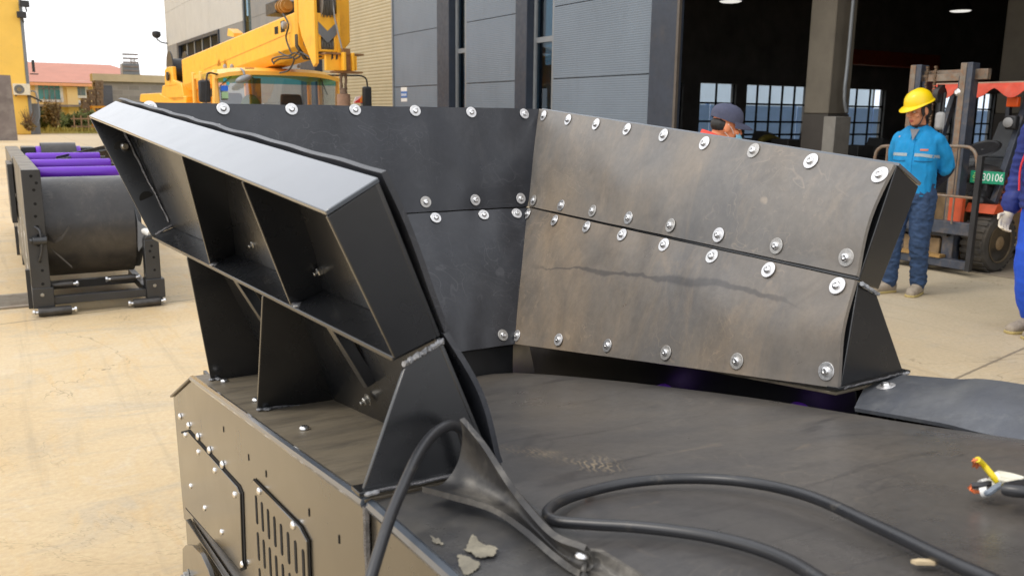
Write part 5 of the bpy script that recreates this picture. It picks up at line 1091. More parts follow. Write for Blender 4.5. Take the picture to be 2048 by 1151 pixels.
# faded lettering on the boom
try:
    cu=bpy.data.curves.new('boom_lettering','FONT'); cu.body='QY 16'; cu.size=.34; cu.extrude=.002; to=bpy.data.objects.new('t',cu); COL.objects.link(to)
    me=bpy.data.meshes.new_from_object(to.evaluated_get(bpy.context.evaluated_depsgraph_get())); bpy.data.objects.remove(to)
    c=q3(437,122); sl_=(ha.z-ra.z)/(ha.y-ra.y); mb=MB(); mb.add([V((XB0-.004-v.z,c.y+.3-v.x,c.z-.12+v.y-v.x*sl_*1.0)) for v in me.vertices],[tuple(p.vertices) for p in me.polygons]); mb.build('boom_lettering',pm('faded_lettering',srgb(248,205,120),.5),bo,flat=True); 
except Exception as ex: print('text',ex)
# boom head
TH=aty(650,60,12.7).y; X0h,X1h=aty(630,80,TH).x,aty(682,80,TH).x
def hz_(py): return aty(655,py,TH).z
m=MB()
prof=[(TH+.75,hz_(-35)),(TH+.02,hz_(-28)),(TH+.0,hz_(128)),(TH+.12,hz_(134)),(TH+.62,hz_(70)),(TH+.75,hz_(40))]
for x in (X0h,X1h-.05): m.prism([V((x,y,z)) for y,z in prof],V((.05,0,0)))
m.box(X0h+.05,X1h-.05,TH+.02,TH+.06,hz_(74),hz_(27)); m.box(X0h+.05,X1h-.05,TH+.02,TH+.06,hz_(104),hz_(99)); m.box(X0h+.05,X0h+.1,TH+.02,TH+.06,hz_(100),hz_(74)); m.box(X1h-.1,X1h-.05,TH+.02,TH+.06,hz_(100),hz_(74))
hd=m.build('boom_head',MT['yellow'],trk,bevel=.008)
def chev(z0,mt):
    m=MB(); xm=(X0h+X1h)/2; h=.17; d=.13; y=TH+.017
    m.prism([V((X0h+.06,y,z0)),V((xm,y,z0-d)),V((X1h-.06,y,z0)),V((X1h-.06,y,z0-h)),V((xm,y,z0-h-d)),V((X0h+.06,y,z0-h))],V((0,-.004,0))); m.build('chevron',MT[mt],hd,flat=True)
MT['chev']=pm('grey_chevron',srgb(110,112,115),.6,0,.1,8); chev(hz_(44),'chev'); 
m=MB(); xm=(X0h+X1h)/2; m.prism([V((X0h+.12,TH+.017,hz_(26))),V((X1h-.12,TH+.017,hz_(26))),V((xm,TH+.017,hz_(33)))],V((0,-.004,0))); m.build('chevron',MT['chev'],hd)
m=MB(); m.box(X0h+.05,X1h-.05,TH+.2,TH+.24,hz_(104),hz_(74)); m.build('head_recess',MT['hole'],hd)
for py,r,nn in ((6,.27,4),(90,.14,5)):
    c=aty(656,py,TH+.16)
    for k in range(nn):
        x=X0h+.1+(X1h-X0h-.2)*(k+.5)/nn; w=(X1h-X0h-.22)/nn*.42; m=MB(); m.lathe([(r*.3,-w),(r,-w),(r*.86,-w*.3),(r*.86,w*.3),(r,w),(r*.3,w)],(x,TH+.16,c.z),(1,0,0),28); m.build('sheave',pm('sheave_steel',(.22,.21,.19),.45,.3,.2,12),hd)
bx0,bx1=aty(650,120,TH-.1).x,aty(713,120,TH-.1).x; z0,z1=aty(680,142,TH-.1).z,aty(680,106,TH-.1).z
m=MB(); xm=bx0+(bx1-bx0)*.56; m.box(bx0,xm-.05,TH-.14,TH-.06,z0,z1-.02); m.box(xm+.10,bx1-.03,TH-.02,TH+.05,z0+.02,z1-.04); m.box(xm-.06,xm-.02,TH-.3,TH+.1,z0,z1); m.box(xm+.09,xm+.13,TH-.25,TH+.1,z0,z1); m.box(bx1-.06,bx1-.03,TH-.2,TH+.1,z0+.01,z1-.04); hb_=m.build('hook_cage',MT['yellow'],hd,bevel=.006)
m=MB(); m.box(bx0-.02,bx1+.08,TH-.2,TH+.05,z1-.03,z1-.005); m.box(xm-.15,bx1+.06,TH-.2,TH+.05,z0-.03,z0-.004); m.box(xm-.02,xm+.09,TH-.18,TH-.1,z0,z1+.06); m.build('worn_plate',pm('worn_rust_plate',srgb(130,95,60),.7,0,.3,12),hd)
m=MB()
for k in range(4): x=bx0+.08+k*.07; m.prism([V((x,TH-.142,z0+.15)),V((x+.03,TH-.142,z0+.17)),V((x+.035,TH-.142,z0+.25)),V((x+.008,TH-.142,z0+.27))],V((0,-.003,0)))
m.build('stencil_marks',MT['darksteel'],hd)
# hoist rope, hook, ball weight
TK=TH-.05; m=MB(); m.tube([aty(662,-20,TH-.08),aty(670,40,TH-.09),aty(684,98,TH-.1),aty(686,110,TH-.1)],.012,8); m.build('hoist_rope',MT['grey'],hd)
m=MB()
for s_ in (-1,1): m.tube(catmull([aty(687+3*s_,146,TK),aty(687+5*s_,160,TK),aty(687+4*s_,172,TK),aty(687+6*s_,180,TK)],5),.022,8)
m.tube([aty(687,140,TK),aty(687,150,TK)],.05,10); m.tube([aty(687,176,TK),aty(687,187,TK)],[.045,.06],10); hk=m.build('hook_link',pm('rusty_hook_steel',srgb(120,98,80),.6,.3,.3,14),hd)
c=aty(687,187,TK); r=aty(700,195,TK).x-c.x; m=MB(); m.lathe([(.03,0),(r*.95,-.01),(r,-.04),(r,-.42),(r*.9,-.47),(.05,-.48)],c,(0,0,1),24); m.build('hook_weight',pm('rusty_weight',srgb(140,110,90),.8,0,.25,10,.2),hd)
# cables hanging under the boom head
m=MB()
for pts in ([(566,28),(577,50),(572,75),(580,100),(585,108)],[(558,104),(575,112),(590,106),(600,112),(590,118)],[(548,125),(560,118),(585,115),(600,100)],[(548,128),(545,118),(570,112),(588,118),(578,140),(560,146)],[(600,104),(615,112),(628,122)]):
    m.tube(catmull([atx(a,b,XB0-.05) for a,b in pts],6),.014,6)
m.build('hanging_cable',MT['black'],bo)
c=q3(553,16,XB0+.2); m=MB(); m.box(c.x-.1,c.x+.25,c.y-.3,c.y+.35,c.z-.12,c.z+.1); m.build('winch_motor',MT['darksteel'],bo,bevel=.02)
for k in range(3):
    c=q3(562+5*k,14-k,XB0+.2); m=MB(); m.lathe([(.11,0),(.11,.05),(.07,.05),(.07,.12)],c,(0,-1,0),16); m.build('winch_disc',pm('brass_disc',srgb(170,125,60),.5,.3),bo)
c=q3(449,70); m=MB(); m.prism([c+V((.1,.2,.0)),c+V((.1,.1,.14)),c+V((.1,-.35,.02)),c+V((.1,-.35,-.06))],V((.2,0,0))); m.build('boom_bracket',MT['yellow2'],bo)
for px in (438,450): 
    c=q3(px,116); m=MB(); m.prism([q3(px-4,133),q3(px-2,122),q3(px,118),q3(px+2,122),q3(px+4,131)],V((.3,0,0))); m.build('boom_lug',pm('orange_lug',srgb(225,140,25),.5),bo)
# small red and white sign by the shutter
c=aty(720,196,19.); sg_=thing('warning_flag','small red and white triangular flag board beside the right truck mirror','sign',(c.x,19,0)); m=MB(); a=aty(708,206,19.);b=aty(726,206,19.);d=aty(726,192,19.); e=aty(713,194,19.); m.prism([a,b,d],V((0,.03,0))); m.build('red_face',pm('red_sign_face',srgb(225,60,45),.5),sg_); m=MB(); m.prism([a+V((0,.04,0)),e+V((0,.04,0)),d+V((0,.04,.0)),d+V((0,.04,-.02))],V((0,.03,0))); m.build('white_face',MT['white'],sg_); m=MB(); m.cyl((c.x+.06,19.05,0),(c.x+.06,19.05,d.z),.03); m.build('post',MT['grey'],sg_)
m=MB()
for k in range(2): p=lerp(b,d,.35+.3*k); m.box(p.x-.07+.03*k,p.x-.03+.03*k,18.99,18.998,p.z-.04,p.z+.06)
m.build('face_marks',pm('orange_marks',srgb(250,150,40),.5),sg_)
# ================================================================ forklift (facing -x)
XM=6.85
fk=thing('forklift','worn dark forklift truck with red scalloped canopy standing in the hall doorway','forklift',(7.6,5.1,0))
ff=lambda px,py,X=XM: atx(px,py,X)
tl,tr_=ff(1838,130).y,ff(1940,125).y     # upright centres
zt=ff(1838,130).z
for t in (tl,tr_):
    m=MB(); m.box(XM-.04,XM+.12,t-.035,t+.035,.1,zt); m.box(XM-.045,XM-.02,t-.06,t+.06,.1,zt); o=m.build('outer_upright',MT['mast'],fk,bevel=.006)
    m=MB(); m.box(XM-.052,XM-.046,t-.004,t+.055,.35,zt-.003); m.build('worn_edge',MT['mastworn'],o)
    s_=1 if t<5.3 else -1
    m=MB(); m.box(XM+.0,XM+.12,t+.075*s_-.025,t+.075*s_+.025,.15,zt-.12); m.build('inner_upright',MT['mast'],fk,bevel=.004)
    m=MB(); m.lathe([(.035,0),(.035,.03),(.02,.045)],(XM-.02,t-.075*s_ if 0 else t+.065*s_,zt-.28),(-1,0,0),16); m.build('mast_roller',MT['zinc'],o)
m=MB(); m.box(XM+.0,XM+.05,tr_+.03,tl-.03,zt-.17,zt-.10); m.box(XM+.05,XM+.11,tr_-.16,tl+.13,zt-.16,zt-.06); m.loose('mast_crossbar',MT['mastworn'],fk,bevel=.004)
m=MB(); m.box(XM+.02,XM+.1,tr_+.03,tl-.03,.35,.43); m.build('mast_crossbar',MT['mast'],fk,bevel=.004)
# lift cylinder and chains
cy=(tl*.62+tr_*.38)
m=MB(); m.cyl((XM+.1,cy,.2),(XM+.1,cy,zt-.2),.035); m.build('lift_cylinder',MT['darksteel'],fk)
m=MB(); m.lathe([(.08,0),(.08,.05),(.03,.05)],(XM+.02,cy-.02,zt-.30),(0,-1,0),20); m.build('chain_wheel',MT['darksteel'],fk)
for dx in (.09,.0):
    m=MB(); 
    for k in range(46): z=.75+k*.028; m.box(XM-.01,XM+.015,cy+dx+.005*(k%2),cy+dx+.022+.006*(k%2),z,z+.022)
    m.build('lift_chain',pm('rusty_chain',srgb(105,85,65),.6,.4,.3,40),fk)
for y in (cy-.06,cy-.10): 
    m=MB(); m.tube(catmull([(XM+.02,y,zt-.28),(XM,y-.01,1.3),(XM+.02,y,.8)],6),.014,8); m.build('hydraulic_hose',MT['black'],fk)
c=ff(1880,242); m=MB(); m.box(XM-.03,XM+.03,c.y-.05,c.y+.05,c.z-.09,c.z+.09); m.build('headlamp',MT['grey'],fk,bevel=.03)
# carriage plates
m=MB(); m.box(XM-.14,XM-.06,ff(1945,452,XM-.1).y,ff(1800,440,XM-.1).y,ff(1880,462).z,ff(1880,437).z); m.build('carriage_bar',MT['mast'],fk,bevel=.006)
m=MB(); m.box(XM-.06,XM+.0,tr_-.12,tr_+.02,.46,.75); m.box(XM-.06,XM+.0,tl-.26,tl-.06,.5,.76); m.box(XM-.06,XM,tl+.05,tl+.2,.5,.76); m.loose('carriage_plate',MT['orange'],fk,bevel=.008)
m=MB(); m.box(XM-.10,XM-.02,tr_-.02,tl+.02,.36,.42); m.box(XM-.12,XM-.08,cy-.14,cy+.03,.36,.40); m.loose('cross_bracket',MT['darksteel'],fk); m=MB(); m.cyl((XM-.13,cy-.15,.365),(XM-.13,cy+.0,.365),.012); m.build('bright_pin',MT['zinc'],fk)
m=MB(); m.box(XM+.1,XM+.5,tr_+.02,tl-.02,.1,.75); m.box(XM-.05,XM+.1,tr_+.08,tr_+.2,.09,.33); m.box(XM-.05,XM+.1,tl-.16,tl-.06,.09,.33); m.box(XM-.02,XM+.08,cy-.05,cy+.03,.09,.33); m.build('mast_base',MT['tan'],fk,bevel=.01)
m=MB(); m.box(XM-.13,XM-.03,ff(1935,545,XM-.1).y,tl+.25,.06,.14); m.build('lower_beam',MT['mast'],fk,bevel=.004); m=MB(); m.box(XM-.15,XM-.05,tr_+.0,tl+.25,.145,.175); m.build('timber_batten',pm('dirty_batten',srgb(150,118,70),.8,0,.2,8),fk); m=MB(); m.box(XM-.13,XM-.12,cy-.2,cy-.02,.005,.045); m.build('yellow_tag',pm('dirty_yellow_tag',srgb(190,150,60),.7,0,.4,30),fk)
for t in (tl+.08,):
    m=MB(); m.hexa([(XM-1.0,t-.05,.02),(XM-.05,t-.05,.02),(XM-.05,t+.05,.02),(XM-1.0,t+.05,.02)],[(XM-1.0,t-.05,.035),(XM-.05,t-.05,.065),(XM-.05,t+.05,.065),(XM-1.0,t+.05,.035)]); m.build('fork',MT['mastworn'],fk)
# load guard cage of bent tube
gx=XM-.17; pl=[ff(1748,330,gx),ff(1752,306,gx),ff(1760,296,gx),ff(1775,292,gx),ff(1850,292,gx),ff(1925,293,gx),ff(1945,299,gx),ff(1953,315,gx),ff(1955,345,gx)]
m=MB(); b0=ff(1936,543,gx); e0=V((gx,pl[0].y,.1))
m.tube([e0]+catmull(pl,5)+[V((gx,pl[-1].y-.0,.9)),V((gx,b0.y,.07))],.017,10); gd=m.build('load_guard',MT['mastworn'],fk)
m=MB(); z=ff(1900,392,gx).z; m.tube([(gx,pl[-1].y,z),(gx,pl[0].y,z)],.014,8); m.tube([(gx,ff(1775,300,gx).y,.1),(gx,ff(1775,300,gx).y,pl[4].z)],.013,8); m.tube([(gx,ff(1908,400,gx).y,.5),(gx,ff(1908,400,gx).y,pl[4].z)],.010,8); m.build('guard_bar',MT['mastworn'],gd)
m=MB(); m.box(gx-.02,gx+.03,b0.y-.02,b0.y+.03,.06,z+.4); m.build('guard_post',MT['darksteel'],gd,bevel=.003)
# wheels
def wheel(cx,cyy,r,w,side):
    m=MB(); prof=[(r*.62,0),(r*.9,.0),(r*.97,w*.1),(r,w*.2),(r,w*.8),(r*.97,w*.9),(r*.9,w),(r*.62,w)]
    m.lathe(prof,(cx,cyy,r),(0,1,0),40)
    for k in range(26):
        a=2*math.pi*k/26; d=V((math.cos(a),0,math.sin(a))); tn=V((-math.sin(a),0,math.cos(a))); o=V((cx,cyy,r))
        q=[o+d*(r*.995)-tn*r*.085,o+d*(r*.995)+tn*r*.085,o+d*(r*1.035)+tn*r*.075,o+d*(r*1.035)-tn*r*.075]
        m.prism([p+V((0,w*.04,0)) for p in q],V((0,w*.92,0)))
    w_=m.build('wheel',MT['tyre'],fk,bevel=.004); m=MB()
    y0=cyy; m.lathe([(r*.64,.0),(r*.66,-.012),(r*.62,-.012),(r*.58,.05),(r*.3,.07),(r*.28,.02),(r*.15,-.0),(.001,-.0)],(cx,y0,r),(0,1,0),32); rm=m.build('rim',pm('muddy_rim',srgb(95,82,62),.7,0,.3,8,.2),w_)
    m=MB()
    for k in range(7): a=2*math.pi*k/7; m.lathe([(.024,0),(.024,.03),(.012,.045)],(cx+math.cos(a)*r*.38,y0+.065,r+math.sin(a)*r*.38),(0,-1,0),6)
    m.lathe([(.07,0),(.07,.05),(.04,.07)],(cx,y0+.05,r),(0,-1,0),16); m.build('wheel_nuts',MT['tan'],w_)
wr_=.30; wy=tr_-.30
wheel(XM+.36,wy,wr_,.24,1); wheel(XM+.36,tl+.06,wr_,.24,-1); wheel(XM+1.75,wy+.1,.25,.2,1); wheel(XM+1.75,tl+.0,.25,.2,-1)
# body, seat frame, engine cover, guard, canopy
m=MB(); m.box(XM+.45,XM+2.2,tr_-.08,tl+.05,.25,.62); m.build('chassis',MT['tan'],fk,bevel=.02); m=MB(); m.prism([(XM+.15,wy-.02,.60),(XM+.75,wy-.02,.60),(XM+.75,wy-.02,.66),(XM+.2,wy-.02,.69)],V((0,.3,0))); m.build('mudguard',MT['orange'],fk,bevel=.006)
m=MB(); m.prism([(XM+1.3,tr_-.12,.6),(XM+2.25,tr_-.12,.45),(XM+2.35,tr_-.12,.95),(XM+1.5,tr_-.12,1.08)],V((0,tl-tr_+.24,0))); m.build('counterweight',pm('dark_red_cover',srgb(95,48,40),.6,0,.25,8),fk,bevel=.03)
m=MB()
for k in range(6): z=.66+k*.06; m.box(XM+1.28,XM+1.30,tr_-.08,tl-.1,z,z+.025)
m.build('grille',pm('rust_red_grille',srgb(150,80,60),.7,0,.3,20),fk)
m=MB(); m.box(XM+.9,XM+1.3,tr_+.02,tl-.05,1.0,1.1); m.hexa([(XM+1.25,tr_+.02,1.1),(XM+1.36,tr_+.02,1.1),(XM+1.36,tl-.05,1.1),(XM+1.25,tl-.05,1.1)],[(XM+1.36,tr_+.06,1.5),(XM+1.44,tr_+.06,1.5),(XM+1.44,tl-.1,1.5),(XM+1.36,tl-.1,1.5)]); m.build('seat',MT['seat'],fk,bevel=.03)
m=MB(); m.tube([(XM+.55,tr_+.2,.9),(XM+.72,tr_+.2,1.2)],.025,8); m.lathe([(.16,0),(.18,.012),(.16,.025),(.145,.012)],(XM+.72,tr_+.2,1.2),(-.5,0,.87),24); m.build('steering_wheel',MT['black'],fk)
m=MB(); m.ell((XM+.45,tr_+.0,.95),(.16,.2,.12)); m.box(XM+.35,XM+.6,tr_-.1,tl,.62,.92); m.cyl((XM+.2,tr_-.1,.72),(XM+.5,tr_-.14,.62),.06); m.cyl((XM+.3,tr_-.05,.8),(XM+.35,tr_-.02,.7),.09); m.build('front_cowl',MT['darksteel'],fk,bevel=.03)
for t in (tr_-.14,tl+.12):
    a=atx(1990,430,XM+.5) if t<5.3 else V((XM+.5,t,.75)); m=MB(); m.bar((XM+.42,t,.62),(XM+.86,t,1.80),.06,.07); m.bar((XM+2.0,t,.7),(XM+1.9,t,1.84),.05,.06); m.loose('guard_post',MT['mast'],fk,bevel=.006)
zc=ff(1990,172,XM+.9).z
m=MB(); m.bar((XM+.8,tr_-.14,1.80),(XM+1.95,tr_-.14,1.84),.05,.05); m.bar((XM+.8,tl+.12,1.80),(XM+1.95,tl+.12,1.84),.05,.05); m.loose('guard_frame',MT['mast'],fk)
MT['canopy']=pm('faded_red_canopy',srgb(205,78,58),.8,0,.25,5,.15,dirt=srgb(170,120,100),dirt_amt=.5,dscale=5); MT['canopyt']=pm('faded_canopy_top',srgb(165,135,115),.8,0,.15,5)
m=MB(); m.prism([(XM+.62,tr_-.3,1.86),(XM+.62,tl+.22,1.86),(XM+2.1,tl+.22,1.9),(XM+2.1,tr_-.3,1.9)],V((0,0,.03))); ca=m.build('canopy_top',MT['canopyt'],fk,bevel=.01)
def fringe(p0,p1,n,out):
    m=MB(); P=[]; N_=n*10
    for i in range(N_+1):
        u=i/N_; p=lerp(p0,p1,u); ph=(u*n)%1.0; d=.05+.10*(.5-.5*math.cos(2*math.pi*ph))**.8+.012*noise.noise(V((u*9,n,1))); P.append([p,p+V(out)*.03+V((0,0,-d*.5)),p+V(out)*.05+V((0,0,-d))])
    m.slab(P,V(out)*-.006); m.build('canopy_fringe',MT['canopy'],ca,angle=60)
fringe(V((XM+.60,tr_-.3,1.875)),V((XM+.60,tl+.22,1.875)),3,(-1,0,0)); fringe(V((XM+.6,tr_-.305,1.875)),V((XM+2.1,tr_-.305,1.905)),4,(0,-1,0))
# lamps on the post, number plate
c=atx(2024,245,XM+.62); m=MB(); m.box(c.x-.05,c.x+.04,c.y-.06,c.y+.05,c.z-.07,c.z+.07); wl_=m.build('work_lamp',MT['black'],fk,bevel=.02); m=MB(); m.lathe([(.05,0),(.05,.01),(.03,.02),(.001,.022)],(c.x-.05,c.y+.01,c.z),(-1,0,0),16); m.build('lamp_lens',MT['grey'],wl_)
c=atx(2027,204,XM+.66); m=MB(); m.box(c.x-.03,c.x+.03,c.y-.06,c.y+.06,c.z-.05,c.z+.05); m.build('orange_indicator',pm('orange_indicator',srgb(240,95,30),.4),fk,bevel=.012)
a=atx(1942,343,XM-.02); b=atx(2010,367,XM+.14); MT['plate']=pm('green_number_plate',srgb(25,150,112),.5,0,.06,8)
pc=(a+b)/2; xp=XM+.10; a=atx(1941,352,xp); b=atx(2009,355,xp); hh=(atx(1975,343,xp).z-atx(1975,368,xp).z)/2; zc_=atx(1975,355,xp).z
m=MB(); m.box(xp-.004,xp,b.y,a.y,zc_-hh,zc_+hh); pl_=m.build('number_plate',MT['plate'],fk,bevel=.003)
def textmesh(s,size,font_ex=.0008):
    cu=bpy.data.curves.new('txt','FONT'); cu.body=s; cu.size=size; cu.extrude=font_ex; cu.align_x='CENTER'; cu.align_y='CENTER'; to=bpy.data.objects.new('t',cu); COL.objects.link(to); me=bpy.data.meshes.new_from_object(to.evaluated_get(bpy.context.evaluated_depsgraph_get())); bpy.data.objects.remove(to); return me
me=textmesh('30106',hh*1.75); mb=MB(); w=max(v.co.x for v in me.vertices)-min(v.co.x for v in me.vertices); L_=a.y-b.y; sx=L_*.60/w
mb.add([V((xp-.0052-v.co.z,(a.y+b.y)/2-.17*L_-v.co.x*sx,zc_+v.co.y*1.0)) for v in me.vertices],[tuple(p.vertices) for p in me.polygons]); mb.build('plate_digits',pm('plate_white',srgb(225,235,230),.5),pl_,flat=True)
mb=MB(); cyy=a.y-.16*L_
def ps(y0,z0,y1,z1,w=.006): 
    p0,p1=V((xp-.0052,cyy-y0,zc_+z0)),V((xp-.0052,cyy-y1,zc_+z1)); d=(p1-p0).normalized(); n=V((0,-d.z,d.y))*w/2; mb.prism([p0-n,p0+n,p1+n,p1-n],V((-.0008,0,0)))
h=hh*.6
for s_ in ((-.018,h,.018,h),(-.022,h*.4,.022,h*.4),(0,h*1.1,0,-h),(-.02,-h*.3,.02,-h*.3),(-.022,-h,.022,-h),(-.02,h*.4,-.026,-h*.2)): ps(*s_)
mb.build('plate_character',pm('plate_yellow_white',srgb(190,220,120),.5),pl_)
# ================================================================ people
def remesh(mb,name,mat,parent,vox,sm=6,wr=0,wscale=9,seed=0,stretch=(1,1,1)):
    o=mb.build('tmp_'+name,mat,None,base=(0,0,0)); o.location=(0,0,0); o.rotation_euler=(0,0,0)
    md=o.modifiers.new('r','REMESH'); md.mode='VOXEL'; md.voxel_size=vox; md.use_smooth_shade=True
    s=o.modifiers.new('s','SMOOTH'); s.iterations=sm; s.factor=.5
    dg=bpy.context.evaluated_depsgraph_get(); dg.update(); me=bpy.data.meshes.new_from_object(o.evaluated_get(dg)); bpy.data.objects.remove(o)
    n=bpy.data.objects.new(name,me); COL.objects.link(n); b=BASE[top(parent).name]
    if wr:
        me.update(); nn=[v.normal.copy() for v in me.vertices]
        for v,k in zip(me.vertices,nn):
            q=V((v.co.x*stretch[0],v.co.y*stretch[1],v.co.z*stretch[2]))*wscale+V((seed,seed*2,0)); f=noise.noise(q)+.5*noise.noise(q*2.1); v.co+=k*(wr*(1-abs(f)*2.0))
    for v in me.vertices: v.co-=b
    me.materials.clear(); me.materials.append(mat if not isinstance(mat,list) else mat[0]); me.polygons.foreach_set('use_smooth',[True]*len(me.polygons)); n.parent=parent; return n
class Body:
    def __init__(s,base,heading,scale=1.):   # heading: unit vector in yard frame (facing)
        s.b=V(base); s.f=V(heading).normalized(); s.u=V((0,0,1)); s.r=s.f.cross(s.u).normalized(); s.k=scale
    def P(s,r,f,z): return s.b+(s.r*r+s.f*f)*s.k+V((0,0,z*s.k))
    def R(s): return Matrix((s.r,s.f,s.u)).transposed()
def limb(mb,pts,rad,seg=12):
    pp=catmull(pts,4); rr=[]; n=len(pts)
    for i in range(n-1):
        for k in range(4): rr.append(rad[i]+(rad[i+1]-rad[i])*k/4)
    rr.append(rad[-1]); mb.tube(pp,rr,seg); mb.ell(pts[0],(rad[0],)*3,seg=10,rings=6); mb.ell(pts[-1],(rad[-1],)*3,seg=10,rings=6)
def loft(mb,rings,seg=20): # rings: (center, a vec, b vec)
    vs=[];n=len(rings)
    for c,a,b in rings:
        for k in range(seg):
            t=2*math.pi*k/seg; x,y=math.cos(t),math.sin(t); e=.82; vs.append(V(c)+V(a)*math.copysign(abs(x)**e,x)+V(b)*math.copysign(abs(y)**e,y))
    fs=[(i*seg+k,i*seg+(k+1)%seg,(i+1)*seg+(k+1)%seg,(i+1)*seg+k) for i in range(n-1) for k in range(seg)]+[tuple(range(seg-1,-1,-1)),tuple((n-1)*seg+k for k in range(seg))]
    mb.add(vs,fs)
def head(B,c,face,up,th,skin,sub):   # c head centre, face dir, up dir ; returns rotation matrix; adds to body mb
    f=V(face).normalized(); u=(V(up)-f*V(up).dot(f)).normalized(); r=f.cross(u); R=Matrix((r,f,u)).transposed(); Q=lambda x,y,z: V(c)+R@V((x,y,z))
    sub.ell(Q(0,-.012,.025),(.074,.093,.10),R); sub.ell(Q(0,.03,-.05),(.058,.062,.07),R); sub.ell(Q(0,.066,-.088),(.026,.022,.022),R)
    sub.ell(Q(0,.086,.028),(.05,.016,.016),R)                                       # brow
    for s_ in (-1,1): sub.ell(Q(s_*.042,.062,-.02),(.026,.026,.024),R)              # cheek
    sub.tube([Q(0,.088,.018),Q(0,.104,-.012),Q(0,.110,-.026)],[.010,.013,.015],8); sub.ell(Q(-.013,.098,-.03),(.01,.012,.008),R); sub.ell(Q(.013,.098,-.03),(.01,.012,.008),R)
    for s_ in (-1,1): sub.ell(Q(s_*.076,-.008,-.006),(.010,.022,.034),R)
    return Q,R
def face(Q,R,parent,skinmat,mask=False):
    for s_ in (-1,1):
        m=MB(); m.ell(Q(s_*.032,.079,.008),(.016,.012,.007),R,12,8); m.build('eye',pmc('eye_white',(.6,.58,.55),.3),parent); m=MB(); m.ell(Q(s_*.032,.0885,.008),(.007,.004,.0065),R,10,6); m.build('iris',pmc('dark_iris',(.015,.01,.008),.2),parent)
        m=MB(); m.tube(catmull([Q(s_*.014,.096,.032),Q(s_*.034,.092,.037),Q(s_*.054,.076,.03)],4),[.004]*8+[.002],6); m.build('eyebrow',MT['hair'],parent)
    m=MB(); m.tube(catmull([Q(-.024,.083,-.062),Q(-.008,.093,-.058),Q(0,.094,-.06),Q(.008,.093,-.058),Q(.024,.083,-.062)],4),[.003]+[.005]*15+[.003],6); m.tube(catmull([Q(-.02,.083,-.067),Q(0,.093,-.07),Q(.02,.083,-.067)],4),[.003]+[.006]*7+[.003],6); m.build('lips',pmc('lips',srgb(178,98,84),.5),parent)
_pc={}
def pmc(n,c,r):
    if n not in _pc:_pc[n]=pm(n,c,r,0,.05,20)
    return _pc[n]
def hand(sub,wr,d,pn,side,k=1.,curl=.6):   # wrist, direction to fingers, palm normal, thumb side vector
    d=V(d).normalized(); pn=V(pn); pn=(pn-d*pn.dot(d)).normalized(); s_=d.cross(pn).normalized()*side
    R=Matrix((s_,d,pn)).transposed(); sub.ell(V(wr)+d*.045*k,(.042*k,.052*k,.017*k),R)
    for i,(o,l) in enumerate(((-.031,.062),(-.011,.07),(.010,.075),(.030,.068))):
        b=V(wr)+d*.085*k+s_*o*k; a1=curl*.6; a2=curl*1.5; p1=b+(d*math.cos(a1)+pn*math.sin(a1))*l*.5*k; p2=p1+(d*math.cos(a2)+pn*math.sin(a2))*l*.36*k; p3=p2+(d*math.cos(a2*1.35)+pn*math.sin(a2*1.35))*l*.3*k
        sub.tube([b-d*.02*k,b,p1,p2,p3],[.010*k,.010*k,.0092*k,.0085*k,.007*k],8); sub.ell(p3,(.007*k,)*3,seg=8,rings=6)
    b=V(wr)+d*.03*k+s_*.034*k; p1=b+(d*.5+s_*.75+pn*.35).normalized()*.04*k; p2=p1+(d*.85+s_*.15+pn*.5).normalized()*.034*k
    sub.tube([b-s_*.015*k,b,p1,p2],[.013*k,.012*k,.0105*k,.008*k],8); sub.ell(p2,(.008*k,)*3,seg=8,rings=6)
def shoe(parent,ank,toe,mat):   # ankle xy on ground -> toe direction
    a=V((ank[0],ank[1],0)); d=V((toe[0],toe[1],0)).normalized(); s_=V((-d.y,d.x,0)); m=MB()
    loft(m,[(a-d*.075+V((0,0,.05)),s_*.028,V((0,0,.048))),(a-d*.05+V((0,0,.058)),s_*.04,V((0,0,.056))),(a+d*.02+V((0,0,.058)),s_*.042,V((0,0,.056))),(a+d*.09+V((0,0,.045)),s_*.046,V((0,0,.043))),(a+d*.15+V((0,0,.037)),s_*.048,V((0,0,.035))),(a+d*.19+V((0,0,.03)),s_*.036,V((0,0,.028))),(a+d*.205+V((0,0,.025)),s_*.016,V((0,0,.018)))])
    limb(m,[a+V((0,0,.07)),a-d*.008+V((0,0,.15))],[.048,.046]); o=remesh(m,'boot',mat,parent,.007,4,.0008,30)
    m=MB(); out=[(-.085,.0),(-.07,.032),(0,.044),(.09,.05),(.15,.053),(.195,.04),(.213,.0)]; poly=[a+d*x+s_*y+V((0,0,.001)) for x,y in out]+[a+d*x-s_*y+V((0,0,.001)) for x,y in out[-2:0:-1]]; m.prism(poly,V((0,0,.02))); m.build('sole',pmc('boot_sole',srgb(178,160,105),.8),o,bevel=.004)
    m=MB()
    for k in range(4): z=.085+.014*k; y=.055-.02*k; m.tube([a+d*y-s_*.022+V((0,0,z)),a+d*(y+.012)+V((0,0,z+.006)),a+d*y+s_*.022+V((0,0,z))],.0035,6)
    m.build('laces',pmc('lace_brown',srgb(120,92,70),.8),o)
# ---------------------------------------------------------------- worker with yellow helmet
fl_=atz(1775,584); fr_=atz(1834,588); base=(fl_+fr_)/2; base.z=0
toC=V((-.86,-.5,0)); hdg=(Yd(V((-.50,-.87,0))+O0)); hdg=V((V((-.68,-.73,0)).dot(NX),V((-.68,-.73,0)).dot(TY),0))
wk=thing('person','worker in bright blue jacket, jeans and yellow hard hat standing before the forklift','person',base)
B=Body(base,hdg); sc_=1.0
hipz=.86; B.b=V(base)
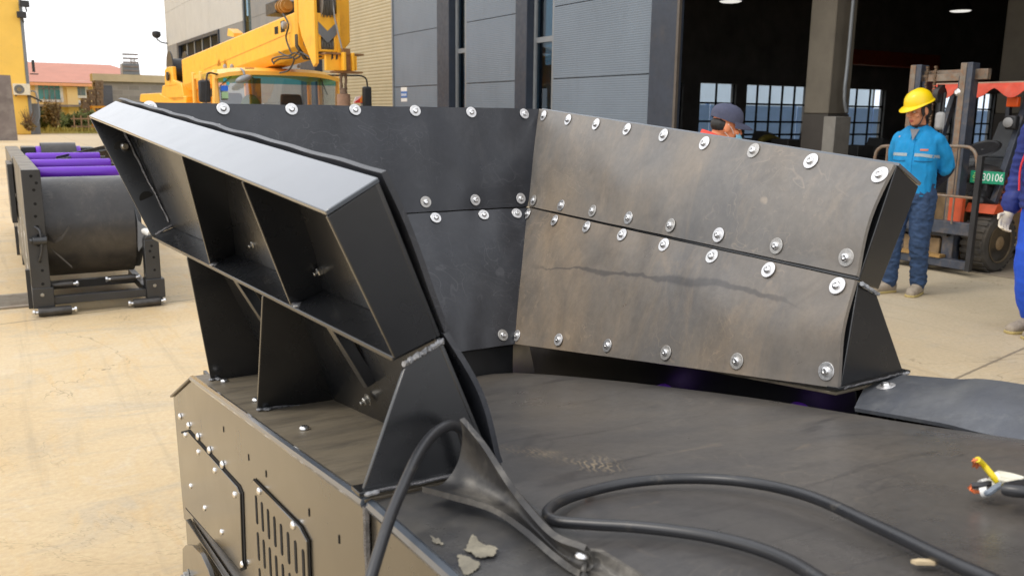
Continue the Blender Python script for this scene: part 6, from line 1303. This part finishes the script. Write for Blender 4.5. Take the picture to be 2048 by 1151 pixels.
# person's right is image left
RL=fl_-base; LL=fr_-base
hipR,hipL=B.P(.095,0,hipz),B.P(-.095,0,hipz)
ftR,ftL=V((fl_.x,fl_.y,.09)),V((fr_.x,fr_.y,.09))
kR=lerp(hipR,ftR,.5)+B.f*.04; kL=lerp(hipL,ftL,.5)+B.f*.04
shR,shL=B.P(.142,-.015,1.335),B.P(-.142,-.02,1.33); elR,elL=B.P(.195,-.13,1.10),B.P(-.205,-.15,1.09); wrR,wrL=B.P(.06,-.19,.93),B.P(-.08,-.2,.93)
hc=B.P(.0,.05,1.575); fdir=V((-.96,-.32,-.26)); fy=V((fdir.dot(NX),fdir.dot(TY),fdir.z)); upv=V((0,0,1))
body=MB()
loft(body,[(B.P(0,0,.80),B.r*.15,B.f*.10),(B.P(0,0,.92),B.r*.165,B.f*.11),(B.P(0,.0,1.08),B.r*.14,B.f*.10),(B.P(0,.0,1.25),B.r*.165,B.f*.11),(B.P(0,-.01,1.36),B.r*.17,B.f*.095),(B.P(0,-.01,1.42),B.r*.09,B.f*.07)])
limb(body,[B.P(0,-.005,1.38),B.P(0,.01,1.47),hc-V((0,0,.06))-B.f*.01],[.062,.056,.052])
for a,b,c in ((shR,elR,wrR),(shL,elL,wrL)): limb(body,[a,b,c],[.052,.042,.03])
for a,b,c in ((hipR,kR,ftR),(hipL,kL,ftL)): limb(body,[a,b,c],[.08,.055,.04]); 
Q,R=head(B,hc,fy,upv,0,None,body)
hand(body,wrR,(-B.r*.9-V((0,0,.3))),-B.f,1); hand(body,wrL,(B.r*.9-V((0,0,.4))),-B.f,-1)
bo_=remesh(body,'body',MT['skin'],wk,.0065,3); face(Q,R,bo_,MT['skin'])
# jacket
j=MB(); loft(j,[(B.P(0,0,.86),B.r*.165,B.f*.12),(B.P(0,0,.90),B.r*.17,B.f*.128),(B.P(0,.005,1.02),B.r*.168,B.f*.132),(B.P(0,.01,1.18),B.r*.172,B.f*.132),(B.P(0,0,1.31),B.r*.168,B.f*.12),(B.P(0,-.015,1.395),B.r*.145,B.f*.095),(B.P(0,-.015,1.445),B.r*.085,B.f*.075)],24)
limb(j,[shR,lerp(shR,elR,.5)+B.r*.02,lerp(shR,elR,.92)],[.066,.066,.074]); limb(j,[shL,lerp(shL,elL,.5)-B.r*.02,lerp(shL,elL,.92)],[.066,.067,.076])
jk=remesh(j,'jacket',MT['teal'],wk,.008,5,.009,9,1.,(1,1,.55))
sl=MB(); limb(sl,[lerp(shR,elR,.85),elR,lerp(elR,wrR,.95)],[.062,.062,.045]); limb(sl,[lerp(shL,elL,.85),elL,lerp(elL,wrL,.95)],[.062,.064,.045]); remesh(sl,'sleeve',MT['navydark'],wk,.008,4,.004,16,3.)
def onsurf(o,p,d):   # shoot onto a garment in yard coords
    b=BASE[top(o).name]; hit,loc,n,i=o.ray_cast(V(p)-b,V(d).normalized()); return (loc+b,n) if hit else (V(p),V(d))
def tape(o,pts,w,mat,name,th=.004):
    P=[]
    for r_,z,zz in pts:
        a,n1=onsurf(o,B.P(r_,.5,z),-B.f); c,n2=onsurf(o,B.P(r_,.5,z-w),-B.f); P.append([a+B.f*.004,c+B.f*.004])
    m=MB(); m.slab(P,-B.f*th); m.build(name,mat,o,angle=60)
bpy.context.view_layer.update()
tape(jk,[(.17-.014*k,1.225,0) for k in range(11)],.026,MT['silver'],'reflective_tape'); tape(jk,[(-.03-.0155*k,1.225-.0025*max(0,k-4),0) for k in range(11)],.026,MT['silver'],'reflective_tape')
tape(jk,[(-.07-.008*k,1.262,0) for k in range(8)],.016,pmc('orange_logo',srgb(205,120,95),.6),'chest_logo')
tape(jk,[(.165-.014*k,1.165-.004*math.sin(k/10*3.14),0) for k in range(10)],.008,pmc('jacket_seam',srgb(5,92,135),.8),'pocket_flap'); tape(jk,[(-.035-.014*k,1.165-.004*math.sin(k/10*3.14),0) for k in range(10)],.008,pmc('jacket_seam',srgb(5,92,135),.8),'pocket_flap')
m=MB(); P=[]
for k in range(24):
    z=1.40-.022*k; a,_n=onsurf(jk,B.P(.012,.5,z),-B.f); c,_n=onsurf(jk,B.P(-.018,.5,z),-B.f); P.append([a+B.f*.003,c+B.f*.006])
m.slab(P,-B.f*.004); m.build('placket',MT['teal'],jk,angle=60)
# collar with open front
for s_ in (-1,1):
    m=MB(); P=[]
    for k in range(9):
        an=math.pi*(.06+.94*k/8); r0=.066; r1=.088; x=math.sin(an)*s_; y=math.cos(an)
        P.append([B.P(x*r0,y*r0*.95+.005,1.475-.03*(1+y)/2),B.P(x*r1,y*r1+.01,1.44-.035*(1+y)/2),B.P(x*(r1+.02),y*(r1+.02)+.01,1.40-.055*(1+y)/2)])
    m.slab(P,V((0,0,-.006))); m.build('collar',MT['teal'],jk,angle=60)
m=MB(); m.prism([B.P(.035,.098,1.425),B.P(-.04,.098,1.425),B.P(-.004,.135,1.33)],B.f*.006); m.build('undershirt',pmc('grey_knit',srgb(120,122,128),.9),wk)
m=MB(); m.lathe([(.06,0),(.066,.012),(.06,.03)],B.P(0,.008,1.43),(0,0,1),20); m.build('neckband',pmc('dark_neckband',(.04,.03,.035),.9),wk)
t_=MB(); loft(t_,[(B.P(0,0,.98),B.r*.165,B.f*.115),(B.P(0,0,.88),B.r*.175,B.f*.125),(B.P(0,0,.80),B.r*.165,B.f*.12)])
for a,b,c in ((hipR,kR,ftR),(hipL,kL,ftL)): limb(t_,[a,lerp(a,b,.5),b,lerp(b,c,.5),c+V((0,0,.02))],[.105,.093,.078,.07,.066])
remesh(t_,'trousers',MT['jeans'],wk,.008,4,.009,11,5.,(1,1,1.6))
for ft in (ftR,ftL): shoe(wk,ft,(B.f*.9+(B.r*.45 if ft is ftR else V()))[:2],MT['boot'])
# hair and helmet
m=MB(); m.ell(Q(0,-.03,.03),(.080,.085,.085),R); m.ell(Q(0,-.055,-.02),(.07,.055,.06),R); 
for s_ in (-1,1): m.ell(Q(s_*.072,.02,.0),(.010,.02,.045),R)
remesh(m,'hair',MT['hair'],wk,.006,2)
tilt=Matrix.Rotation(-.10,3,R.col[0]); hR=tilt@R; hQ=lambda x,y,z: Q(0,-.008,.062)+hR@V((x*.88,y*.88,z*.88))
prof=[(.128,.0),(.126,.02),(.122,.045),(.110,.08),(.088,.108),(.055,.128),(.02,.136),(.001,.137)]
m=MB(); seg=36; vs=[]
for r_,h in prof:
    for k in range(seg):
        a=2*math.pi*k/seg; x,y=math.cos(a),math.sin(a); rib=.006*max(0,1-abs(x*r_)/.018) if h>.05 else 0; vs.append(hQ(x*r_*.93,y*r_*1.12,h+rib))
n=len(prof); m.add(vs,[(i*seg+k,i*seg+(k+1)%seg,(i+1)*seg+(k+1)%seg,(i+1)*seg+k) for i in range(n-1) for k in range(seg)]+[tuple((n-1)*seg+k for k in range(seg))])
hm=m.build('hard_hat',MT['helmet'],wk,angle=60)
P=[]
for k in range(37):
    a=2*math.pi*k/36; x,y=math.cos(a),math.sin(a); br=.014+.05*max(0,y)**2; P.append([hQ(x*.119,y*.143,.004),hQ(x*(.119+br*.8),y*(.143+br),-.004-.02*max(0,y)**2)])
m=MB(); m.slab(P,hR@V((0,0,.005))); m.build('hat_brim',MT['helmet'],hm,angle=60)
m=MB()
for s_ in (-1,1): m.tube(catmull([Q(s_*.082,.012,.03),Q(s_*.076,.03,-.04),Q(s_*.05,.055,-.10),Q(0,.07,-.118)],5),.004,6)
m.build('chin_strap',MT['black'],hm)
# ---------------------------------------------------------------- worker in a cap behind the hopper
hcp=atd(1452,255,5.85); zc_=hcp.z; fl2=V((hcp.x-.05,hcp.y,0)); right=V((RT.dot(NX),RT.dot(TY),0)).normalized()
cp=thing('person','worker bowed behind the hopper in a slate cap and light blue face mask','person',(hcp.x-.03,hcp.y,0)); k2=.93
hd2=right.copy(); B2=Body((hcp.x,hcp.y,0)-0*right if 0 else V((hcp.x,hcp.y,0))-right*.10,hd2,k2)
z0=zc_/k2; body=MB()
Pz=lambda r,f,z: B2.P(r,f,z)
loft(body,[(Pz(0,-.03,.80),B2.r*.14,B2.f*.10),(Pz(0,-.03,.95),B2.r*.15,B2.f*.11),(Pz(0,0,1.15),B2.r*.15,B2.f*.11),(Pz(0,.02,1.27),B2.r*.16,B2.f*.1),(Pz(0,.02,1.34),B2.r*.09,B2.f*.07)])
limb(body,[Pz(0,.0,1.36),Pz(0,.03,1.46),hcp-V((0,0,.05))-hd2*.02],[.06,.054,.05])
fd2=(hd2+V((0,0,-.22))); Q2,R2=head(B2,hcp,fd2,V((0,0,1)),0,None,body)
for s_ in (-1,1): limb(body,[Pz(s_*.18,.02,1.28),Pz(s_*.22,.06,1.0),Pz(s_*.15,.28,.95)],[.05,.042,.032]); hand(body,Pz(s_*.15,.28,.95),B2.f,V((0,0,-1)),-s_); limb(body,[Pz(s_*.09,-.03,.85),Pz(s_*.09,.01,.46),Pz(s_*.1,0,.09)],[.08,.055,.04])
b2=remesh(body,'body',MT['skin2'],cp,.0065,3); face(Q2,R2,b2,MT['skin2'])
j=MB(); loft(j,[(Pz(0,-.03,.84),B2.r*.18,B2.f*.13),(Pz(0,-.02,1.0),B2.r*.19,B2.f*.145),(Pz(0,0,1.2),B2.r*.2,B2.f*.14),(Pz(0,.0,1.37),B2.r*.17,B2.f*.10),(Pz(0,.0,1.43),B2.r*.085,B2.f*.085)])
for s_ in (-1,1): limb(j,[Pz(s_*.18,.02,1.28),Pz(s_*.23,.06,1.0),Pz(s_*.16,.25,.95)],[.085,.075,.055])
remesh(j,'jacket',MT['teal'],cp,.009,4,.005,10,2.)
m=MB(); P=[]
for k in range(25): a=2*math.pi*k/24; x,y=math.sin(a),math.cos(a); P.append([Pz(x*.078,y*.078+.012,1.50-.03*y),Pz(x*.098,y*.098+.005,1.44-.03*y)])
m.slab(P,V((0,0,-.006))); m.build('collar',pmc('red_collar',srgb(225,75,65),.8),cp,angle=60)
t_=MB(); loft(t_,[(Pz(0,-.03,.97),B2.r*.16,B2.f*.12),(Pz(0,-.03,.8),B2.r*.16,B2.f*.12)])
for s_ in (-1,1): limb(t_,[Pz(s_*.09,-.03,.85),Pz(s_*.09,.01,.46),Pz(s_*.1,0,.1)],[.10,.078,.066])
remesh(t_,'trousers',MT['jeans'],cp,.01,4,.005,10,2.)
for s_ in (-1,1): shoe(cp,Pz(s_*.1,0,.09),B2.f[:2],MT['boot'])
m=MB(); m.ell(Q2(0,-.036,.012),(.0765,.076,.062),R2); remesh(m,'hair',MT['hair'],cp,.005,2)
# cap: crown + peak
m=MB(); prof=[(.0,1.0),(.03,1.02),(.06,.99),(.085,.88),(.105,.66),(.116,.36),(.12,.02)]; vs=[]; seg=32
cq=lambda x,y,z: Q2(0,-.012,.038)+R2@V((x,y,z))
for h,r_ in prof:
    for k in range(seg): a=2*math.pi*k/seg; vs.append(cq(math.cos(a)*r_*.088,math.sin(a)*r_*.110,h-.014*math.sin(a)*(1-h/.12)))
n=len(prof); m.add(vs,[(i*seg+k,i*seg+(k+1)%seg,(i+1)*seg+(k+1)%seg,(i+1)*seg+k) for i in range(n-1) for k in range(seg)]+[tuple((n-1)*seg+k for k in range(seg))]); cpm=m.build('cap',MT['cap'],cp,angle=60)
P=[]
for i in range(13):
    a=math.pi*(.12+.76*i/12); row=[]
    for j_ in range(5): q=j_/4; row.append(cq(math.cos(a)*(.088+.004*q),math.sin(a)*(.108+.085*q*math.sin(a)),.006-.004*q-.03*q*q+.012*math.sin(a)*q-.012*abs(math.cos(a))*q))
    P.append(row)
m=MB(); m.slab(P,R2@V((0,0,.005))); m.build('cap_peak',MT['cap'],cpm,angle=60); m=MB(); m.ell(cq(0,0,.121),(.009,.009,.004),R2); m.build('cap_button',MT['cap'],cpm)
P=[]
for i in range(11):
    a=math.pi*(.12+.76*i/10); P.append([Q2(math.cos(a)*.066,.035+math.sin(a)*.062,-.018),Q2(math.cos(a)*.068,.035+math.sin(a)*.088,-.045),Q2(math.cos(a)*.062,.03+math.sin(a)*.08,-.08),Q2(math.cos(a)*.046,.02+math.sin(a)*.07,-.108)])
m=MB(); m.slab(P,V((0,0,.0))+R2@V((0,.003,0))); mk_=m.build('face_mask',MT['mask'],cp,angle=60)
m=MB()
for s_ in (-1,1): m.tube(catmull([Q2(s_*.064,.045,-.03),Q2(s_*.076,.02,0),Q2(s_*.082,-.012,.022)],4),.0022,6); m.tube(catmull([Q2(s_*.056,.04,-.09),Q2(s_*.07,.02,-.06),Q2(s_*.084,-.02,-.035)],4),.0022,6)
m.build('ear_loop',MT['white'],mk_)
# ---------------------------------------------------------------- worker at the right frame edge
f1=atz(2028,662); f2=atz(2062,674); base3=(f1+f2)/2; base3.z=0
p3=thing('person','worker in navy padded jacket, royal blue trousers and white gloves at the right edge','person',base3)
h3=V((-.93,-.36,0)); hd3=V((h3.dot(NX),h3.dot(TY),0)); ctr=atd(2095,450,(atz(2050,668)-CY_).length*.955); ctr.z=0
lefty=right
B3=Body(base3+right*.09,hd3)
hipR,hipL=B3.P(.10,-.02,.88),B3.P(-.10,-.02,.88); ftR=V((f1.x,f1.y,.09))+right*.10; ftL=V((f2.x,f2.y,.09))+right*.10
kR=lerp(hipR,ftR,.5)+B3.f*.05; kL=lerp(hipL,ftL,.5)+B3.f*.04
shR,shL=B3.P(.2,0,1.42),B3.P(-.2,0,1.42)
gl=atd(1998,448,(base3-CY_).length*.975/ray(1998,448).length); wrR=B3.P(.30,.03,.86); 
elR=B3.P(.30,-.06,1.13); elL=B3.P(-.30,-.05,1.13); wrL=B3.P(-.27,.08,.9)
body=MB(); loft(body,[(B3.P(0,0,.80),B3.r*.15,B3.f*.10),(B3.P(0,0,.95),B3.r*.16,B3.f*.11),(B3.P(0,0,1.25),B3.r*.165,B3.f*.11),(B3.P(0,0,1.40),B3.r*.16,B3.f*.09),(B3.P(0,0,1.46),B3.r*.08,B3.f*.07)])
hc3=B3.P(0,.05,1.64); limb(body,[B3.P(0,0,1.42),B3.P(0,.01,1.5),hc3-V((0,0,.06))],[.06,.056,.052]); Q3,R3=head(B3,hc3,B3.f+V((0,0,-.15)),V((0,0,1)),0,None,body)
for a,b,c in ((shR,elR,wrR),(shL,elL,wrL)): limb(body,[a,b,c],[.052,.042,.03])
for a,b,c in ((hipR,kR,ftR),(hipL,kL,ftL)): limb(body,[a,b,c],[.08,.055,.04])
b3=remesh(body,'body',MT['skin'],p3,.007,3); face(Q3,R3,b3,MT['skin'])
for w_,e_,sd in ((wrR,elR,1),(wrL,elL,-1)):
    g_=MB(); d=(w_-e_).normalized(); hand(g_,w_+d*.01,d*.8+B3.f*.35-V((0,0,.5)),-B3.r*sd*.6+B3.f*.2,sd*1,1.12,.75); limb(g_,[w_-d*.05,w_+d*.03],[.036,.036]); remesh(g_,'glove',MT['glove'],p3,.004,2)
j=MB(); loft(j,[(B3.P(0,0,.90),B3.r*.20,B3.f*.145),(B3.P(0,0,1.0),B3.r*.22,B3.f*.165),(B3.P(0,0,1.2),B3.r*.215,B3.f*.16),(B3.P(0,0,1.36),B3.r*.20,B3.f*.13),(B3.P(0,0,1.46),B3.r*.11,B3.f*.09),(B3.P(0,0,1.5),B3.r*.085,B3.f*.08)])
limb(j,[shR,elR,lerp(elR,wrR,.85)],[.095,.085,.068]); limb(j,[shL,elL,lerp(elL,wrL,.85)],[.095,.085,.068])
jk3=remesh(j,'jacket',MT['navy'],p3,.009,5,.009,6,4.,(.6,.6,2.6))
m=MB(); m.tube(catmull([B3.P(.02,.152,1.4),B3.P(.02,.175,1.2),B3.P(.02,.178,1.0),B3.P(.02,.155,.9)],6),.008,6); m.build('zip_piping',MT['red'],jk3); m=MB(); m.tube(catmull([B3.P(.13,.14,1.32),B3.P(.16,.15,1.18),B3.P(.15,.15,1.02)],6),.007,6); m.build('red_piping',MT['red'],jk3)
t_=MB(); loft(t_,[(B3.P(0,0,1.0),B3.r*.17,B3.f*.12),(B3.P(0,0,.82),B3.r*.175,B3.f*.13)])
for a,b,c in ((hipR,kR,ftR),(hipL,kL,ftL)): limb(t_,[a,lerp(a,b,.5),b,lerp(b,c,.5),c+V((0,0,.05))],[.115,.108,.098,.092,.07])
remesh(t_,'trousers',MT['royal'],p3,.009,5,.006,7,6.,(1,1,.9))
for ft in (ftR,ftL): shoe(p3,ft,B3.f[:2],MT['boot'])
m=MB(); m.ell(Q3(0,-.03,.03),(.08,.085,.085),R3); m.ell(Q3(0,-.055,-.02),(.07,.055,.06),R3); remesh(m,'hair',MT['hair'],p3,.006,2)
# ================================================================ sky and sun
w=bpy.data.worlds.new('World'); sc.world=w; w.use_nodes=True; nt=w.node_tree; nt.nodes.clear()
o=nt.nodes.new('ShaderNodeOutputWorld'); bg=nt.nodes.new('ShaderNodeBackground'); sk=nt.nodes.new('ShaderNodeTexSky'); mx=nt.nodes.new('ShaderNodeMix'); mx.data_type='RGBA'
sk.sky_type='NISHITA'; sk.sun_disc=False; SUN_EL=math.radians(52); SUN_AZ=math.radians(-115)   # azimuth from +Y, clockwise
sk.sun_elevation=SUN_EL; sk.sun_rotation=SUN_AZ; sk.dust_density=4; sk.air_density=1.2; sk.ozone_density=1
nt.links.new(sk.outputs[0],mx.inputs[6]); mx.inputs[7].default_value=(17.5,17.6,18,1); mx.inputs[0].default_value=.8
nt.links.new(mx.outputs[2],bg.inputs[0]); bg.inputs[1].default_value=.1; nt.links.new(bg.outputs[0],o.inputs[0])
sl=bpy.data.lights.new('sun','SUN'); sl.energy=1.1; sl.angle=math.radians(14); sl.color=(1,.93,.82); so_=bpy.data.objects.new('sun',sl); COL.objects.link(so_)
d=V((math.sin(SUN_AZ)*math.cos(SUN_EL),math.cos(SUN_AZ)*math.cos(SUN_EL),math.sin(SUN_EL))); so_.rotation_euler=d.to_track_quat('Z','Y').to_euler(); so_.location=(-20,-10,40)
vs=sc.view_settings; vs.view_transform='Standard'; vs.look='None'; vs.exposure=0; vs.gamma=1; vs.use_curve_mapping=False
sc.cycles.max_bounces=8; sc.cycles.use_denoising=True; sc.cycles.transparent_max_bounces=12; sc.cycles.caustics_reflective=False; sc.cycles.caustics_refractive=False
